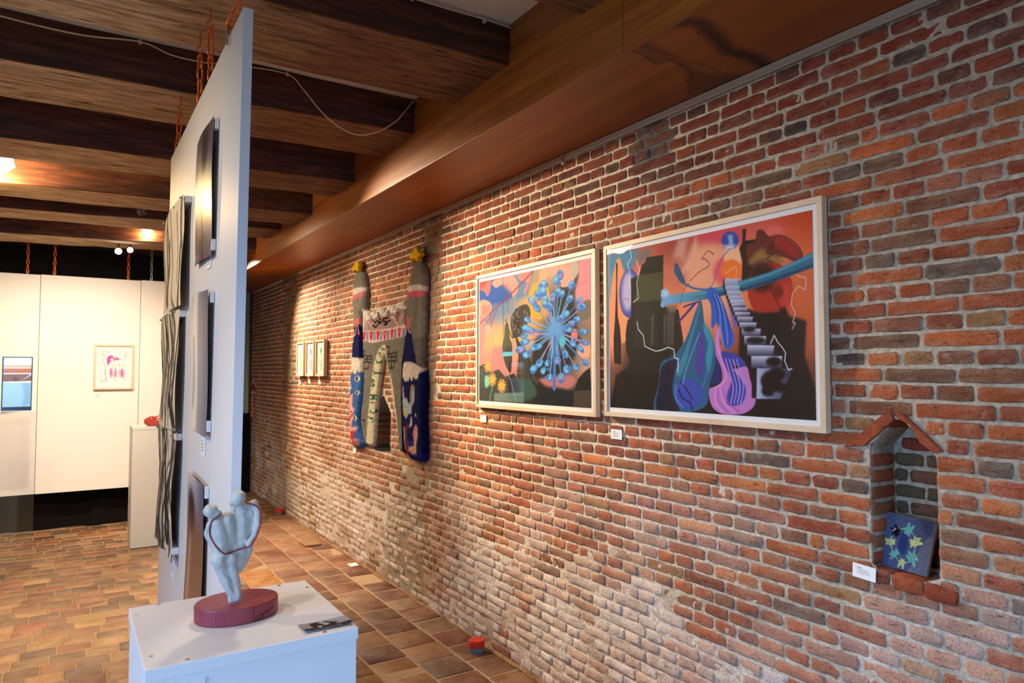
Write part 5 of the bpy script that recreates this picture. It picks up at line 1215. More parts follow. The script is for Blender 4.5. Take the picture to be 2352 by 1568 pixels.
        ['l',[240,190,180],.002,0,[[5.09,1.8669],[5.0864,1.8361]],.006],
        ['p',[216,40,60],.006,0,[[4.9768,1.8596],[4.9454,1.8646],[4.9084,1.8605],[4.9244,1.8081],[4.944,1.7915],[4.9643,1.8043]]],
        ['l',[240,190,180],.002,0,[[4.951,1.861],[4.9476,1.8309]],.006],
        ['p',[216,40,60],.006,0,[[4.8359,1.8622],[4.8059,1.867],[4.7705,1.8631],[4.7859,1.8118],[4.8046,1.7956],[4.824,1.8081]]],
        ['l',[240,190,180],.002,0,[[4.8113,1.8636],[4.808,1.8341]],.006],
        ['p',[216,40,60],.006,0,[[4.6973,1.8645],[4.6685,1.8692],[4.6348,1.8653],[4.6495,1.8152],[4.6674,1.7994],[4.6859,1.8116]]],
        ['l',[240,190,180],.002,0,[[4.6737,1.8658],[4.6706,1.837]],.006],
        ['p',[142,152,176],.006,0,[[5.3371,1.8741],[5.2732,1.8732],[5.2778,1.8],[5.3386,1.8]]],
        ['p',[142,152,176],.006,0,[[5.1857,1.87],[5.1247,1.8692],[5.1292,1.7976],[5.1872,1.7976]]],
        ['p',[142,152,176],.006,0,[[5.044,1.8663],[4.9856,1.8655],[4.9901,1.7955],[5.0456,1.7955]]],
        ['p',[142,152,176],.006,0,[[4.9056,1.8625],[4.8497,1.8618],[4.8541,1.7933],[4.9072,1.7933]]],
        ['p',[142,152,176],.006,0,[[4.7678,1.864],[4.7144,1.8633],[4.7186,1.7963],[4.7694,1.7963]]],
        ['p',[142,152,176],.006,0,[[4.6206,1.8645],[4.5697,1.8639],[4.5738,1.7985],[4.6222,1.7985]]],
        ['l',[62,58,52],.002,0,[[4.9273,1.7446],[4.8463,1.7346],[4.8536,1.6928],[4.8936,1.6844],[4.713,1.6925],[4.709,1.635],[4.8846,1.6301]],.014],
        ['l',[62,58,52],.002,0,[[4.8059,1.6855],[4.8018,1.6315]],.014],
        ['l',[62,58,52],.002,0,[[4.8771,1.6623],[4.7095,1.6622]],.014],
        ['l',[62,58,52],.002,0,[[4.7581,1.6285],[4.7573,1.5841],[4.8515,1.5785]],.014],
        ['l',[62,58,52],.002,0,[[4.8048,1.6242],[4.812,1.5844]],.014],
        ['l',[62,58,52],.002,0,[[5.4029,1.726],[5.3557,1.7247]],.014],
        ['l',[62,58,52],.002,0,[[5.4019,1.6855],[5.1993,1.6748],[5.2072,1.626],[5.4007,1.637]],.014],
        ['l',[62,58,52],.002,0,[[5.3082,1.677],[5.2979,1.6304]],.014],
        ['l',[62,58,52],.002,0,[[5.4012,1.6552],[5.2078,1.6521]],.014],
        ['l',[62,58,52],.002,0,[[5.2703,1.6234],[5.2784,1.5773],[5.3993,1.5779]],.014],
        ['l',[62,58,52],.002,0,[[5.3742,1.7118],[5.3736,1.6849]],.014],
        ['l',[62,58,52],.002,0,[[5.4368,1.1638],[5.3425,1.1659]],.014],
        ['l',[62,58,52],.002,0,[[5.3611,1.1615],[5.3602,1.125]],.014],
        ['p',[222,214,184],.006,0,[[4.9688,1.7572],[4.9275,1.7571],[4.9053,1.7002],[4.954,1.6763],[4.9915,1.6392],[5.0316,1.5445],[5.0605,1.4616],[5.0926,1.3525],[5.1115,1.2687],[5.1301,1.1589],[5.1455,1.0618],[5.1577,.9806],[5.2284,.9679],[5.3048,.9761],[5.3116,1.0294],[5.2838,1.1758],[5.2539,1.3017],[5.221,1.4399],[5.1708,1.5898],[5.12,1.6733],[5.0523,1.7294]]],
        ['p',[222,214,184],.006,0,[[4.954,1.6763],[4.9183,1.7005],[4.8841,1.6066],[4.8187,1.5201],[4.7703,1.4352],[4.7374,1.3152],[4.7054,1.2266],[4.6859,1.1383],[4.6565,.9864],[4.6788,.9814],[4.7028,1.0655],[4.7352,1.1829],[4.7833,1.2831],[4.8245,1.3975],[4.866,1.4952],[4.9165,1.6006]]],
        ['l',[28,104,62],.002,0,[[5.2787,1.1925],[5.2516,1.1972],[5.2244,1.1889],[5.1623,1.1924],[5.1531,1.1736],[5.197,1.1613]],.011],
        ['l',[28,104,62],.002,0,[[5.2346,1.2438],[5.1631,1.231],[5.125,1.2457],[5.1254,1.2649]],.011],
        ['l',[28,104,62],.002,0,[[5.2433,1.2303],[5.2205,1.2542]],.011],
        ['l',[28,104,62],.002,0,[[5.2452,1.3138],[5.1298,1.3128]],.011],
        ['l',[28,104,62],.002,0,[[5.2338,1.371],[5.105,1.3701],[5.1923,1.3527],[5.1131,1.3442],[5.2224,1.3407]],.011],
        ['l',[28,104,62],.002,0,[[5.2121,1.4433],[5.1414,1.4476],[5.2039,1.476],[5.1423,1.4863],[5.2133,1.4954]],.011],
        ['l',[28,104,62],.002,0,[[5.1702,1.5574],[5.1173,1.5444],[5.04,1.5413]],.011],
        ['l',[28,104,62],.002,0,[[5.1173,1.5444],[5.1556,1.5347]],.011],
        ['l',[28,104,62],.002,0,[[5.1195,1.6507],[5.093,1.6246],[5.0164,1.6268],[5.0081,1.6362]],.011],
        ['l',[28,104,62],.002,0,[[5.0687,1.6947],[5.0093,1.6964],[5.0255,1.6619]],.011],
        ['l',[28,104,62],.002,0,[[5.0431,1.6941],[5.0342,1.6748]],.011],
        ['l',[28,104,62],.002,0,[[5.0101,1.7345],[4.9763,1.7177],[4.9683,1.7333],[4.935,1.7166]],.011],
        ['l',[28,104,62],.002,0,[[4.9337,1.6477],[4.904,1.6285]],.011],
        ['l',[28,104,62],.002,0,[[4.8754,1.5693],[4.8429,1.5446]],.011],
        ['l',[28,104,62],.002,0,[[4.8504,1.5138],[4.8371,1.4862]],.011],
        ['l',[28,104,62],.002,0,[[4.8171,1.4282],[4.7976,1.392]],.011],
        ['l',[28,104,62],.002,0,[[4.8081,1.3613],[4.7966,1.3312]],.011],
        ['l',[28,104,62],.002,0,[[4.7672,1.2535],[4.7439,1.2426]],.011]],
    'tapo': {'left': [[5.5962,2.3813],[5.5273,2.3897],[5.4258,2.3694],[5.3697,2.2951],[5.342,2.222],[5.3379,2.1168],[5.3735,2.0439],[5.4258,2.0301],[5.43,1.9304],[5.4237,1.6732],[5.4073,1.6722],[5.3923,1.5242],[5.4183,1.3425],[5.46,1.1725],[5.4349,1.0867],[5.3801,1.0174],[5.3382,.9812],[5.4313,.9411],[5.5474,.9258],[5.6438,.9377],[5.6808,1.0212],[5.714,1.2493],[5.7167,1.3474],[5.6983,1.4319],[5.689,1.5441],[5.6638,1.6734],[5.6602,1.7678],[5.6589,1.7613],[5.6179,1.8747],[5.6324,1.9601],[5.6455,2.052],[5.6693,2.1453],[5.6512,2.2658]],
        'right': [[4.4221,2.3142],[4.3746,2.3253],[4.2984,2.2975],[4.2522,2.2425],[4.2267,2.1762],[4.2394,2.0998],[4.2437,1.9741],[4.248,1.8532],[4.2523,1.7325],[4.2509,1.6674],[4.2604,1.5839],[4.2359,1.4784],[4.2439,1.268],[4.2318,1.1036],[4.2279,.9832],[4.2793,.9503],[4.3722,.9431],[4.4824,.9513],[4.5469,.9968],[4.5767,1.0582],[4.6005,1.1911],[4.6179,1.3671],[4.6132,1.5447],[4.5925,1.6333],[4.5806,1.7434],[4.5566,1.8243],[4.5449,1.8799],[4.5647,1.9476],[4.5537,2.0595],[4.5237,2.1488],[4.4757,2.2452]],
        'gate': [[5.4262,2.0478],[5.4016,2.053],[5.3199,2.037],[5.2873,2.0057],[5.2641,2.03],[5.2015,2.031],[5.1548,2.0021],[5.1328,2.04],[5.0506,2.0448],[4.9623,2.0022],[4.9274,2.0433],[4.8642,2.049],[4.7952,2.038],[4.7649,2.0117],[4.7442,2.0551],[4.6755,2.0624],[4.6236,2.0631],[4.5848,2.0262],[4.5533,2.0287],[4.5584,1.9472],[4.5449,1.8799],[4.5617,1.7428],[4.5896,1.6333],[4.6128,1.5151],[4.6179,1.3671],[4.5976,1.1913],[4.5752,1.0583],[4.5469,.9968],[4.6713,.9821],[4.6874,1.0489],[4.7161,1.1362],[4.7513,1.2242],[4.7914,1.301],[4.8165,1.3916],[4.858,1.4952],[4.9082,1.5943],[4.954,1.6763],[4.9915,1.6392],[5.0316,1.5445],[5.0605,1.4616],[5.0926,1.3525],[5.1115,1.2687],[5.1301,1.1589],[5.1455,1.0618],[5.1578,.9838],[5.2285,.9698],[5.3159,.9752],[5.3797,1.0008],[5.4257,1.1008],[5.4562,1.1728],[5.4183,1.3425],[5.3923,1.5242],[5.4073,1.6722],[5.4237,1.6732],[5.43,1.9304]],
        'starL': [[5.5071,2.4675],[5.456,2.4463],[5.432,2.4206],[5.4548,2.3968],[5.4476,2.3763],[5.5014,2.3757],[5.5447,2.3961],[5.5839,2.3749],[5.6017,2.391],[5.62,2.4176],[5.5924,2.4354],[5.558,2.446],[5.5378,2.4645]],
        'starR': [[4.3486,2.4187],[4.3135,2.4009],[4.3085,2.373],[4.2534,2.3526],[4.2589,2.3338],[4.293,2.3264],[4.2847,2.3031],[4.3215,2.2947],[4.3746,2.3268],[4.422,2.3102],[4.4379,2.329],[4.4625,2.3526],[4.4433,2.3676],[4.3929,2.3729],[4.3838,2.4042]]},
    'niche': [['p',[58,64,84],.05,0,[[.712,-.0],[1.014,-.031],[1.039,.305],[.878,.275],[.775,.176]]],
        ['p',[44,56,110],.05,1,[[.552,.49],[.54,.643],[.485,.716],[.418,.666],[.379,.521],[.391,.366],[.447,.292],[.513,.344]]],
        ['p',[8,8,10],.004,0,[[.221,.182],[.25,.197],[.296,.209],[.317,.27],[.371,.271],[.377,.284],[.353,.338],[.393,.376],[.342,.385],[.323,.438],[.302,.426],[.262,.374],[.244,.387],[.234,.417],[.225,.4],[.232,.34],[.202,.315],[.167,.259],[.192,.262],[.243,.278],[.254,.236]]],
        ['p',[232,190,190],.004,1,[[.259,.307],[.255,.321],[.243,.329],[.23,.325],[.224,.313],[.228,.299],[.24,.291],[.252,.295]]],
        ['p',[232,190,190],.004,1,[[.288,.278],[.284,.292],[.273,.3],[.261,.296],[.255,.284],[.258,.27],[.27,.262],[.282,.266]]],
        ['p',[120,70,80],.003,1,[[.245,.312],[.243,.317],[.24,.319],[.237,.318],[.235,.314],[.236,.31],[.239,.307],[.243,.309]]],
        ['p',[120,70,80],.003,1,[[.275,.279],[.274,.284],[.271,.286],[.267,.285],[.265,.281],[.266,.277],[.27,.274],[.273,.275]]],
        ['p',[112,176,158],.006,0,[[.375,.255],[.43,.218],[.469,.214],[.49,.126],[.513,.1],[.545,.107],[.544,.186],[.598,.133],[.633,.142],[.618,.193],[.589,.257],[.632,.299],[.614,.322],[.562,.282],[.563,.341],[.545,.361],[.509,.34],[.44,.323],[.455,.281],[.444,.258],[.386,.275]]],
        ['p',[206,206,134],.006,0,[[.637,.308],[.674,.35],[.778,.337],[.784,.35],[.746,.406],[.818,.412],[.829,.439],[.803,.463],[.716,.498],[.708,.548],[.69,.556],[.684,.524],[.646,.521],[.616,.561],[.604,.558],[.611,.508],[.588,.463],[.566,.409],[.649,.394]]],
        ['p',[112,176,158],.006,0,[[.683,.567],[.711,.562],[.724,.651],[.798,.743],[.79,.763],[.737,.755],[.762,.879],[.743,.887],[.671,.811],[.598,.849],[.592,.836],[.622,.801],[.585,.755],[.543,.715],[.56,.697],[.614,.711],[.569,.632],[.587,.619],[.671,.652]]],
        ['p',[206,206,134],.006,0,[[.468,.772],[.502,.8],[.554,.795],[.544,.835],[.596,.83],[.593,.85],[.557,.876],[.555,.963],[.542,.982],[.522,.969],[.512,.914],[.484,.924],[.45,.974],[.428,.964],[.443,.898],[.445,.864],[.397,.82],[.466,.836]]],
        ['p',[112,176,158],.006,0,[[.359,.623],[.382,.658],[.441,.715],[.433,.736],[.372,.762],[.427,.824],[.412,.827],[.346,.796],[.284,.861],[.266,.855],[.286,.783],[.211,.773],[.271,.727],[.265,.66],[.284,.656],[.297,.693],[.327,.692],[.341,.641]]],
        ['p',[206,206,134],.006,0,[[.218,.427],[.238,.428],[.233,.488],[.311,.469],[.305,.515],[.317,.572],[.248,.589],[.279,.652],[.264,.655],[.214,.6],[.116,.609],[.146,.563],[.09,.514],[.09,.494],[.179,.488],[.203,.479]]],
        ['p',[150,146,140],.006,1,[[.169,.525],[.168,.533],[.162,.537],[.155,.535],[.152,.528],[.154,.52],[.16,.515],[.166,.517]]],
        ['p',[150,146,140],.006,1,[[.185,.561],[.183,.569],[.177,.574],[.171,.572],[.167,.565],[.169,.556],[.175,.552],[.182,.554]]],
        ['p',[150,146,140],.006,1,[[.713,.387],[.711,.395],[.705,.399],[.699,.397],[.696,.39],[.698,.382],[.704,.378],[.71,.38]]],
        ['p',[150,146,140],.006,1,[[.727,.451],[.725,.459],[.719,.463],[.713,.461],[.71,.454],[.712,.446],[.717,.442],[.724,.444]]],
        ['p',[150,146,140],.006,1,[[.479,.88],[.477,.887],[.472,.892],[.465,.89],[.462,.883],[.464,.875],[.47,.871],[.476,.873]]],
        ['p',[150,146,140],.006,1,[[.533,.885],[.531,.893],[.525,.898],[.519,.896],[.516,.889],[.517,.881],[.523,.877],[.53,.879]]]],
    'pink': [['p',[232,80,160],.012,1,[[.301,.291],[.361,.228],[.445,.228],[.5,.291],[.471,.364],[.388,.382],[.359,.446],[.311,.436]]],
        ['p',[250,228,214],.01,1,[[.402,.299],[.447,.284],[.482,.328],[.442,.364],[.404,.353]]],
        ['p',[236,100,170],.01,1,[[.5,.291],[.572,.26],[.641,.3],[.628,.337],[.533,.337],[.509,.364]]],
        ['p',[250,220,210],.01,1,[[.542,.342],[.613,.342],[.602,.386],[.561,.397]]],
        ['l',[240,150,180],.002,1,[[.242,.4],[.239,.582],[.276,.728]],.014],
        ['l',[240,150,180],.002,1,[[.287,.473],[.272,.636],[.301,.838]],.014],
        ['l',[240,150,180],.002,1,[[.473,.418],[.459,.582],[.486,.747]],.014],
        ['l',[240,150,180],.002,1,[[.537,.437],[.543,.583]],.014],
        ['l',[240,150,180],.002,1,[[.662,.4],[.648,.583],[.645,.748]],.014],
        ['l',[240,150,180],.002,1,[[.727,.455],[.811,.437]],.014],
        ['l',[240,150,180],.002,1,[[.771,.492],[.799,.638],[.786,.84]],.014],
        ['l',[240,150,180],.002,1,[[.277,.764],[.28,.837]],.014],
        ['l',[240,150,180],.002,1,[[.487,.765],[.596,.839]],.014],
        ['p',[232,90,160],.03,1,[[.453,.637],[.446,.715],[.423,.747],[.398,.714],[.385,.637],[.392,.559],[.415,.528],[.44,.56]]],
        ['p',[232,90,160],.03,1,[[.575,.656],[.57,.727],[.55,.756],[.528,.727],[.516,.656],[.522,.584],[.542,.555],[.564,.585]]],
        ['p',[232,90,160],.03,1,[[.772,.647],[.761,.723],[.73,.754],[.695,.722],[.679,.647],[.689,.572],[.72,.541],[.755,.572]]],
        ['l',[196,160,140],.002,1,[[.175,.255],[.16,.147],[.232,.12],[.358,.143]],.014],
        ['l',[196,160,140],.002,1,[[.218,.31],[.18,.4],[.201,.418]],.014],
        ['l',[196,160,140],.002,1,[[.693,.137],[.798,.128],[.846,.182],[.805,.291]],.014],
        ['l',[196,160,140],.002,1,[[.778,.164],[.803,.255]],.014],
        ['l',[196,160,140],.002,1,[[.17,.691],[.154,.837],[.259,.847]],.014],
        ['l',[196,160,140],.002,1,[[.193,.183],[.248,.273],[.199,.346]],.014]],
    'screen': [['p',[150,200,250],.01,0,[[.026,.013],[.991,.01],[.993,.157],[.023,.16]]],
        ['p',[205,235,255],.008,0,[[.129,.03],[.585,.026],[.587,.148],[.136,.153]]],
        ['p',[205,235,255],.008,0,[[.712,.027],[.991,.028],[.993,.15],[.719,.149]]],
        ['p',[190,150,130],.02,0,[[.023,.164],[.993,.164],[.992,.227],[.024,.23]]],
        ['p',[130,84,50],.015,0,[[.024,.223],[.991,.22],[.991,.31],[.025,.313]]],
        ['p',[225,225,235],.004,0,[[.024,.303],[.98,.303],[.981,.321],[.025,.323]]],
        ['p',[96,66,40],.01,0,[[.025,.323],[.981,.321],[.984,.463],[.029,.459]]],
        ['p',[120,150,210],.006,0,[[.758,.393],[.98,.303],[.982,.338],[.634,.448]]],
        ['p',[60,50,40],.01,1,[[.529,.42],[.505,.445],[.445,.455],[.384,.445],[.357,.419],[.381,.394],[.441,.383],[.502,.394]]],
        ['p',[90,80,60],.01,1,[[.742,.386],[.725,.407],[.683,.416],[.64,.407],[.621,.385],[.637,.364],[.68,.355],[.723,.364]]],
        ['p',[190,195,190],.006,0,[[.024,.462],[.983,.449],[.985,.48],[.025,.48]]],
        ['p',[118,160,194],.004,0,[[.025,.48],[.985,.48],[.983,.94],[.021,.943]]],
        ['p',[100,140,178],.03,0,[[.662,.49],[.985,.484],[.996,.892],[.686,.918],[.75,.726]]],
        ['p',[22,38,60],.004,0,[[.008,.932],[.993,.927],[.992,1.002],[-.008,1.005]]],
        ['p',[20,34,56],.004,0,[[-.005,-.007],[.045,-.007],[.037,.998],[-.013,.998]]],
        ['p',[20,34,56],.004,0,[[.97,-.003],[1.005,-.003],[1.012,1.002],[.977,1.002]]],
        ['p',[20,34,56],.004,0,[[-.006,-.013],[1.01,-.009],[1.011,.017],[-.004,.015]]]],
    'leaf': [['p',[46,36,38],.01,0,[[.012,.703],[.993,.679],[.999,1.035],[.0,1.035]]],
        ['p',[44,36,38],.02,1,[[.21,.273],[.271,.095],[.515,.078],[.644,.297],[.751,.463],[.702,.651],[.691,.836],[.59,.955],[.132,.975],[.222,.692],[.2,.361]]],
        ['p',[190,178,170],.05,1,[[.521,.265],[.487,.329],[.441,.315],[.41,.23],[.413,.124],[.447,.059],[.493,.074],[.523,.159]]],
        ['p',[190,178,170],.05,1,[[.578,.492],[.54,.564],[.49,.549],[.456,.456],[.459,.338],[.497,.265],[.548,.28],[.582,.374]]],
        ['p',[190,178,170],.05,1,[[.405,.697],[.377,.753],[.341,.746],[.318,.678],[.321,.59],[.349,.533],[.385,.541],[.408,.609]]],
        ['l',[150,140,140],.002,0,[[.213,.952],[.758,.898]],.05]],
}

# ============================================================================= brick wall
D = 2.038                       # the wall's face
SOF_Z, FAS_X, CEIL_Z = 2.615, 1.532, 3.006
WALL_Y0, WALL_Y1 = -0.9, 9.75
# pointed niches: (y0, y1, sill, springing, apex_y, apex_z, depth)
NICHES = [(1.012, 1.205, 0.962, 1.325, 1.118, 1.425, 0.135), (4.90, 5.24, 0.94, 1.24, 5.06, 1.39, 0.14), (9.36, 9.62, 0.93, 1.30, 9.49, 1.43, 0.14)]


def niche_span(n, z):
    y0, y1, zs, ze, ya, za, d = n
    if z < zs or z > za: return None
    if z <= ze: return (y0, y1)
    t = (z - ze) / (za - ze)
    return (y0 + (ya - y0) * t, y1 + (ya - y1) * t)


# pale lime patches low on the wall: (y, z, ry, rz, strength)
LIME = [(3.70, 0.22, .30, .26, .95), (3.40, 0.42, .22, .16, .8), (2.78, 0.28, .26, .26, .95), (2.25, 0.40, .34, .26, .9), (6.5, .18, .28, .3, .75), (7.4, .2, .4, .3, .7), (5.55, .22, .3, .26, .7), (4.75, .2, .34, .3, .6), (1.7, .3, .3, .26, .6), (6.0, .42, .25, .2, .5), (8.2, .3, .4, .3, .5), (3.05, .12, .2, .15, .7), (1.1, .15, .4, .2, .4)]


def lime(y, z):
    y = np.asarray(y, float); z = np.asarray(z, float)
    n = fbm(y * 5.0, z * 5.0, 11, 4)
    w = 0.72 * sstep(1.45, 0.35, z) * sstep(0.38, 0.66, n)
    for (a, b, ra, rb, s) in LIME:
        d = np.sqrt(((y - a) / ra) ** 2 + ((z - b) / rb) ** 2) + (n - 0.5) * 1.7
        w = np.maximum(w, min(1.0, s * 1.12) * sstep(1.0, 0.82, d))
    return w


def old_patch(y, z):
    """earlier repairs in grey mortar: the strip beside the hanging and a spot below the rail"""
    y = np.asarray(y, float); z = np.asarray(z, float)
    n = fbm(y * 7, z * 7, 23, 3) - 0.5
    c = np.interp(z, [0.0, 0.4, 0.9, 1.6, 2.0, 2.6], [4.75, 4.70, 4.40, 4.24, 4.20, 4.20])
    h = np.interp(z, [0.0, 0.4, 0.9, 1.6, 2.0, 2.6], [0.42, 0.36, 0.22, 0.13, 0.14, 0.17])
    s1 = sstep(1.0, 0.8, np.abs(y - c) / h + n * 0.9)
    s2 = sstep(1.0, 0.8, np.sqrt(((y - 2.14) / .13) ** 2 + ((z - 2.50) / .10) ** 2) + n * 1.4)
    s3 = sstep(1.0, 0.8, np.abs(y - 7.75) / (0.34) + n * 0.9) * sstep(1.2, 1.5, z)
    return np.maximum(np.maximum(s1 * 0.9, s2), s3 * 0.7)


PAL = [((172, 88, 52), 6), ((182, 96, 54), 5), ((156, 84, 56), 5), ((146, 92, 62), 4), ((164, 78, 50), 4), ((130, 90, 68), 2.4), ((118, 94, 78), 0.8), ((102, 82, 70), 0.6), ((194, 110, 58), 1.8), ((168, 120, 76), 1.4), ((152, 74, 52), 3), ((166, 100, 74), 2.2)]
PW = [p[1] for p in PAL]


def brick_colour(y, z, rng):
    c = np.array(rng.choices([p[0] for p in PAL], PW)[0], float) * (0.9 + 0.2 * rng.random())
    if z > 2.3: c = c * np.array([0.80, 0.74, 0.80])              # darker, purpler courses below the soffit
    low = float(sstep(1.5, 0.6, z)) * (0.30 + 0.34 * float(sstep(1.2, 2.6, y))) * rng.random()
    c = c * (1 - low) + np.array((206, 158, 136.)) * low
    tn = float(sstep(3.2, 6.0, y)) * 0.34 + float(sstep(1.5, 0.9, z)) * 0.10
    c = c * (1 - tn) + np.array((188, 144, 108.)) * tn
    if 4.2 < y < 8.6:                                             # crumbled tan band at the foot
        k = float(sstep(0.85, 0.35, z + 0.15 * rng.random())) * 0.7
        c = c * (1 - k) + np.array((170, 140, 108.)) * (0.75 + .4 * rng.random()) * k
    p = float(old_patch(y, z))
    if p > 0.4:
        c = c * (0.55 if z > 1.3 else 0.35) * (0.85 if z > 1.3 else 1) + np.array(rng.choice([(166, 144, 120), (184, 156, 128), (142, 120, 100), (172, 122, 94)]), float) * (0.36 if z > 1.3 else 0.65)
    w = float(lime(y, z))
    w = min(w * (0.72 + 0.5 * rng.random()), .95)
    c = c * (1 - w) + np.array((238, 228, 222.)) * w
    return lin(np.clip(c, 0, 250))


def piece(L, H, front, rng, back=0.02, rough=1.0, n_long=None):
    """one hand-made brick seen from its face: local a (length), b (height), c (out of the wall)"""
    k = n_long or (6 if L > 0.14 else 3)
    j = 0.0011 * rough
    ring = []
    a0, b0 = L / 2, H / 2
    cr = min(a0, b0) * (0.16 + 0.24 * rng.random())
    for s in range(k + 1):
        ring.append((-a0 + cr + (2 * a0 - 2 * cr) * s / k, -b0))
    ring += [(a0, -b0 + cr), (a0 + 0.0015 * rng.random(), 0), (a0, b0 - cr)]
    for s in range(k + 1):
        ring.append((a0 - cr - (2 * a0 - 2 * cr) * s / k, b0))
    ring += [(-a0, b0 - cr), (-a0 - 0.0015 * rng.random(), 0), (-a0, -b0 + cr)]
    ring = [(x + rng.gauss(0, j), y + rng.gauss(0, j)) for x, y in ring]
    n = len(ring)
    ins = 0.0025 + 0.002 * rng.random()
    tilt_a, tilt_b = rng.gauss(0, 0.010) * rough, rng.gauss(0, 0.02) * rough
    V = []
    for x, y in ring: V.append((x * 1.0, y * 1.0, -back))
    for x, y in ring: V.append((x, y, front * 0.30 + rng.gauss(0, 0.0005)))
    for x, y in ring:
        f = max(0.0, 1 - ins / max(math.hypot(x, y), 1e-4))
        sx = x - math.copysign(min(ins, abs(x) * 0.5), x); sy = y - math.copysign(min(ins, abs(y) * 0.5), y)
        V.append((sx, sy, front + tilt_a * sx + tilt_b * sy + rng.gauss(0, 0.0008) * rough))
    F = []
    for r in (0, 1):
        for i in range(n):
            q = (i + 1) % n
            F.append((r * n + i, r * n + q, (r + 1) * n + q, (r + 1) * n + i))
    # face: two rows of quads between the lower and the upper edge through a middle spine
    base = 2 * n
    mids = []
    for s in range(k + 1):
        lo, hi = V[base + s], V[base + (2 * k + 4) - s]
        V.append(((lo[0] + hi[0]) / 2, (lo[1] + hi[1]) / 2, (lo[2] + hi[2]) / 2 + rng.gauss(0.0006, 0.0012) * rough))
        mids.append(len(V) - 1)
    for s in range(k):
        F.append((base + s, base + s + 1, mids[s + 1], mids[s]))
        F.append((mids[s], mids[s + 1], base + (2 * k + 4) - s - 1, base + (2 * k + 4) - s))
    F.append((base + k, base + k + 1, base + k + 2, mids[k])); F.append((mids[k], base + k + 2, base + k + 3, base + k + 4))
    e = base + 2 * k + 4
    F.append((e, e + 1, e + 2, mids[0])); F.append((mids[0], e + 2, e + 3, base))
    return V, F


def project(p):
    d = Vector(p) - EYE
    z = d.dot(FWD)
    if z < 0.05: return None
    f = 16.0 / 23.5 * 2352
    return (1176 + f * d.dot(RGT) / z, 784 - f * d.dot(UPV) / z, z)


HIDDEN = [(2.40, 1.32, 1.36, 2.10), (3.56, 2.45, 1.36, 2.10)]   # behind the two large pictures


def wall_bricks():
    out = []
    rng = random.Random(21)
    pitch = 0.0486
    off = 1.5661 - round(1.5661 / pitch) * pitch
    k = 0
    while True:
        z = off + (k + 0.5) * pitch
        k += 1
        if z + pitch / 2 > SOF_Z + 0.012: break
        if z < 0.03: continue
        kc = round((z - 0.024 - 1.5661) / pitch)
        header = kc % 2 == 0
        unit = 0.1005 if header else 0.2015
        shift = 0.858 + (0.0505 if header else (0.0 if (kc // 2) % 2 == 0 else 0.1))
        y = WALL_Y0 + ((shift - WALL_Y0) % unit) - unit
        while y < WALL_Y1:
            Lu = unit * (1 + rng.gauss(0, 0.035))
            if not header and rng.random() < 0.10: Lu = 0.1005
            if header and rng.random() < 0.05: Lu = 0.15
            if abs(((y - shift) / unit) - round((y - shift) / unit)) > 0.3:      # drift back to the bond
                Lu = (round((y - shift) / unit) + 1) * unit + shift - y
                Lu = max(Lu, 0.06)
            a, b = y + 0.0036 + 0.003 * rng.random(), y + Lu - 0.0036 - 0.003 * rng.random()
            y += Lu
            segs = [(a, b)]
            for n in NICHES:
                sp = None
                for zz in (z - 0.016, z, z + 0.016):
                    s2 = niche_span(n, zz)
                    if s2: sp = s2 if sp is None else (min(sp[0], s2[0]), max(sp[1], s2[1]))
                if sp is None: continue
                gab = 0.034 if z > n[3] - 0.01 else 0.0
                ns = []
                for (p, q) in segs:
                    if q <= sp[0] - gab or p >= sp[1] + gab: ns.append((p, q)); continue
                    if p < sp[0] - gab: ns.append((p, sp[0] - gab))
                    if q > sp[1] + gab: ns.append((sp[1] + gab, q))
                segs = ns
            for (p, q) in segs:
                if q - p < 0.025: continue
                out.append((p, q, z, rng.random()))
    return out


wall = mesh('wall_right', [(0, 0, 0)] * 3, [(0, 1, 2)], M['mortar'])   # placeholder shape, replaced just below


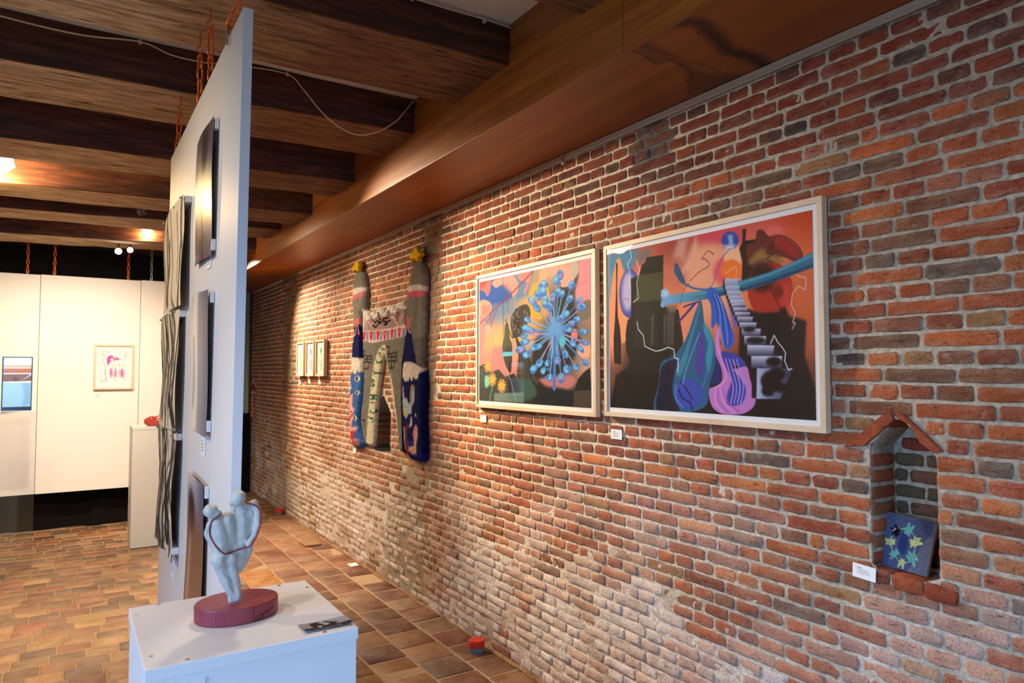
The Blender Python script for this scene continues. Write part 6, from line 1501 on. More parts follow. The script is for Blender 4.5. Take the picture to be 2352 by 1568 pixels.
def build_wall():
    ys = np.arange(WALL_Y0, WALL_Y1 + 0.001, 0.025)
    zs = np.linspace(0.0, SOF_Z + 0.03, 106)
    Y, Z = np.meshgrid(ys, zs)
    Y, Z = Y.ravel().copy(), Z.ravel().copy()
    inside = np.zeros(len(Y), bool)
    SDN = []
    for n in NICHES:
        q = np.array([(n[0], n[2]), (n[1], n[2]), (n[1], n[3]), (n[4], n[5]), (n[0], n[3])])
        P = np.stack([Y, Z], 1)
        box_ = (Y > n[0] - .1) & (Y < n[1] + .1) & (Z > n[2] - .1) & (Z < n[5] + .1)
        idx = np.nonzero(box_)[0]
        sd, near = poly_sd(P[idx], q)
        inside[idx[sd > 0]] = True
        SDN.append((idx, sd, near))
    rough = sstep(0.9, 0.3, Z) * 0.006
    X = D - 0.0002 - 0.003 * (fbm(Y * 18, Z * 18, 3, 3) - 0.5) * 2 - rough * (fbm(Y * 9, Z * 9, 4, 3) - 0.5) * 2
    nz, ny = len(zs), len(ys)
    idx = np.arange(ny * nz).reshape(nz, ny)
    F = np.stack([idx[:-1, :-1], idx[1:, :-1], idx[1:, 1:], idx[:-1, 1:]], -1).reshape(-1, 4)
    keep = inside[F].sum(1) < 3
    F = F[keep]
    for (ii, sd, near) in SDN:                       # rim vertices slide onto the niche outline
        m = sd > 0
        Y[ii[m]], Z[ii[m]] = near[m, 0], near[m, 1]
    base = np.array((230, 214, 188.))[None, :] * (0.88 + 0.24 * fbm(Y * 3, Z * 3, 8, 3))[:, None] * (1 - 0.18 * sstep(2.0, 1.2, Y))[:, None]  # mortar darkened towards the near end, dimmer light painted in
    w = (lime(Y, Z) * 0.8)[:, None]
    C = base * (1 - w) + np.array((244, 236, 230.)) * w
    p = (old_patch(Y, Z) * 0.85)[:, None]
    hi_ = sstep(0.9, 1.7, Z)[:, None]
    C = C * (1 - p) + (np.array((154, 142, 124.)) * (1 - hi_) + np.array((104, 92, 78.)) * hi_) * p
    p2 = (sstep(1.0, 0.8, np.sqrt(((Y - 2.14) / .13) ** 2 + ((Z - 2.50) / .10) ** 2) + (fbm(Y * 7, Z * 7, 23, 3) - .5) * 1.4))[:, None]
    C = C * (1 - p2) + np.array((112, 112, 114.)) * p2
    low = (sstep(0.6, 0.05, Z) * 0.5 * sstep(.35, .6, fbm(Y * 6, Z * 6, 41, 3)))[:, None]
    C = C * (1 - low) + np.array((160, 122, 92.)) * low
    me = bpy.data.meshes.new('wall_right')
    me.from_pydata(np.stack([X, Y, Z], 1).tolist(), [], F.tolist())
    me.polygons.foreach_set('use_smooth', [True] * len(me.polygons))
    at = me.color_attributes.new('Col', 'FLOAT_COLOR', 'POINT')
    c4 = np.ones((len(Y), 4)); c4[:, :3] = lin(np.clip(C, 0, 255))
    at.data.foreach_set('color', c4.ravel())
    me.materials.append(M['mortar'])
    old = wall.data
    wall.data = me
    bpy.data.meshes.remove(old)


build_wall()
tag(wall, 'long wall of old red bricks in pale lime mortar', 'wall', kind='structure')


def add_pieces(parent, items, name, mat, stuff_name, limit=300):
    """items: (verts, faces, colour, score); the largest in view become parts of their own, the rest one joined part"""
    order = sorted(range(len(items)), key=lambda i: -items[i][3])
    for i in order[:limit]:
        V, F, c, s = items[i]
        if s <= 0: break
        org = tuple(np.mean(np.asarray(V), 0))
        me = bpy.data.meshes.new(name)
        me.from_pydata((np.asarray(V) - org).tolist(), [], F)
        me.polygons.foreach_set('use_smooth', [True] * len(me.polygons))
        at = me.color_attributes.new('Col', 'FLOAT_COLOR', 'POINT')
        c4 = np.ones((len(V), 4)); c4[:, :3] = c
        at.data.foreach_set('color', c4.ravel())
        o = link(name, me, mat, parent)
        o.location = Vector(org) - WL.get(parent.name, Vector())
        items[i] = None
    VV, FF, CC = [], [], []
    for it in items:
        if it is None: continue
        V, F, c, s = it
        b = len(VV)
        VV += list(V); FF += [tuple(q + b for q in f) for f in F]; CC += (list(c) if np.ndim(c) == 2 else [c] * len(V))
    if VV:
        o = mesh(stuff_name, VV, FF, mat, parent, True, np.array(CC))
        tag(o, kind='stuff')


def bricks_on_wall():
    rng = random.Random(5)
    items = []
    for (a, b, z, r) in wall_bricks():
        y = (a + b) / 2
        p_old = float(old_patch(y, z))
        rough = 1.0 + 0.7 * float(sstep(1.0, 0.3, z)) + (0.8 if p_old > .4 else 0)
        if z < 0.75 and 4.1 < y < 8.8 and rng.random() < 0.10: continue
        if p_old > .5 and rng.random() < 0.12: continue
        front = 0.0042 + rng.gauss(0, 0.0013)
        if z < 0.8: front = 0.0030 + rng.gauss(0, 0.0014)
        H = 0.0388 + rng.gauss(0, 0.0013)
        wav = 0.0045 * (float(fbm(y * 1.3, z * 6, 77, 2)) - 0.5) * 2
        rot = rng.gauss(0, 0.006)
        V, F = piece(b - a, H, max(front, 0.002), rng, rough=rough)
        W = [(D - c, y - (u * math.cos(rot) - v * math.sin(rot)), z + wav + u * math.sin(rot) + v * math.cos(rot)) for u, v, c in V]
        s = 0
        q = project((D, y, z))
        if q and -40 < q[0] < 2392 and -20 < q[1] < 1588:
            e0, e1 = project((D, a, z)), project((D, b, z))
            s = abs(e0[0] - e1[0]) * (H / q[2])
            if any(h[1] < y < h[0] and h[2] < z < h[3] for h in HIDDEN): s = 0
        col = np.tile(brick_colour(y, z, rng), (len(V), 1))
        kk = 6 if (b - a) > 0.14 else 3
        nr = (len(V) - kk - 1) // 3
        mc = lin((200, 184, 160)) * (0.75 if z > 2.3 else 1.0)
        for i in range(3 * nr):                          # mortar smeared over the arrises
            g = (0.55 if i < 2 * nr else 0.30) * rng.random() ** 1.5
            col[i] = col[i] * (1 - g) + mc * g
        items.append((W, F, col, s))
    add_pieces(wall, items, 'brick', M['brick'], 'far_bricks')


bricks_on_wall()


def build_niche(n, gable):
    y0, y1, zs, ze, ya, za, dp = n
    # reveal and back of the recess, in mortar
    q = [(y0, zs), (y1, zs), (y1, ze), (ya, za), (y0, ze)]
    V, F = [], []
    rings = 5
    steps = []
    for i in range(5):
        a, b = q[i], q[(i + 1) % 5]
        m = max(2, int(math.hypot(a[0] - b[0], a[1] - b[1]) / 0.02))
        steps += [(a[0] + (b[0] - a[0]) * t / m, a[1] + (b[1] - a[1]) * t / m) for t in range(m)]
    for r in range(rings):
        for (y, z) in steps:
            nn = 0.006 * (float(fbm(y * 30 + r, z * 30, 6, 2)) - 0.5) * (0 if r == 0 else 1)
            dx = dp * r / (rings - 1)
            round_ = 0.018 * max(0, 1 - dx / 0.05) ** 2 if y > y1 - 0.004 and z < ze + .01 else 0
            V.append((D + dx, y + nn - (0 if r == 0 else 0) + round_ * (r == 0) * 0, z + nn))
    m = len(steps)
    for r in range(rings - 1):
        for i in range(m):
            F.append((r * m + i, r * m + (i + 1) % m, (r + 1) * m + (i + 1) % m, (r + 1) * m + i))
    F.append(tuple((rings - 1) * m + i for i in range(m)))
    cols = np.tile(lin((186, 172, 152)), (len(V), 1))
    part = mesh('niche', V, F, M['mortar'], wall, False, cols)
    rng = random.Random(int(y0 * 100))
    # brick courses on the back of the recess and on the far reveal
    pitch = 0.0486
    k = 0
    z = zs + 0.03
    while z < za - 0.03:
        sp = niche_span(n, z + 0.018)
        if sp:
            y = sp[0] - (0.05 if k % 2 else 0.0)
            while y < sp[1]:
                a, b = max(y, sp[0]) + 0.004, min(y + 0.1, sp[1]) - 0.004
                y += 0.1
                if b - a < 0.02: continue
                Vb, Fb = piece(b - a, 0.036, 0.006, rng)
                c = lin(np.array(rng.choice([(150, 80, 56), (120, 84, 62), (96, 84, 62), (140, 66, 48), (110, 90, 66)]), float))
                mesh('brick', [(D + dp - cc, (a + b) / 2 - u, z + v) for u, v, cc in Vb], Fb, M['brick'], wall, True, np.tile(c, (len(Vb), 1)))
            if z < ze:
                Vb, Fb = piece(dp - 0.02, 0.036, 0.005, rng)
                c = brick_colour(y1, 1.5, rng)
                mesh('brick', [(D + 0.006 + (dp - 0.02) / 2 + u, y1 - cc, z + v) for u, v, cc in Vb], [f[::-1] for f in Fb], M['brick'], wall, True, np.tile(c, (len(Vb), 1)))
                Vb, Fb = piece(dp - 0.02, 0.036, 0.005, rng)
                mesh('brick', [(D + 0.006 + (dp - 0.02) / 2 + u, y0 + cc, z + v) for u, v, cc in Vb], Fb, M['brick'], wall, True, np.tile(brick_colour(y1, 1.5, rng), (len(Vb), 1)))
        z += pitch; k += 1
    if gable:                                              # two bricks leaning together over the opening
        for poly in gable:
            fl = len(poly)
            V = [(D - 0.011 + rng.gauss(0, .001), y, z) for y, z in poly] + [(D + dp - 0.004, y, z) for y, z in poly]
            F = [tuple(range(fl)), tuple(range(2 * fl - 1, fl - 1, -1))] + [(i, i + fl, (i + 1) % fl + fl, (i + 1) % fl) for i in range(fl)]
            bm = bmesh.new()
            vs = [bm.verts.new(v) for v in V]
            for f in F: bm.faces.new([vs[i] for i in f])
            bmesh.ops.recalc_face_normals(bm, faces=bm.faces)
            bmesh.ops.bevel(bm, geom=list(bm.edges), offset=0.0025, segments=2, affect='EDGES')
            o = from_bm('gable_brick', bm, M['brick'], wall)
            at = o.data.color_attributes.new('Col', 'FLOAT_COLOR', 'POINT')
            at.data.foreach_set('color', np.tile(np.append(lin((170, 84, 52)), 1.0), len(o.data.vertices)))


GABLE = [[(1.2874, 1.3183), (1.2648, 1.3337), (1.1351, 1.4443), (1.1256, 1.4107), (1.2023, 1.3407), (1.2135, 1.3284)],
         [(1.1223, 1.4389), (1.1072, 1.4346), (1.081, 1.4158), (0.9898, 1.3328), (1.0153, 1.3256), (1.0541, 1.3514), (1.0797, 1.3992), (1.116, 1.4172)]]
for i, n in enumerate(NICHES):
    build_niche(n, None if i == 1 else [[(y + (n[4] - 1.118) + (0.35 * (y - 1.118) if i else 0), z + (n[3] - 1.325)) for y, z in g] for g in GABLE])
# rough sill bricks below the near niche
rng_s = random.Random(3)
for (a, b, z, c) in ((1.245, 1.150, 0.948, (166, 96, 74)), (1.145, 1.055, 0.944, (176, 92, 54)), (1.052, 0.965, 0.940, (158, 74, 48))):
    Vb, Fb = piece(a - b, 0.045, 0.008, rng_s, back=0.05, rough=1.4)
    mesh('brick', [(D - cc, (a + b) / 2 - u, z + v) for u, v, cc in Vb], Fb, M['brick'], wall, True, np.tile(lin(c), (len(Vb), 1)))


# sandy mortar fillet where the wall meets the tiles
def fillet():
    ys = np.arange(0.2, WALL_Y1, 0.03)
    V, F, C = [], [], []
    for y in ys:
        w = 0.010 + 0.030 * float(fbm(y * 3, 1, 9, 3)); h = 0.003 + 0.022 * float(fbm(y * 4, 5, 10, 3))
        for t in range(5):
            s = t / 4
            jit = 0.010 * (float(fbm(y * 25, s * 7, 12, 2)) - .5)
            V.append((D + 0.006 - w * (1 - s) ** 1.4 + jit, y, 0.0025 + h * s ** 1.6 + (jit if 0 < t else 0)))
            C.append(lin(np.array((164, 124, 90.)) * (0.72 + 0.5 * float(fbm(y * 8, s * 4, 15, 3)))))
    for i in range(len(ys) - 1):
        for t in range(4):
            F.append((i * 5 + t, i * 5 + t + 1, (i + 1) * 5 + t + 1, (i + 1) * 5 + t))
    mesh('mortar_fillet', V, F, M['mortar'], wall, True, np.array(C))


fillet()

# ============================================================================= floor
floor = box('floor', LEFT_X, D + 0.3, REAR_Y, FAR_Y, -0.10, -0.0022, M['grout'])
tag(floor, 'old floor of terracotta tiles and waxed paving bricks', 'floor', kind='structure')


def floor_piece(x0, x1, y0, y1, top, rng, r=0.008, j=0.002):
    k = 3
    ring = []
    for (cx, cy, a0) in ((x1 - r, y1 - r, 0), (x0 + r, y1 - r, 90), (x0 + r, y0 + r, 180), (x1 - r, y0 + r, 270)):
        for s in range(k):
            t = math.radians(a0 + 90 * s / (k - 1))
            ring.append((cx + r * math.cos(t) + rng.gauss(0, j), cy + r * math.sin(t) + rng.gauss(0, j)))
    n = len(ring)
    cx, cy = (x0 + x1) / 2, (y0 + y1) / 2
    ta, tb = rng.gauss(0, 0.0025), rng.gauss(0, 0.0025)
    V = [(x, y, -0.008) for x, y in ring] + [(x, y, top - 0.0025) for x, y in ring]
    V += [(x - math.copysign(0.003, x - cx), y - math.copysign(0.003, y - cy), top + ta * (x - cx) + tb * (y - cy)) for x, y in ring]
    F = []
    for q in (0, 1):
        for i in range(n):
            F.append((q * n + i, q * n + (i + 1) % n, (q + 1) * n + (i + 1) % n, (q + 1) * n + i))
    F.append(tuple(2 * n + i for i in range(n)))
    return V, F


def score(x0, x1, y0, y1):
    p = [project((x, y, 0)) for x in (x0, x1) for y in (y0, y1)]
    if any(q is None for q in p): return 0
    xs, ys = [q[0] for q in p], [q[1] for q in p]
    if max(xs) < 0 or min(xs) > 2352 or max(ys) > 1700 or min(ys) > 1568 or max(ys) < 0: return 0
    # behind the hung panel or the near plinth
    cx, cy = (x0 + x1) / 2, (y0 + y1) / 2
    t = 0.39 / max(cx, 1e-6)
    if cx > 0.39 and 2.0 < t * cy < 3.55 and 1.55 * (1 - t) > 0.40: return 0
    return (max(xs) - min(xs)) * (max(ys) - min(ys))


def build_floor():
    rng = random.Random(9)
    items = []
    TP = [(126, 66, 42), (134, 76, 50), (114, 60, 42), (146, 94, 66), (160, 116, 86), (140, 98, 72), (122, 82, 62), (144, 82, 50), (156, 104, 64)]
    cols = [2.034, 1.833, 1.602, 1.372, 1.142, 0.912]
    for ci in range(5):
        y = 0.1 + (0.114 if ci % 2 else 0) + 0.054
        while y < FAR_Y - 0.05:
            y1 = y + 0.2285
            x0, x1 = cols[ci + 1], cols[ci]
            g = 0.005
            c = np.array(rng.choice(TP), float) * (0.9 + 0.2 * rng.random())
            if ci == 3 and rng.random() < 0.7: c = np.array((186, 124, 58.)) * (0.85 + .25 * rng.random())
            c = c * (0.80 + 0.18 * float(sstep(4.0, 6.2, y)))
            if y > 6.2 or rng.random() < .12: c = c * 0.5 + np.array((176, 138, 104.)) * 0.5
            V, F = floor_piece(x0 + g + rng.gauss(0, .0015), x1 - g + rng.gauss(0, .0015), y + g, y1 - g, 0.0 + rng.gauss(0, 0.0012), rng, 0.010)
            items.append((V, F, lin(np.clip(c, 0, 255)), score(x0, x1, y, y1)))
            y = y1
    add_pieces(floor, items, 'tile', M['tile'], 'far_tiles')
    items = []
    BP = [(176, 128, 90), (190, 148, 100), (166, 116, 90), (152, 124, 90), (136, 108, 84), (172, 108, 84), (194, 156, 104), (142, 120, 108), (120, 102, 78), (186, 132, 100)]
    y = 0.2
    row = 0
    while y < 8.6:
        h = 0.134 + rng.gauss(0, 0.003)
        x = -1.6 + (0.083 if row % 2 else 0) + rng.gauss(0, .02) - 0.17
        while x < 0.90:
            L = 0.167 * (1 + rng.gauss(0, 0.06))
            if rng.random() < 0.08: L = 0.10
            x1 = min(x + L, 0.905)
            if x1 - x > 0.03:
                c = (np.array(rng.choice(BP), float) * 0.62 + np.array((176, 132, 98.)) * 0.38) * (0.88 + 0.24 * rng.random())
                V, F = floor_piece(x + 0.004, x1 - 0.004, y + 0.005, y + h - 0.005, rng.gauss(0, 0.0012), rng, 0.007, 0.0015)
                items.append((V, F, lin(np.clip(c, 0, 255)), score(x, x1, y, y + h)))
            x += L
        y += h; row += 1
    add_pieces(floor, items, 'brick', M['floor_brick'], 'far_floor_bricks')


build_floor()

# ============================================================================= ceiling, beams, soffit
ceiling = box('ceiling', LEFT_X, D + 0.3, REAR_Y, FAR_Y, CEIL_Z, CEIL_Z + 0.12, M['plaster'])
tag(ceiling, 'white plastered ceiling carried on heavy dark timber beams', 'ceiling', kind='structure')


def beam(y0a, y1a, za, y0b, y1b, zb, seed):
    """one hewn beam from the boxing (a, x = 1.53) to the far left (b, x = -0.4, carried on to the left wall)"""
    xs = np.arange(FAS_X + 0.02, LEFT_X, -0.07)
    V, fm, F = [], [], []
    prof = [(0, 1), (0, .5), (0, .12), (0, 0.02), (0.015, 0), (.25, 0), (.5, 0), (.75, 0), (.985, 0), (1, 0.02), (1, .12), (1, .5), (1, 1)]
    strips = [(0, 3, 0), (3, 4, 0), (4, 8, 1), (8, 9, 0), (9, 12, 0)]
    n = len(prof)
    R = []
    for i, x in enumerate(xs):
        t = (FAS_X - x) / (FAS_X + 0.4)
        y0, y1, z = y0a + (y0b - y0a) * t, y1a + (y1b - y1a) * t, za + (zb - za) * t
        row = []
        for k, (u, v) in enumerate(prof):
            kk = {3: 2, 4: 2, 8: 10, 9: 10}.get(k, k)
            w = float(fbm(x * 1.3 + seed * 7, kk * 0.7, seed, 3)) - 0.5
            w2 = float(fbm(x * 5 + seed * 3, kk * 1.9, seed + 5, 2)) - 0.5
            yy = y0 + (y1 - y0) * u + (w * 0.040 + w2 * 0.012) * (1 if u < .1 or u > .9 else .3)
            zz = z + (CEIL_Z + 0.01 - z) * v + ((w2 * 0.012 + w * 0.020) if v < 1 else 0)
            row.append((x, yy, zz))
        R.append(row)
    for (ka, kb, mi) in strips:
        b0 = len(V); m = kb - ka + 1
        for row in R: V += row[ka:kb + 1]
        for i in range(len(xs) - 1):
            for k in range(m - 1):
                F.append((b0 + i * m + k, b0 + i * m + k + 1, b0 + (i + 1) * m + k + 1, b0 + (i + 1) * m + k)); fm.append(mi)
    b0 = len(V); V += R[0]
    F.append(tuple(range(b0, b0 + n))); fm.append(0)
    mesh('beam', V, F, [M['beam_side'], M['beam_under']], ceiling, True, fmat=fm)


BEAMS = [(0.52, 1.00, 2.83, 0.52, 1.00, 2.83), (1.47, 1.949, 2.834, 1.47, 1.95, 2.83), (2.427, 2.933, 2.835, 2.44, 2.95, 2.82), (3.388, 3.879, 2.825, 3.40, 3.87, 2.80), (4.305, 4.735, 2.772, 4.40, 4.80, 2.755),
         (5.229, 5.685, 2.745, 5.40, 5.80, 2.745), (6.16, 6.662, 2.785, 6.38, 6.82, 2.780), (7.117, 7.545, 2.765, 7.44, 7.97, 2.765)]
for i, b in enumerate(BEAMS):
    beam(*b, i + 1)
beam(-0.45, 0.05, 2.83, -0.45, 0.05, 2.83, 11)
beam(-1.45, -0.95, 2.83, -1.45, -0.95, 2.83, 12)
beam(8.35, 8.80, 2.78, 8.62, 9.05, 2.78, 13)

soffit = thing('trim_1', 'varnished plywood boxing that runs along the top of the brick wall', 'boxing', (FAS_X, 4.0, SOF_Z))
soffit['kind'] = 'structure'
fj = [-0.9, 1.719, 4.425, 7.13, FAR_Y]
for a, b in zip(fj, fj[1:]):
    box('fascia_board', FAS_X - 0.004, FAS_X + 0.012, a + 0.0015, b - 0.0015, SOF_Z - 0.004, CEIL_Z + 0.004, M['fascia'], soffit, 0.001)
sj = [-0.9, 1.655, 4.10, 6.56, FAR_Y]
for k, (a, b) in enumerate(zip(sj, sj[1:])):
    a, b = a + 0.0015, b - 0.0015
    nu, nv = int((b - a) / (0.006 if k in (0, 1) else 0.05)), 42
    u, v = np.meshgrid(np.linspace(a, b, nu), np.linspace(FAS_X + 0.012, D + 0.02, nv))
    u, v = u.ravel(), v.ravel()
    C = np.array((146, 80, 32.))[None, :] * (0.86 + 0.28 * fbm(u * 1.6, v * 30, 31 + k, 3) )[:, None] * (0.9 + 0.2 * fbm(u * 2, v * 3, 35, 3))[:, None]
    C = paint(np.stack([u, v], 1), C, ART['stain'])
    top = np.stack([v, u, np.full_like(u, SOF_Z)], 1)
    idx = np.arange(nu * nv).reshape(nv, nu)
    F = np.stack([idx[:-1, :-1], idx[:-1, 1:], idx[1:, 1:], idx[1:, :-1]], -1).reshape(-1, 4).tolist()
    m0 = len(top)
    cr = [0, nu - 1, nu * nv - 1, nu * (nv - 1)]
    V = top.tolist() + [[top[i][0], top[i][1], SOF_Z + 0.012] for i in cr]
    F += [[m0, m0 + 3, m0 + 2, m0 + 1], [cr[0], cr[1], m0 + 1, m0], [cr[2], cr[3], m0 + 3, m0 + 2], [cr[1], cr[2], m0 + 2, m0 + 1], [cr[3], cr[0], m0, m0 + 3]]
    mesh('soffit_board', V, F, M['soffit'], soffit, False, lin(np.clip(np.vstack([C, C[cr]]), 0, 255)))
rail = thing('trim_2', 'thin white picture rail between soffit and brick wall', 'picture rail', (D - 0.01, 2.0, 2.58))
rail['kind'] = 'structure'
box('rail_strip', D - 0.022, D - 0.006, -0.9, 4.86, 2.588, SOF_Z - 0.002, M['rail'], rail, 0.002)
box('rail_lip', D - 0.026, D - 0.020, -0.9, 4.86, 2.582, 2.590, M['rail'], rail, 0.001)
box('rail_hook', D - 0.030, D - 0.022, 2.70, 2.715, 2.565, 2.60, M['steel'], rail, 0.001)

# ============================================================================= the rest of the room shell
wf = box('wall_far', -0.6, D + 0.3, FAR_Y, FAR_Y + 0.12, 0, CEIL_Z, M['far_plaster'])
tag(wf, 'grey-green painted end wall past the brick wall', 'wall', kind='structure')


def wall_with_windows(name, label, horizontal, pos, lo, hi, openings):
    """a wall along X (horizontal) or Y with rectangular window openings (a, b, z0, z1)"""
    o = thing(name, label, 'wall', (pos if not horizontal else 0, pos if horizontal else 0, 0))
    o['kind'] = 'structure'
    def seg(a, b, z0, z1):
        if b - a < 1e-4: return
        if horizontal: box('wall_piece', a, b, pos - 0.25, pos, z0, z1, M['wall_plaster'], o)
        else: box('wall_piece', pos - 0.25, pos, a, b, z0, z1, M['wall_plaster'], o)
    c = lo
    for (a, b, z0, z1) in openings:
        seg(c, a, 0, CEIL_Z); seg(a, b, 0, z0); seg(a, b, z1, CEIL_Z); c = b
    seg(c, hi, 0, CEIL_Z)
    return o


OPEN_R = [(-2.45, -0.65, 0.75, 2.35), (-0.15, 1.65, 0.75, 2.35)]
OPEN_L = [(-0.65, 1.25, 0.8, 2.4)]
wall_with_windows('wall_rear', 'plastered wall with two windows behind the viewer', True, REAR_Y, LEFT_X - 0.25, D + 0.3, OPEN_R)
wall_with_windows('wall_left', 'plastered wall with one window at the far left', False, LEFT_X, REAR_Y, FAR_Y, OPEN_L)
wi = 0
for (a, b, z0, z1), hor in [(o_, True) for o_ in OPEN_R] + [(o_, False) for o_ in OPEN_L]:
    wi += 1
    w = thing('window_%d' % wi, ('street window behind the viewer, %s one' % ('left', 'right')[wi - 1]) if hor else 'tall window in the left plaster wall', 'window', ((a + b) / 2, REAR_Y - 0.12, z0) if hor else (LEFT_X - 0.12, (a + b) / 2, z0))
    w['kind'] = 'structure'
    for (p, q, r, s) in ((a, a + .06, z0, z1), (b - .06, b, z0, z1), (a, b, z0, z0 + .06), (a, b, z1 - .06, z1), ((a + b) / 2 - .025, (a + b) / 2 + .025, z0, z1), (a, b, 1.78, 1.83)):
        if hor: box('window_bar', p, q, REAR_Y - 0.15, REAR_Y - 0.09, r, s, M['timber'], w)
        else: box('window_bar', LEFT_X - 0.15, LEFT_X - 0.09, p, q, r, s, M['timber'], w)
wr2 = box('wall_end', D, D + 0.3, REAR_Y, WALL_Y0, 0, CEIL_Z, M['wall_plaster'])
tag(wr2, 'plastered continuation of the brick wall behind the viewer', 'wall', kind='structure')

# ============================================================================= framed pictures on the brick wall
BIG_GRID = [[(78, 140, 172), (205, 92, 62), (160, 66, 56), (210, 84, 94), (216, 92, 76), (206, 72, 32)],
            [(112, 150, 168), (236, 122, 86), (204, 112, 88), (236, 162, 122), (226, 132, 102), (222, 98, 52)],
            [(250, 160, 112), (240, 132, 92), (242, 134, 88), (240, 166, 122), (226, 112, 72), (216, 96, 46)],
            [(240, 142, 102), (40, 34, 30), (236, 142, 112), (204, 114, 84), (120, 42, 32), (194, 88, 48)],
            [(120, 76, 56), (24, 22, 20), (24, 20, 22), (26, 22, 32), (22, 18, 18), (112, 62, 48)],
            [(44, 32, 30), (20, 18, 17), (18, 16, 17), (18, 16, 18), (18, 15, 16), (20, 16, 17)]]
SMALL_GRID = [[(150, 60, 70), (232, 122, 122), (152, 142, 122), (232, 172, 142), (242, 132, 142)],
              [(40, 82, 162), (92, 122, 162), (202, 162, 112), (112, 102, 84), (242, 152, 152)],
              [(236, 142, 112), (246, 172, 92), (236, 166, 102), (62, 56, 46), (152, 122, 102)],
              [(192, 112, 112), (202, 122, 112), (92, 72, 72), (62, 52, 52), (212, 162, 132)],
              [(26, 26, 24), (42, 52, 46), (26, 40, 46), (22, 24, 28), (62, 52, 44)]]


def frame_bars(root, y0, y1, z0, z1, xb, xf, w, mat):
    """four mitred bars; the front face lies at xf, the back at xb (room side is -x)"""
    o = [(y0, z0), (y1, z0), (y1, z1), (y0, z1)]
    i = [(y0 + w, z0 + w), (y1 - w, z0 + w), (y1 - w, z1 - w), (y0 + w, z1 - w)]
    for k in range(4):
        q = (k + 1) % 4
        a, b, c, d = o[k], o[q], i[q], i[k]
        V = [(x, p[0], p[1]) for x in (xf, xb) for p in (a, b, c, d)]
        bm = bmesh.new()
        vs = [bm.verts.new(v) for v in V]
        for f in ((0, 3, 2, 1), (4, 5, 6, 7), (0, 1, 5, 4), (1, 2, 6, 5), (2, 3, 7, 6), (3, 0, 4, 7)):
            bm.faces.new([vs[j] for j in f])
        bmesh.ops.recalc_face_normals(bm, faces=bm.faces)
        bmesh.ops.bevel(bm, geom=[e for e in bm.edges], offset=0.0009, segments=1, affect='EDGES')
        from_bm('frame_bar', bm, mat, root)


def picture(name, label, cat, y0, y1, z0, z1, xb, xf, w, mat_in, ops, grid, nu, nv, inset=0.006, group=None, mat=None, glass=True, pmat=None):
    """picture hung on the brick wall: y0 < y1, print inside a paper margin; viewed from -x, left is +y"""
    r = thing(name, label, cat, ((xb + xf) / 2, (y0 + y1) / 2, z0), group)
    frame_bars(r, y0, y1, z0, z1, xb, xf, w, mat or M['frame'])
    box('backing', xb - 0.004, xb, y0 + 0.004, y1 - 0.004, z0 + 0.004, z1 - 0.004, M['paper'], r)
    xp = xf + inset
    box('margin_paper', xp + 0.001, xp + 0.003, y0 + w * .6, y1 - w * .6, z0 + w * .6, z1 - w * .6, M['paper'], r)
    sheet('print', (xp, y1 - w - mat_in[0], z1 - w - mat_in[2]), (xp, y0 + w + mat_in[1], z1 - w - mat_in[2]), (xp, y1 - w - mat_in[0], z0 + w + mat_in[3]), nu, nv, pmat or M['print'], r, ops, grid)
    if glass:
        mesh('glass_pane', [(xf + 0.003, y, z) for y, z in ((y0 + w - .002, z0 + w - .002), (y1 - w + .002, z0 + w - .002), (y1 - w + .002, z1 - w + .002), (y0 + w - .002, z1 - w + .002))], [(0, 1, 2, 3)], M['glass'], r)
    return r


picture('framed_painting', 'framed painting of draped cloth, teal branch and floating stairs, right-hand large picture', 'painting', 1.322, 2.394, 1.358, 2.111, D - 0.009, D - 0.037, 0.020, (0.014, 0.018, 0.019, 0.019), ART['big'], BIG_GRID, 400, 280)
picture('framed_painting', 'framed painting of a giant blue allium flower, large picture left of the cloth painting', 'painting', 2.452, 3.552, 1.348, 2.113, D - 0.009, D - 0.037, 0.020, (0.014, 0.020, 0.019, 0.019), ART['allium'], SMALL_GRID, 380, 264)

CREAM = [[(240, 236, 224)] * 2] * 2
def figure_ops(c, c2, dark, sx=0.5):
    o = [['p', c2, .03, 1, [(sx - .10, .30), (sx + .05, .26), (sx + .16, .40), (sx + .18, .58), (sx + .24, .76), (sx + .2, .86), (sx - .05, .84), (sx - .14, .62)]],
         ['p', c, .012, 1, [(sx - .06, .30), (sx - .05, .22), (sx + .05, .19), (sx + .12, .25), (sx + .10, .34), (sx, .33), (sx - .08, .40)]]]
    for l in ([(sx - .06, .36), (sx - .14, .52), (sx - .10, .66), (sx + .02, .72)], [(sx + .10, .34), (sx + .20, .50), (sx + .06, .58), (sx + .18, .62)], [(sx + .18, .60), (sx + .1, .72), (sx + .24, .86)], [(sx - .1, .66), (sx - .06, .8), (sx + .04, .86)]):
        o.append(['l', dark, .008, 1, l, .026])
    o.append(['l', [214, 206, 190], .004, 0, [(.14, .14), (.86, .14)], .004])
    o.append(['l', [206, 198, 186], .004, 0, [(.14, .88), (.5, .885)], .006])
    return o


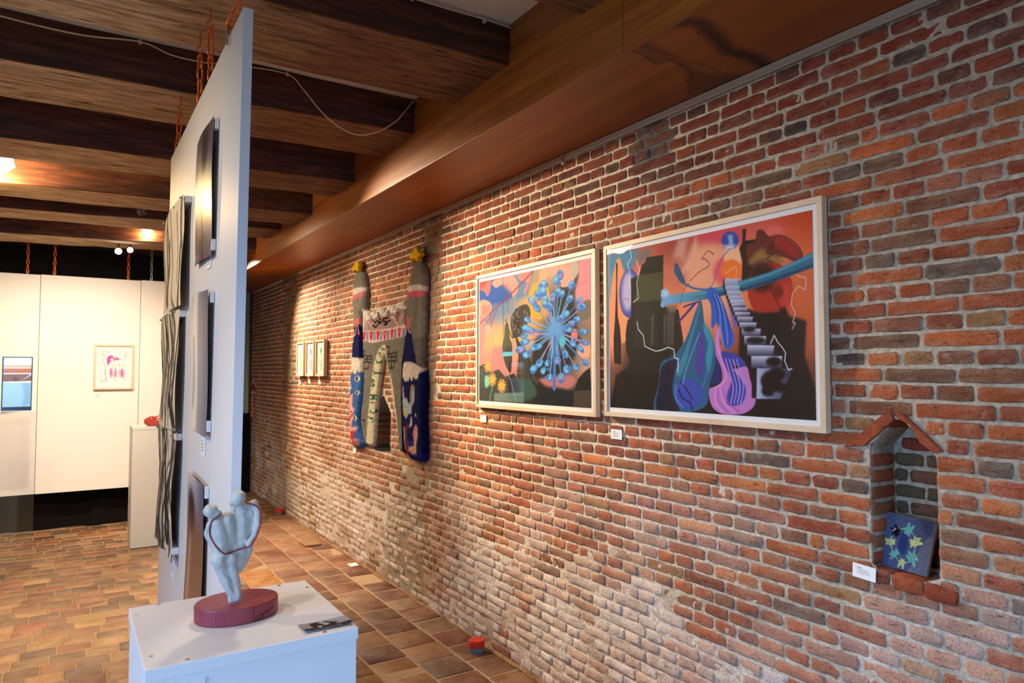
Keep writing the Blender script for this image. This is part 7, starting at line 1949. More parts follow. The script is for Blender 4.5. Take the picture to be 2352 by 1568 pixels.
for (y0, y1, c, c2, dk, lab) in ((7.088, 7.342, [190, 184, 90], [214, 210, 140], [176, 174, 100], 'small framed drawing with a pale yellow-green figure, farthest of the three'),
                                 (6.747, 7.005, [190, 24, 140], [240, 190, 214], [186, 70, 150], 'small framed drawing with a magenta-haired figure, middle of the three'),
                                 (6.411, 6.675, [10, 120, 86], [210, 230, 212], [60, 140, 116], 'small framed drawing with a green-haired figure, nearest of the three')):
    picture('framed_drawing', lab, 'picture', y0, y1, 1.512, 1.857, D - 0.009, D - 0.043, 0.016, (0.0, 0.0, 0.0, 0.0), figure_ops(c, c2, dk), CREAM, 60, 80, 0.012, 'three small framed drawings', pmat=M['drawing'])


def card(name, label, y0, y1, z0, z1, x, lines, tilt=0.0, group='picture label cards'):
    """white label card on the brick wall with its lines of small print"""
    r = thing(name, label, 'label', (x, (y0 + y1) / 2, z0), group)
    bm = bm_box(bmesh.new(), x - 0.0016, x, y0, y1, z0, z1, 0.0004)
    if tilt:
        bmesh.ops.rotate(bm, cent=(x, (y0 + y1) / 2, (z0 + z1) / 2), matrix=Matrix.Rotation(tilt, 3, 'X'), verts=bm.verts)
    from_bm('card', bm, M['paper'], r)
    if lines:
        V, F = [], []
        rr = random.Random(int(y0 * 1000))
        h = (z1 - z0)
        for k in range(lines):
            zt = z1 - h * (0.22 + 0.13 * k)
            th = h * (0.045 if k == 0 else 0.026)
            yy = y1 - (y1 - y0) * 0.2
            end = y1 - (y1 - y0) * (0.42 if k == 0 else 0.55 + 0.25 * rr.random())
            while yy > end:
                wd = (y1 - y0) * (0.03 + 0.05 * rr.random())
                b = len(V)
                pts = [(yy, zt), (yy - wd, zt), (yy - wd, zt - th), (yy, zt - th)]
                if tilt:
                    cy, cz = (y0 + y1) / 2, (z0 + z1) / 2
                    pts = [(cy + (p - cy) * math.cos(tilt) - (q - cz) * math.sin(tilt), cz + (p - cy) * math.sin(tilt) + (q - cz) * math.cos(tilt)) for p, q in pts]
                V += [(x - 0.0019, p, q) for p, q in pts]
                F.append((b, b + 1, b + 2, b + 3))
                yy -= wd + (y1 - y0) * 0.012
        o = mesh('small_print', V, F, M['ink'], r)
        tag(o, kind='stuff')
    return r


card('label_card', 'white label card just below the allium painting', 3.474, 3.544, 1.261, 1.303, D - 0.008, 5)
card('label_card', 'white label card just below the cloth and stairs painting', 2.309, 2.382, 1.257, 1.300, D - 0.008, 5)
card('label_card', 'white label card on the bricks below the pointed niche', 1.182, 1.254, 0.933, 0.975, D - 0.020, 4, 0.05)
card('label_card', 'white label card under the left tower of the woolly castle', 5.617, 5.692, 0.874, 0.914, D - 0.008, 0)
for y, z, w in ((7.322, 1.450, 'farthest'), (6.972, 1.461, 'middle'), (6.643, 1.456, 'nearest')):
    card('label_card', 'tiny white label card below the %s of the three small framed drawings' % w, y - 0.035, y + 0.035, z - 0.022, z + 0.022, D - 0.008, 0)

# canvas leaning in the near niche
cv = thing('small_canvas', 'small blue canvas with a ring of star creatures, leaning in the niche', 'painting', (D + 0.07, 1.13, 0.970))
tl, tr, bl, br = (D + 0.082, 1.212, 1.124), (D + 0.060, 1.046, 1.122), (D + 0.050, 1.222, 0.970), (D + 0.022, 1.060, 0.972)
sheet('canvas_face', tl, tr, bl, 150, 140, M['drawing'], cv, ART['niche'], [[(78, 82, 112), (80, 86, 116), (72, 72, 82)], [(78, 86, 118), (84, 92, 120), (76, 80, 98)], [(74, 80, 112), (80, 92, 126), (76, 84, 110)]], br=br, speckle=0.35)
def slab(name, q, dx, mat, parent):
    V = [tuple(p) for p in q] + [(p[0] + dx, p[1], p[2]) for p in q]
    return mesh(name, V, [(4, 5, 6, 7), (0, 4, 7, 3), (0, 1, 5, 4), (1, 2, 6, 5), (2, 3, 7, 6)], mat, parent)
slab('canvas_edge', [tl, tr, br, bl], 0.012, plain('canvas_edge_linen', (150, 136, 106), 0.8), cv)

# ============================================================================= the woolly castle hanging
tapestry = thing('castle_hanging', 'large tufted wool castle hanging with two star-topped towers', 'wall hanging', (D - 0.02, 5.0, 0.80))


def puff(name, outline, thick, rad, step, basecol, ops, parent, x_back, fuzz=0.004, smooth_outline=True, mat=None):
    Q = catmull(np.array(outline, float), 4) if smooth_outline else np.array(outline, float)
    lo, hi = Q.min(0) - step, Q.max(0) + step
    ys, zs = np.arange(lo[0], hi[0] + step, step), np.arange(lo[1], hi[1] + step, step)
    Y, Z = np.meshgrid(ys, zs)
    P = np.stack([Y.ravel(), Z.ravel()], 1)
    sd, near = poly_sd(P, Q)
    idx = np.arange(len(P)).reshape(len(zs), len(ys))
    F = np.stack([idx[:-1, :-1], idx[1:, :-1], idx[1:, 1:], idx[:-1, 1:]], -1).reshape(-1, 4)
    F = F[(sd[F] > 0).any(1) & (sd[F] > -1.8 * step).all(1)]
    out = sd < 0
    P[out] = near[out] + 0.003 * (np.stack([fbm(P[out, 0] * 90, P[out, 1] * 90, 3, 2), fbm(P[out, 0] * 90, P[out, 1] * 90, 13, 2)], 1) - .5)
    d = np.clip(sd, 0, None)
    h = thick * np.sqrt(np.clip(1 - (1 - np.clip(d / rad, 0, 1)) ** 2, 0, 1))
    X = x_back - h - fuzz * (fbm(P[:, 0] * 110, P[:, 1] * 110, 2, 2) - 0.5) * 2 * (d > 0)
    C = paint(P, np.tile(np.array(basecol, float), (len(P), 1)), ops) if ops is not None else np.tile(np.array(basecol, float), (len(P), 1))
    C = C * (0.85 + 0.3 * fbm(P[:, 0] * 70, P[:, 1] * 70, 21, 3))[:, None]
    used = np.unique(F)
    rm = -np.ones(len(P), int); rm[used] = np.arange(len(used))
    return mesh(name, np.stack([X, P[:, 0], P[:, 1]], 1)[used], rm[F], mat or M['fur'], parent, True, lin(np.clip(C, 0, 255))[used])


TO = ART['tapo']
XB = D - 0.008
puff('gate', TO['gate'], 0.030, 0.030, 0.0075, (128, 124, 114), ART['tap'], tapestry, XB)
tag(puff('tower', TO['left'], 0.044, 0.06, 0.0075, (128, 124, 116), ART['tap'], tapestry, XB), 'far tower with blue fur and eyes')
tag(puff('tower', TO['right'], 0.044, 0.06, 0.0075, (128, 124, 116), ART['tap'], tapestry, XB), 'near tower with navy fur and a white hand')
for k in ('starL', 'starR'):
    puff('star', TO[k], 0.030, 0.014, 0.004, (240, 190, 24), None, tapestry, XB - 0.028, 0.002, False)

# ============================================================================= hung white panel with prints and drawings
PX0, PX1, PY0, PY1, PZ0, PZ1 = 0.390, 0.4165, 1.975, 3.585, 0.40, 2.552
panel = thing('display_panel', 'tall white display panel hung on orange chains, showing its long face', 'panel', ((PX0 + PX1) / 2, (PY0 + PY1) / 2, PZ0))
box('board', PX0, PX1, PY0, PY1, PZ0, PZ1, M['white_board'], panel, 0.0012)

PLATE_OPS = [
    [['p', [52, 44, 52], .05, 1, [(.45, .0), (.75, .02), (.72, .3), (.5, .36)]], ['p', [226, 214, 168], .10, 1, [(.1, .38), (.95, .36), (.95, .62), (.1, .64)]], ['l', [40, 32, 36], .02, 1, [(.5, .98), (.52, .8), (.5, .62), (.55, .5)], .05], ['l', [60, 48, 48], .01, 1, [(.5, .8), (.3, .9), (.15, .95)], .02], ['l', [60, 48, 48], .01, 1, [(.52, .86), (.66, .82), (.7, .9)], .02]],
    [['p', [222, 212, 192], .10, 0, [(.16, -.1), (.5, -.1), (.52, 1.1), (.14, 1.1)]], ['p', [120, 110, 118], .06, 1, [(.5, .1), (.62, .1), (.6, .9), (.52, .9)]], ['l', [96, 84, 88], .05, 1, [(.2, .35), (.22, .6), (.2, .8)], .06]],
    [['p', [120, 84, 66], .10, 0, [(-.1, .34), (1.1, .34), (1.1, 1.1), (-.1, 1.1)]], ['p', [54, 40, 42], .06, 1, [(.2, .12), (.5, .16), (.54, .34), (.3, .4), (.16, .28)]], ['p', [206, 196, 186], .06, 0, [(.05, -.05), (.2, -.05), (.18, .14), (.06, .1)]], ['p', [178, 140, 112], .06, 1, [(.2, .5), (.34, .5), (.3, 1.0), (.16, 1.0)]]],
]
PLATE_GRID = [[[(110, 100, 118), (72, 62, 78), (86, 78, 98)], [(150, 138, 130), (214, 200, 160), (130, 120, 130)], [(110, 92, 98), (94, 76, 86), (108, 96, 116)]],
              [[(176, 172, 184), (120, 114, 134), (96, 92, 116)], [(208, 202, 196), (150, 142, 150), (92, 88, 114)], [(214, 206, 192), (140, 132, 142), (96, 92, 122)]],
              [[(210, 204, 204), (190, 184, 190), (110, 104, 124)], [(110, 84, 80), (84, 64, 66), (90, 82, 104)], [(150, 112, 88), (136, 100, 82), (120, 102, 104)]]]


def block(x0, x1, y0, y1, z0, z1, root): box('mounting_block', x0, x1, y0, y1, z0, z1, M['white_board'], root, 0.002)


for i, (z0, z1, lab) in enumerate(((1.915, 2.352, 'brushed metal photo plate with a yellow band, highest on the hung panel'), (1.356, 1.809, 'pale grey metal photo plate at middle height on the hung panel'), (0.760, 1.212, 'brown-tinted metal photo plate, lowest on the hung panel'))):
    y0, y1 = 2.300, 2.640
    r = thing('photo_plate', lab, 'photograph', (0.378, (y0 + y1) / 2, z0), 'metal photo plates on the hung panel')
    def bend(u, v, i=i): return np.stack([-0.0035 * np.sin(np.pi * u) - 0.003 * np.sin(np.pi * (v * 1.5 + i * .4)), 0 * u, 0.004 * np.sin(u * 5)], 1)
    sheet('plate', (0.374, y1, z1), (0.374, y0, z1), (0.374, y1, z0), 50, 70, M['metal_print'], r, PLATE_OPS[i], PLATE_GRID[i], bend)
    for zz in (z0 + 0.012, z1 - 0.045):
        block(0.3765, PX0 - 0.0008, y0 - 0.004, y0 + 0.022, zz, zz + 0.034, r)
        block(0.3765, PX0 - 0.0008, y1 - 0.03, y1 - 0.004, zz, zz + 0.034, r)


def bark_ops(seed, dense):
    rr = random.Random(seed)
    o = []
    for k in range(dense):
        x = rr.random() * 1.1 - .05
        pts = []
        y = -0.05 + (rr.random() * .5 if rr.random() < .5 else 0)
        while y < 1.05 and len(pts) < 8:
            pts.append((round(x, 3), round(y, 3)))
            x += rr.gauss(0, .07); y += .1 + .18 * rr.random()
        if len(pts) > 2:
            g = rr.randint(26, 110)
            o.append(['l', [g, g - 4, g - 8], .012, 1, pts, .018 + .06 * rr.random() ** 2])
    return o


for i, (z0, z1, dense, lab) in enumerate(((1.800, 2.222, 13, 'loose ink tree drawing pinned highest on the hung panel'), (1.326, 1.792, 22, 'loose ink tree drawing pinned at middle height on the hung panel'), (0.835, 1.322, 40, 'dark inked bark drawing with ragged lower edge, lowest on the hung panel'))):
    y0, y1 = 2.855 + (0.06 if i else 0), 3.450
    r = thing('ink_drawing', lab, 'drawing', (0.365, (y0 + y1) / 2, z0), 'ink tree drawings on the hung panel')
    def bend(u, v, i=i):
        rag = 0.035 * (fbm(u * 9, i * 3.0, 4, 3) - .5) * (v > .97) if i == 2 else 0 * u
        return np.stack([-0.006 * np.sin(np.pi * np.clip(u * 1.1, 0, 1)) - 0.005 * np.sin(v * 6 + u * 3 + i), 0.012 * np.sin(v * 5 + i * 2) * (u > .5), rag], 1)
    sheet('paper', (0.362, y1, z1), (0.362, y0, z1), (0.362, y1, z0), 70, 60, M['drawing'], r, bark_ops(40 + i, dense), [[(222, 206, 180), (228, 212, 186)], [(214, 198, 172), (222, 206, 180)]], bend)
    box('batten', 0.366, PX0 - 0.0008, y0 + 0.002, y1 - 0.004, z1 - 0.030, z1 - 0.006, M['white_board'], r, 0.002)
    if i == 2: box('batten', 0.366, PX0 - 0.0008, y0 + 0.002, y1 - 0.004, z0 + 0.03, z0 + 0.054, M['white_board'], r, 0.002)
    bm = bmesh.new()
    for t in (0.04, 0.35, 0.65, 0.96):
        bmesh.ops.create_uvsphere(bm, u_segments=8, v_segments=6, radius=0.0045, matrix=Matrix.Translation((0.352, y0 + (y1 - y0) * t, z1 - 0.012)))
    tag(from_bm('pins', bm, M['steel'], r, True), kind='stuff')

for (y0, y1, z0, z1, w) in ((2.376, 2.452, 1.884, 1.940, 'highest metal plate'), (2.387, 2.462, 1.282, 1.346, 'middle metal plate'), (3.019, 3.110, 0.742, 0.820, 'lowest ink drawing')):
    r = thing('label_card', 'white label card on the hung panel below the %s' % w, 'label', (PX0, y0, z0), 'label cards on the hung panel')
    box('card', PX0 - 0.003, PX0 - 0.0006, y0, y1, z0, z1, M['paper'], r, 0.0005)
    V, F = [], []
    for k in range(4):
        zt = z1 - (z1 - z0) * (.25 + .15 * k); b = len(V); e = y1 - (y1 - y0) * (.5 if k == 0 else .7)
        V += [(PX0 - 0.0033, p, q) for p, q in ((y1 - .012, zt), (e, zt), (e, zt - .0022), (y1 - .012, zt - .0022))]; F.append((b, b + 1, b + 2, b + 3))
    tag(mesh('small_print', V, F, M['ink'], r), kind='stuff')


# the panel hangs a little out of plumb, with everything fixed to it
HUNG = [panel] + [o_ for o_ in bpy.data.objects if o_.parent is None and (o_.name.startswith(('photo_plate', 'ink_drawing')) or (o_.name.startswith('label_card') and 'hung panel' in o_.get('label', '')))]
LEAN = Matrix.Translation((-0.010, 0, 0)) @ Matrix.Translation((PX0, 0, PZ1)) @ Matrix.Rotation(math.atan(0.0085), 4, 'Y') @ Matrix.Translation((-PX0, 0, -PZ1))
for o_ in HUNG:
    mw = LEAN @ Matrix.Translation(o_.location)
    o_.location = mw.to_translation()
    o_.rotation_euler = mw.to_euler()


# chains -----------------------------------------------------------------------
def link_mesh(L, W, r):
    pts = []
    h, w = (L - W) / 2, W / 2 - r
    for k in range(8): pts.append((w * math.cos(math.pi * k / 7), 0, h + w * math.sin(math.pi * k / 7)))
    for k in range(8): pts.append((-w * math.cos(math.pi * k / 7), 0, -h - w * math.sin(math.pi * k / 7)))
    V, F = tube_geo(pts, r, 6, True)
    return V, F


LV, LF = link_mesh(0.056, 0.028, 0.0042)
def link_data(mat):
    me = bpy.data.meshes.new('link')
    me.from_pydata([tuple(v) for v in LV], [], LF)
    me.polygons.foreach_set('use_smooth', [True] * len(me.polygons))
    me.materials.append(mat)
    return me
LINK = {'chain': link_data(M['chain']), 'steel': link_data(M['steel'])}


def chain(label, top, bottom, mat='chain', group=None, bolt=False):
    top, bottom = Vector(top), Vector(bottom)
    r = thing('chain', label, 'chain', bottom, group)
    d = top - bottom
    hook_len = 0.05
    pitch = 0.0455
    n = max(2, int((d.length - hook_len) / pitch))
    dn = d.normalized()
    q = Vector((0, 0, 1)).rotation_difference(dn)
    for k in range(n):
        o = bpy.data.objects.new('link', LINK[mat])
        COL.objects.link(o)
        o.parent = r
        o.location = dn * (0.02 + pitch * (k + 0.2))
        o.rotation_mode = 'QUATERNION'
        o.rotation_quaternion = q @ Matrix.Rotation(math.radians(28 + 90 * (k % 2)), 3, 'Z').to_quaternion()
    hp = bottom + dn * (0.02 + pitch * (n - 0.2) + 0.012)
    pts = [hp + Vector((0.008, 0, 0.004)), hp + Vector((0.004, 0, -0.008)), hp + Vector((-0.008, 0, -0.004)), hp + Vector((-0.008, 0, 0.01)), hp + Vector((0, 0, 0.02)), Vector((hp.x, hp.y, top.z + 0.02))]
    tube('hook', catmull([tuple(p) for p in pts], 4, False), 0.003, M[mat], r, 6)
    from_bm('eye_bolt', cyl_bm(bmesh.new(), bottom + Vector((0, 0, -0.045 if bolt else -0.004)), bottom + Vector((0, 0, 0.02)), 0.0045, n=8), M['steel'], r)
    return r


PCX = (PX0 + PX1) / 2 - 0.010
chain('orange chain on the far end of the hung panel', (0.403, 3.44, 2.800), (PCX, 3.50, PZ1), group='orange chains of the hung panel')
chain('orange chain just past the middle of the hung panel', (0.383, 2.780, 2.82), (PCX, 2.82, PZ1), group='orange chains of the hung panel')
chain('orange chain just before the middle of the hung panel', (0.383, 2.565, 2.82), (PCX, 2.58, PZ1), group='orange chains of the hung panel')
chain('slanting orange chain on the near end of the hung panel', (0.45, 1.92, 2.83), (0.3715, 2.155, 2.560), group='orange chains of the hung panel', bolt=True)

# ============================================================================= far white panels, curtain, screen
BPY, BPT = 8.10, 0.03
for (x0, x1, z0, z1, lab) in ((-1.12, -0.256, 0.39, 2.490, 'white hung panel behind the portrait screen, leftmost'), (-0.252, 0.603, 0.388, 2.494, 'white hung panel carrying the pink figure drawing'), (0.607, 1.10, 0.388, 2.500, 'white hung panel behind the red knotted sculpture')):
    r = thing('display_panel', lab, 'panel', ((x0 + x1) / 2, BPY, z0), 'white panels hung before the black curtain')
    box('board', x0, x1, BPY, BPY + BPT, z0, z1, M['white_wall'], r, 0.0015)
for (x, y, m, lab) in ((-0.361, 8.11, 'chain', 'far orange chain nearest the left edge'), (-0.144, 8.11, 'chain', 'far orange chain second from the left edge'), (0.488, 8.11, 'chain', 'far orange chain above the pink figure drawing'), (0.70, 8.11, 'steel', 'far bare steel chain beside the hung ink drawings')):
    chain(lab, (x, y + 0.01, 2.985), (x, y + 0.005, 2.494), m, 'chains of the far white panels')

def curtain():
    xs = np.arange(LEFT_X + 0.02, 1.25, 0.03)
    zs = np.linspace(0.004, 2.80, 40)
    X, Z = np.meshgrid(xs, zs)
    X, Z = X.ravel(), Z.ravel()
    fold = 0.035 * np.sin(X * 9 + 1.5 * fbm(X * 2, Z * .4, 5, 2)) + 0.03 * (fbm(X * 5, Z * 1.2, 6, 3) - .5)
    pinch = -0.06 * np.exp(-((X - 0.24 - 0.05 * np.sin(Z * 5)) / 0.07) ** 2) * sstep(.6, .0, Z)
    Y = 8.34 + fold * (0.5 + 0.5 * sstep(0, .5, Z)) + pinch
    idx = np.arange(len(X)).reshape(len(zs), len(xs))
    F = np.stack([idx[:-1, :-1], idx[:-1, 1:], idx[1:, 1:], idx[1:, :-1]], -1).reshape(-1, 4)
    o = mesh('curtain', np.stack([X, Y, Z], 1), F, M['black_cloth'], None, True, origin=(0, 8.34, 0))
    tag(o, 'black floor-length curtain behind the far white panels', 'curtain')
curtain()
oc = mesh('curtain', *(lambda xs, zs: ([(x, 9.50 + 0.05 * math.sin(x * 30), z) for z in zs for x in xs], [(j * len(xs) + i, j * len(xs) + i + 1, (j + 1) * len(xs) + i + 1, (j + 1) * len(xs) + i) for j in range(len(zs) - 1) for i in range(len(xs) - 1)]))(list(np.linspace(1.25, 1.99, 40)), list(np.linspace(0.004, 1.02, 6))), M['black_cloth'], None, True, origin=(1.6, 9.5, 0))
tag(oc, 'short black curtain at the far end of the passage', 'curtain')
post = box('trim_3', 2.012, 2.032, 9.64, 9.70, 0.004, 2.60, M['beam_side'], None, 0.004)
tag(post, 'dark timber post in the corner beside the brick wall', 'post', kind='structure')

# pink drawing in its frame on the middle far panel (faces -y)
pk = thing('framed_drawing', 'pale-wood frame with pink drawing of two figures on far white panel', 'picture', (0.38, BPY, 1.378))
fx0, fx1, fz0, fz1 = 0.205, 0.553, 1.378, 1.828
for (a, b, c, d) in ((fx0, fx1, fz0, fz0 + .018), (fx0, fx1, fz1 - .018, fz1), (fx0, fx0 + .018, fz0 + .018, fz1 - .018), (fx1 - .018, fx1, fz0 + .018, fz1 - .018)):
    box('frame_bar', a, b, BPY - 0.038, BPY - 0.002, c, d, M['frame'], pk, 0.001)
sheet('drawing', (fx0 + .016, BPY - 0.022, fz1 - .016), (fx1 - .016, BPY - 0.022, fz1 - .016), (fx0 + .016, BPY - 0.022, fz0 + .016), 90, 110, M['drawing'], pk, ART['pink'], [[(246, 240, 228)] * 2] * 2)
lc = thing('label_card', 'white label card on the far panel below the pink drawing', 'label', (0.245, BPY, 1.30))
box('card', 0.210, 0.284, BPY - 0.003, BPY, 1.298, 1.340, M['paper'], lc, 0.0004)
V, F = [], []
for k in range(3):
    z = 1.33 - .009 * k; b = len(V); V += [(x, BPY - 0.0035, q) for x, q in ((.222, z), (.266, z), (.266, z - .002), (.222, z - .002))]; F.append((b, b + 1, b + 2, b + 3))
tag(mesh('small_print', V, F, M['ink'], lc), kind='stuff')

# clear acrylic plinth with the portrait screen standing on it
ap = thing('acrylic_plinth', 'clear acrylic plinth under the portrait screen', 'plinth', (-0.45, 6.95, 0))
ax = [(-0.222, 6.80), (-0.45, 6.42), (-0.83, 6.65), (-0.60, 7.03)]
for k in range(4):
    p, q = ax[k], ax[(k + 1) % 4]
    d = Vector((q[0] - p[0], q[1] - p[1], 0)).normalized(); nrm = Vector((-d.y, d.x, 0)) * 0.008
    V = [(p[0], p[1], 0.004), (q[0], q[1], 0.004), (q[0] + nrm.x, q[1] + nrm.y, 0.004), (p[0] + nrm.x, p[1] + nrm.y, 0.004)]
    V += [(x, y, 1.236) for x, y, z in V]
    mesh('acrylic_pane', V, [(0, 1, 5, 4), (1, 2, 6, 5), (2, 3, 7, 6), (3, 0, 4, 7), (4, 5, 6, 7), (0, 3, 2, 1)], M['acrylic'], ap)
V = [(x, y, z) for z in (1.2365, 1.244) for x, y in ax]
mesh('acrylic_top', V, [(0, 3, 2, 1), (4, 5, 6, 7), (0, 1, 5, 4), (1, 2, 6, 5), (2, 3, 7, 6), (3, 0, 4, 7)], M['acrylic'], ap)
sn = thing('portrait_screen', 'small black-framed portrait screen with a painted window reflection, on the acrylic plinth', 'screen', (-0.345, 6.72, 1.245))
p0, p1 = (-0.445, 6.70), (-0.248, 6.76)
box('casing', p0[0], p1[0], 6.745, 6.775, 1.247, 1.672, M['black'], sn, 0.003)
sheet('screen_face', (p0[0] + .001, 6.744, 1.671), (p1[0] - .001, 6.744, 1.671), (p0[0] + .001, 6.744, 1.248), 80, 150, M['screen'], sn, ART['screen'], [[(30, 44, 66)] * 2] * 2)  # window reflection painted into the face colours, brightened by emission

# far plinth with the red knotted sculpture
pl = thing('plinth', 'slim grey-white plinth under the red knotted sculpture', 'plinth', (0.66, 7.19, 0))
box('plinth_body', 0.485, 0.835, 7.02, 7.36, 0.004, 1.036, M['plinth_grey'], pl, 0.0015)
box('plinth_top', 0.483, 0.837, 7.018, 7.362, 1.037, 1.062, M['plinth_grey'], pl, 0.0015)


def blob(name, balls, voxel, mat, parent, smooth_it=6, origin=None):
    """balls: list of chains [(x,y,z,r), ...] with a y squash; united by voxel remesh into one skin"""
    bm = bmesh.new()
    for ch in balls:
        for i, (x, y, z, r) in enumerate(ch):
            bmesh.ops.create_icosphere(bm, subdivisions=2, radius=r, matrix=Matrix.Translation((x, y, z)))
            if i + 1 < len(ch):
                x2, y2, z2, r2 = ch[i + 1]
                L = math.dist((x, y, z), (x2, y2, z2))
                steps = max(1, int(L / (min(r, r2) * 0.16)))
                for s in range(1, steps):
                    t = s / steps
                    bmesh.ops.create_icosphere(bm, subdivisions=2, radius=r + (r2 - r) * t, matrix=Matrix.Translation((x + (x2 - x) * t, y + (y2 - y) * t, z + (z2 - z) * t)))
    me = bpy.data.meshes.new(name + '_raw')
    bm.to_mesh(me); bm.free()
    tmp = bpy.data.objects.new(name + '_raw', me)
    COL.objects.link(tmp)
    m = tmp.modifiers.new('remesh', 'REMESH'); m.mode = 'VOXEL'; m.voxel_size = voxel
    s = tmp.modifiers.new('smooth', 'SMOOTH'); s.iterations = smooth_it; s.factor = 0.5
    dg = bpy.context.evaluated_depsgraph_get()
    res = bpy.data.meshes.new_from_object(tmp.evaluated_get(dg))
    bpy.data.objects.remove(tmp); bpy.data.meshes.remove(me)
    off = WL.get(parent.name, Vector())
    for v in res.vertices:
        n_ = Vector(v.co)
        k = 0.0016 * (float(fbm(n_.x * 70, n_.z * 70 + n_.y * 50, 3, 2)) - .5) * 2
        v.co = n_ + Vector((k, -k, k)) - off
    res.name = name
    res.polygons.foreach_set('use_smooth', [True] * len(res.polygons))
    res.materials.clear()
    return link(name, res, mat, parent)


rs = thing('red_sculpture', 'glossy red knotted ceramic sculpture on the far plinth', 'sculpture', (0.67, 7.12, 1.062))
cx, cy, cz = 0.672, 7.12, 1.062
blob('knot', [[(cx - .06, cy, cz + .045, .036), (cx - .03, cy - .01, cz + .060, .034), (cx, cy - .02, cz + .040, .026)], [(cx, cy, cz + .055, .030), (cx + .03, cy, cz + .070, .030), (cx + .065, cy, cz + .050, .034)],
              [(cx - .05, cy, cz + .030, .028), (cx, cy - .02, cz + .026, .026), (cx + .05, cy - .01, cz + .028, .028)], [(cx + .02, cy - .03, cz + .05, .02), (cx + .05, cy - .035, cz + .03, .02)]], 0.005, M['red_glaze'], rs, 5)

# ============================================================================= near plinth and the embracing figures
np_ = thing('plinth', 'white square plinth in the foreground carrying the embracing figures', 'plinth', (0.335, 1.673, 0))
A, B_ = 0.130, 0.540
C0, C1 = 1.470, 1.876
box('plinth_lid', A, B_, C0, C1, 0.976, 1.0, M['white_board'], np_, 0.0012)
box('plinth_body', A + 0.003, B_ - 0.003, C0 + 0.003, C1 - 0.003, 0.004, 0.9755, M['white_board'], np_, 0.0012)
box('front_panel', A + 0.004, A + 0.105, C0 + 0.0005, C0 + 0.0032, 0.30, 0.965, M['white_board'], np_, 0.0006)
for (x, y) in ((0.192, 1.866), (0.141, 1.814), (0.147, 1.538), (0.204, 1.484), (0.470, 1.864), (0.527, 1.810), (0.53, 1.54), (0.47, 1.482)):
    s = from_bm('screw', cyl_bm(bmesh.new(), (x, y, 0.9995), (x, y, 1.0008), 0.0042, n=12), M['steel'], np_)
    box('screw_slot', x - 0.003, x + 0.003, y - 0.0005, y + 0.0005, 1.0008, 1.0010, M['black'], s)

sc = thing('figure_sculpture', 'pale clay sculpture of two embracing figures on a dark red oval base', 'sculpture', (0.343, 1.690, 1.0))
BX, BY, RA, RB = 0.3335, 1.690, 0.0905, 0.073
ROT = math.radians(8)
def oval(t, z, s=1.0):
    a, b = RA * math.cos(t) * s, RB * math.sin(t) * s
    return (BX + a * math.cos(ROT) - b * math.sin(ROT), BY + a * math.sin(ROT) + b * math.cos(ROT), z)
n = 56
V = []
prof = [(0.965, 1.0005), (1.0, 1.003), (1.0, 1.033), (0.985, 1.0358)]
for s, z in prof: V += [oval(2 * math.pi * i / n, z, s) for i in range(n)]
F = [(r * n + i, r * n + (i + 1) % n, (r + 1) * n + (i + 1) % n, (r + 1) * n + i) for r in range(3) for i in range(n)] + [tuple(range(n))[::-1], tuple(3 * n + i for i in range(n))]
mesh('oval_base', V, F, M['clay_base'], sc, False)
def Z3(zx, zy, r, dy=0.0):
    return (0.3235 + (zx - 490) * 0.000200, 1.665 + dy, 1.043 + (1270 - zy) * 0.000206, r * 0.000205)
fig = [
    [Z3(518, 178, 84, .004), Z3(500, 205, 72, .002)], [Z3(455, 215, 44, 0), Z3(420, 238, 18, -.003)], [Z3(525, 250, 56, .008), Z3(560, 310, 60, .010)],
    [Z3(222, 288, 78, .0), Z3(240, 310, 62, 0)], [Z3(270, 320, 44, -.004), Z3(318, 312, 20, -.006)], [Z3(265, 350, 44, .004), Z3(310, 400, 60, .006)],
    [Z3(285, 430, 86, .004), Z3(305, 540, 96, .004), Z3(335, 650, 98, .004), Z3(340, 740, 92, .004)], [Z3(400, 400, 84, .006), Z3(415, 520, 86, .008), Z3(430, 650, 80, .008)],
    [Z3(560, 345, 96, .012), Z3(570, 460, 98, .012), Z3(560, 580, 94, .012), Z3(555, 700, 84, .012)], [Z3(645, 330, 90, .014), Z3(655, 450, 84, .014), Z3(630, 590, 76, .014)],
    [Z3(690, 268, 54, .010), Z3(725, 350, 40, .0), Z3(722, 470, 36, -.006), Z3(680, 590, 34, -.010), Z3(610, 680, 32, -.012)],
    [Z3(205, 440, 34, .0), Z3(192, 520, 30, .006), Z3(225, 620, 28, .010), Z3(245, 665, 24, .012)],
    [Z3(315, 815, 84, -.003), Z3(320, 850, 76, -.002)], [Z3(442, 820, 70, -.003), Z3(442, 850, 60, -.002)],
    [Z3(335, 900, 70, .002), Z3(378, 1010, 62, .002), Z3(420, 1110, 54, 0), Z3(446, 1200, 42, 0), Z3(452, 1262, 34, -.004)],
    [Z3(450, 920, 62, .002), Z3(478, 1020, 54, .003), Z3(505, 1110, 50, .002), Z3(518, 1190, 40, .0), Z3(522, 1252, 33, -.004)],
    [Z3(555, 760, 74, .012), Z3(545, 860, 62, .012), Z3(530, 960, 38, .010)], [Z3(650, 690, 46, .012), Z3(635, 790, 50, .012), Z3(590, 900, 42, .012), Z3(550, 975, 30, .010)],
    [Z3(480, 560, 66, .010), Z3(490, 680, 74, .010), Z3(495, 790, 72, .012), Z3(500, 880, 60, .010)],
    [Z3(500, 1130, 40, .0), Z3(540, 1120, 22, .0)], [Z3(465, 1180, 38, 0), Z3(500, 1260, 26, -.006)],
]
fg = blob('embracing_figures', fig, 0.0022, M['clay'], sc, 5)
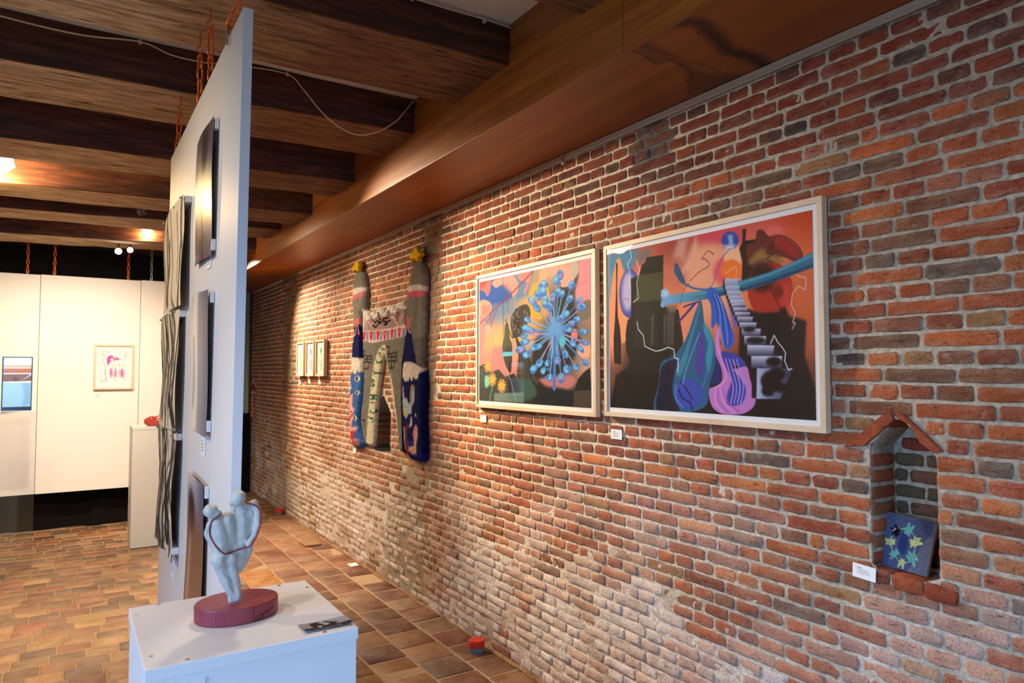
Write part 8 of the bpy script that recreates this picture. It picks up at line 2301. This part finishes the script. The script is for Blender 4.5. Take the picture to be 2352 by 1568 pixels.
BT = BVHTree.FromPolygons([v.co + WL[sc.name] for v in fg.data.vertices], [tuple(p.vertices) for p in fg.data.polygons])
cp = catmull([(330, 315), (290, 350), (240, 380), (216, 430), (215, 530), (262, 640), (330, 722), (390, 750), (480, 738), (600, 710), (652, 668), (700, 590), (735, 480), (745, 380), (732, 312), (680, 268), (590, 242)], 5, False)
cpts = []
for x, y in cp:
    q = Z3(x, y, 1)
    hit = BT.ray_cast(Vector((q[0], 1.45, q[2] + 0.0)), Vector((0, 1, 0)))
    cpts.append(Vector((q[0], (hit[0].y if hit[0] else 1.665) - 0.0012, q[2])))
for _ in range(3):
    cpts = [cpts[0]] + [Vector((c.x, min(c.y, (a.y + c.y + b.y) / 3), c.z)) for a, c, b in zip(cpts, cpts[1:], cpts[2:])] + [cpts[-1]]
cpts = [Vector((p.x, p.y - 0.0010, p.z)) for p in cpts]
tube('cord', cpts, 0.0017, M['cord'], sc, 8)
def on_rim(u, v):                                  # signature brushed on the rim, u along it, v up
    t = math.radians(-84 + u * 44)
    p = oval(t, 1.003 + v * 0.030, 1.006)
    return p
for st_ in ([(.02, .95), (.0, .35), (.04, .22), (.14, .25), (.18, .42)], [(.18, .42), (.2, .26), (.3, .28), (.34, .46)], [(.34, .46), (.36, .2), (.3, .05), (.22, .1)], [(.34, .46), (.44, .3), (.5, .52), (.56, .32), (.68, .5), (.86, .62)], [(.02, .02), (.1, .1), (.02, -.02)], [(.14, .0), (.2, .1), (.24, .0)], [(.3, .02), (.36, .12), (.42, .04)]):
    tube('signature_stroke', [on_rim(u, max(v, 0.02)) for u, v in catmull(st_, 4, False)], 0.0006, M['ink'], sc, 5)

lf = thing('leaflet', 'dark photo leaflet lying at the front right corner of the plinth', 'leaflet', (0.486, 1.520, 1.0))
def lbend(u, v): return np.stack([0 * u, 0 * u, 0.003 * np.abs(u - .45) ** 1.5 * 2 + 0.006 * v * (0.25 + (u - .5) ** 2)], 1)
ltl, ltr, lbr, lbl = (0.430, 1.547, 1.0015), (0.536, 1.548, 1.0015), (0.5375, 1.492, 1.0015), (0.432, 1.493, 1.0015)
sheet('leaflet_sheet', ltl, ltr, lbl, 60, 34, M['print'], lf, ART['leaf'], [[(150, 142, 152), (170, 164, 170)], [(140, 134, 142), (160, 154, 160)]], lbend, br=lbr)

# ============================================================================= small things on the floor
for (x, y, lab, s) in ((1.950, 3.443, 'red-capped grey pipe stub in the tiles, near one', 1.0), (1.965, 7.83, 'red-capped grey pipe stub in the tiles, far one', 1.0)):
    r = thing('pipe_stub', lab, 'pipe', (x, y, 0.003), 'capped pipe stubs along the wall')
    from_bm('pipe', cyl_bm(bmesh.new(), (x, y, -0.003), (x, y, 0.028), 0.043, n=28), M['grey_pipe'], r)
    bm = cyl_bm(bmesh.new(), (x, y, 0.026), (x, y, 0.064), 0.046, n=28)
    bmesh.ops.bevel(bm, geom=[e for e in bm.edges if abs(e.verts[0].co.z - e.verts[1].co.z) < 1e-6], offset=0.005, segments=2, affect='EDGES')
    from_bm('cap', bm, M['red_cap'], r, False)
bx_ = box('loose_board', 1.80, 1.945, 6.26, 6.44, 0.002, 0.015, plain('dusty_board', (150, 112, 76), 0.8, var=0.2), None, 0.002, origin=(1.87, 6.35, 0))
tag(bx_, 'small low board lying on the tiles beside the brick wall', 'board')
pp = mesh('paper_scrap', [(1.930, 5.44, 0.004), (2.0, 5.44, 0.006), (2.0, 5.52, 0.009), (1.93, 5.53, 0.005), (1.93, 5.44, 0.0025), (2.0, 5.44, 0.0045), (2.0, 5.52, 0.0075), (1.93, 5.53, 0.0035)], [(0, 1, 2, 3), (7, 6, 5, 4), (0, 4, 5, 1), (1, 5, 6, 2), (2, 6, 7, 3), (3, 7, 4, 0)], M['paper'], None, origin=(1.965, 5.48, 0.003))
tag(pp, 'scrap of white paper on the tiles', 'paper')

# ============================================================================= cables and lamps under the ceiling
c1 = thing('cable', 'white cable clipped along the second beam and drooping in a loop', 'cable', (0.8, 3.39, 2.99))
pts = catmull([(-0.80, 3.36, 2.985), (-0.30, 3.33, 2.945), (0.0, 3.345, 2.945), (0.226, 3.375, 2.985), (0.35, 3.37, 2.955), (0.485, 3.372, 2.955), (0.66, 3.374, 2.98), (0.856, 3.380, 2.990), (0.93, 3.37, 2.93), (1.01, 3.36, 2.84), (1.10, 3.355, 2.775), (1.20, 3.355, 2.75), (1.30, 3.355, 2.78), (1.40, 3.36, 2.85), (1.46, 3.365, 2.92), (1.515, 3.372, 2.995)], 6, False)
tube('cord_run', pts, 0.0036, M['cable'], c1, 7)
for p in ((0.226, 3.376, 2.985), (0.856, 3.381, 2.990)):
    box('clip', p[0] - .006, p[0] + .006, p[1] - .005, p[1] + .012, p[2] - .008, p[2] + .008, M['cable'], c1, 0.001)
c2 = thing('cable', 'white cable clipped straight along the first beam at the top edge', 'cable', (1.2, 2.43, 2.99))
tube('cord_run', catmull([(0.6, 2.42, 2.992), (0.95, 2.418, 2.990), (1.1, 2.415, 2.986), (1.30, 2.416, 2.989), (1.40, 2.416, 2.992), (1.528, 2.416, 2.990)], 5, False), 0.0036, M['cable'], c2, 7)
for x in (1.08, 1.40):
    box('clip', x - .006, x + .006, 2.41, 2.425, 2.978, 2.998, M['cable'], c2, 0.001)


def lamp(label, x, y, z0, z1, w, power):
    r = thing('ceiling_lamp', label, 'lamp', (x, y, z0), 'lit glass ceiling lamps')
    V = []
    for z, s in ((z0, .22), (z1, 1.0)):
        V += [(x + a * w / 2 * s, y + b * w / 2 * s, z) for a, b in ((-1, -1), (1, -1), (1, 1), (-1, 1))]
    mesh('lamp_shade', V, [(0, 3, 2, 1), (4, 5, 6, 7), (0, 1, 5, 4), (1, 2, 6, 5), (2, 3, 7, 6), (3, 0, 4, 7)], M['shade'], r)
    box('lamp_mount', x - w * .3, x + w * .3, y - w * .3, y + w * .3, z1 + 0.002, CEIL_Z, M['black'], r, 0.002)
    l = bpy.data.lights.new('lamp_light', 'POINT'); l.energy, l.color, l.shadow_soft_size = power, (1.0, 0.66, 0.30), 0.04
    o = bpy.data.objects.new('lamp_light', l); o.location = (0, w * 0.85, (z1 - z0) * .5); o.parent = r; COL.objects.link(o)


lamp('large lit glass lamp between beams, cut by the left edge', -0.425, 5.06, 2.69, 2.80, 0.235, 26)
lamp('small lit glass lamp between the last two beams', 0.575, 7.16, 2.80, 2.86, 0.085, 9)


def spotlight(label, loc, target, lit, size=0.035):
    loc = Vector(loc); d = (Vector(target) - loc).normalized()
    r = thing('spotlight', label, 'spotlight', loc, 'small spotlights on the beams')
    back = loc - d * size * 2.2
    from_bm('lamp_head', cyl_bm(bmesh.new(), back, loc, size * 0.62, size, 18, caps=False), M['black'], r)
    from_bm('lamp_back', cyl_bm(bmesh.new(), back - d * 0.012, back, size * 0.4, size * 0.62, 18), M['black'], r)
    if lit: from_bm('bulb', cyl_bm(bmesh.new(), loc - d * 0.010, loc - d * 0.004, size * 0.9, n=18), M['bulb'], r)
    m = loc - d * size * 1.2
    from_bm('arm', cyl_bm(bmesh.new(), m, m + Vector((0, 0, 0.07)), 0.006, n=8), M['black'], r)


spotlight('left of two bare lit spots below the last beam', (0.365, 7.52, 2.692), (0.0, 3.0, 1.6), True, 0.030)
spotlight('right of two bare lit spots below the last beam', (0.462, 7.52, 2.712), (0.4, 4.0, 1.2), True, 0.026)
spotlight('unlit black spotlight tucked behind the fifth beam', (0.446, 6.08, 2.800), (0.9, 8.0, 2.4), False, 0.036)
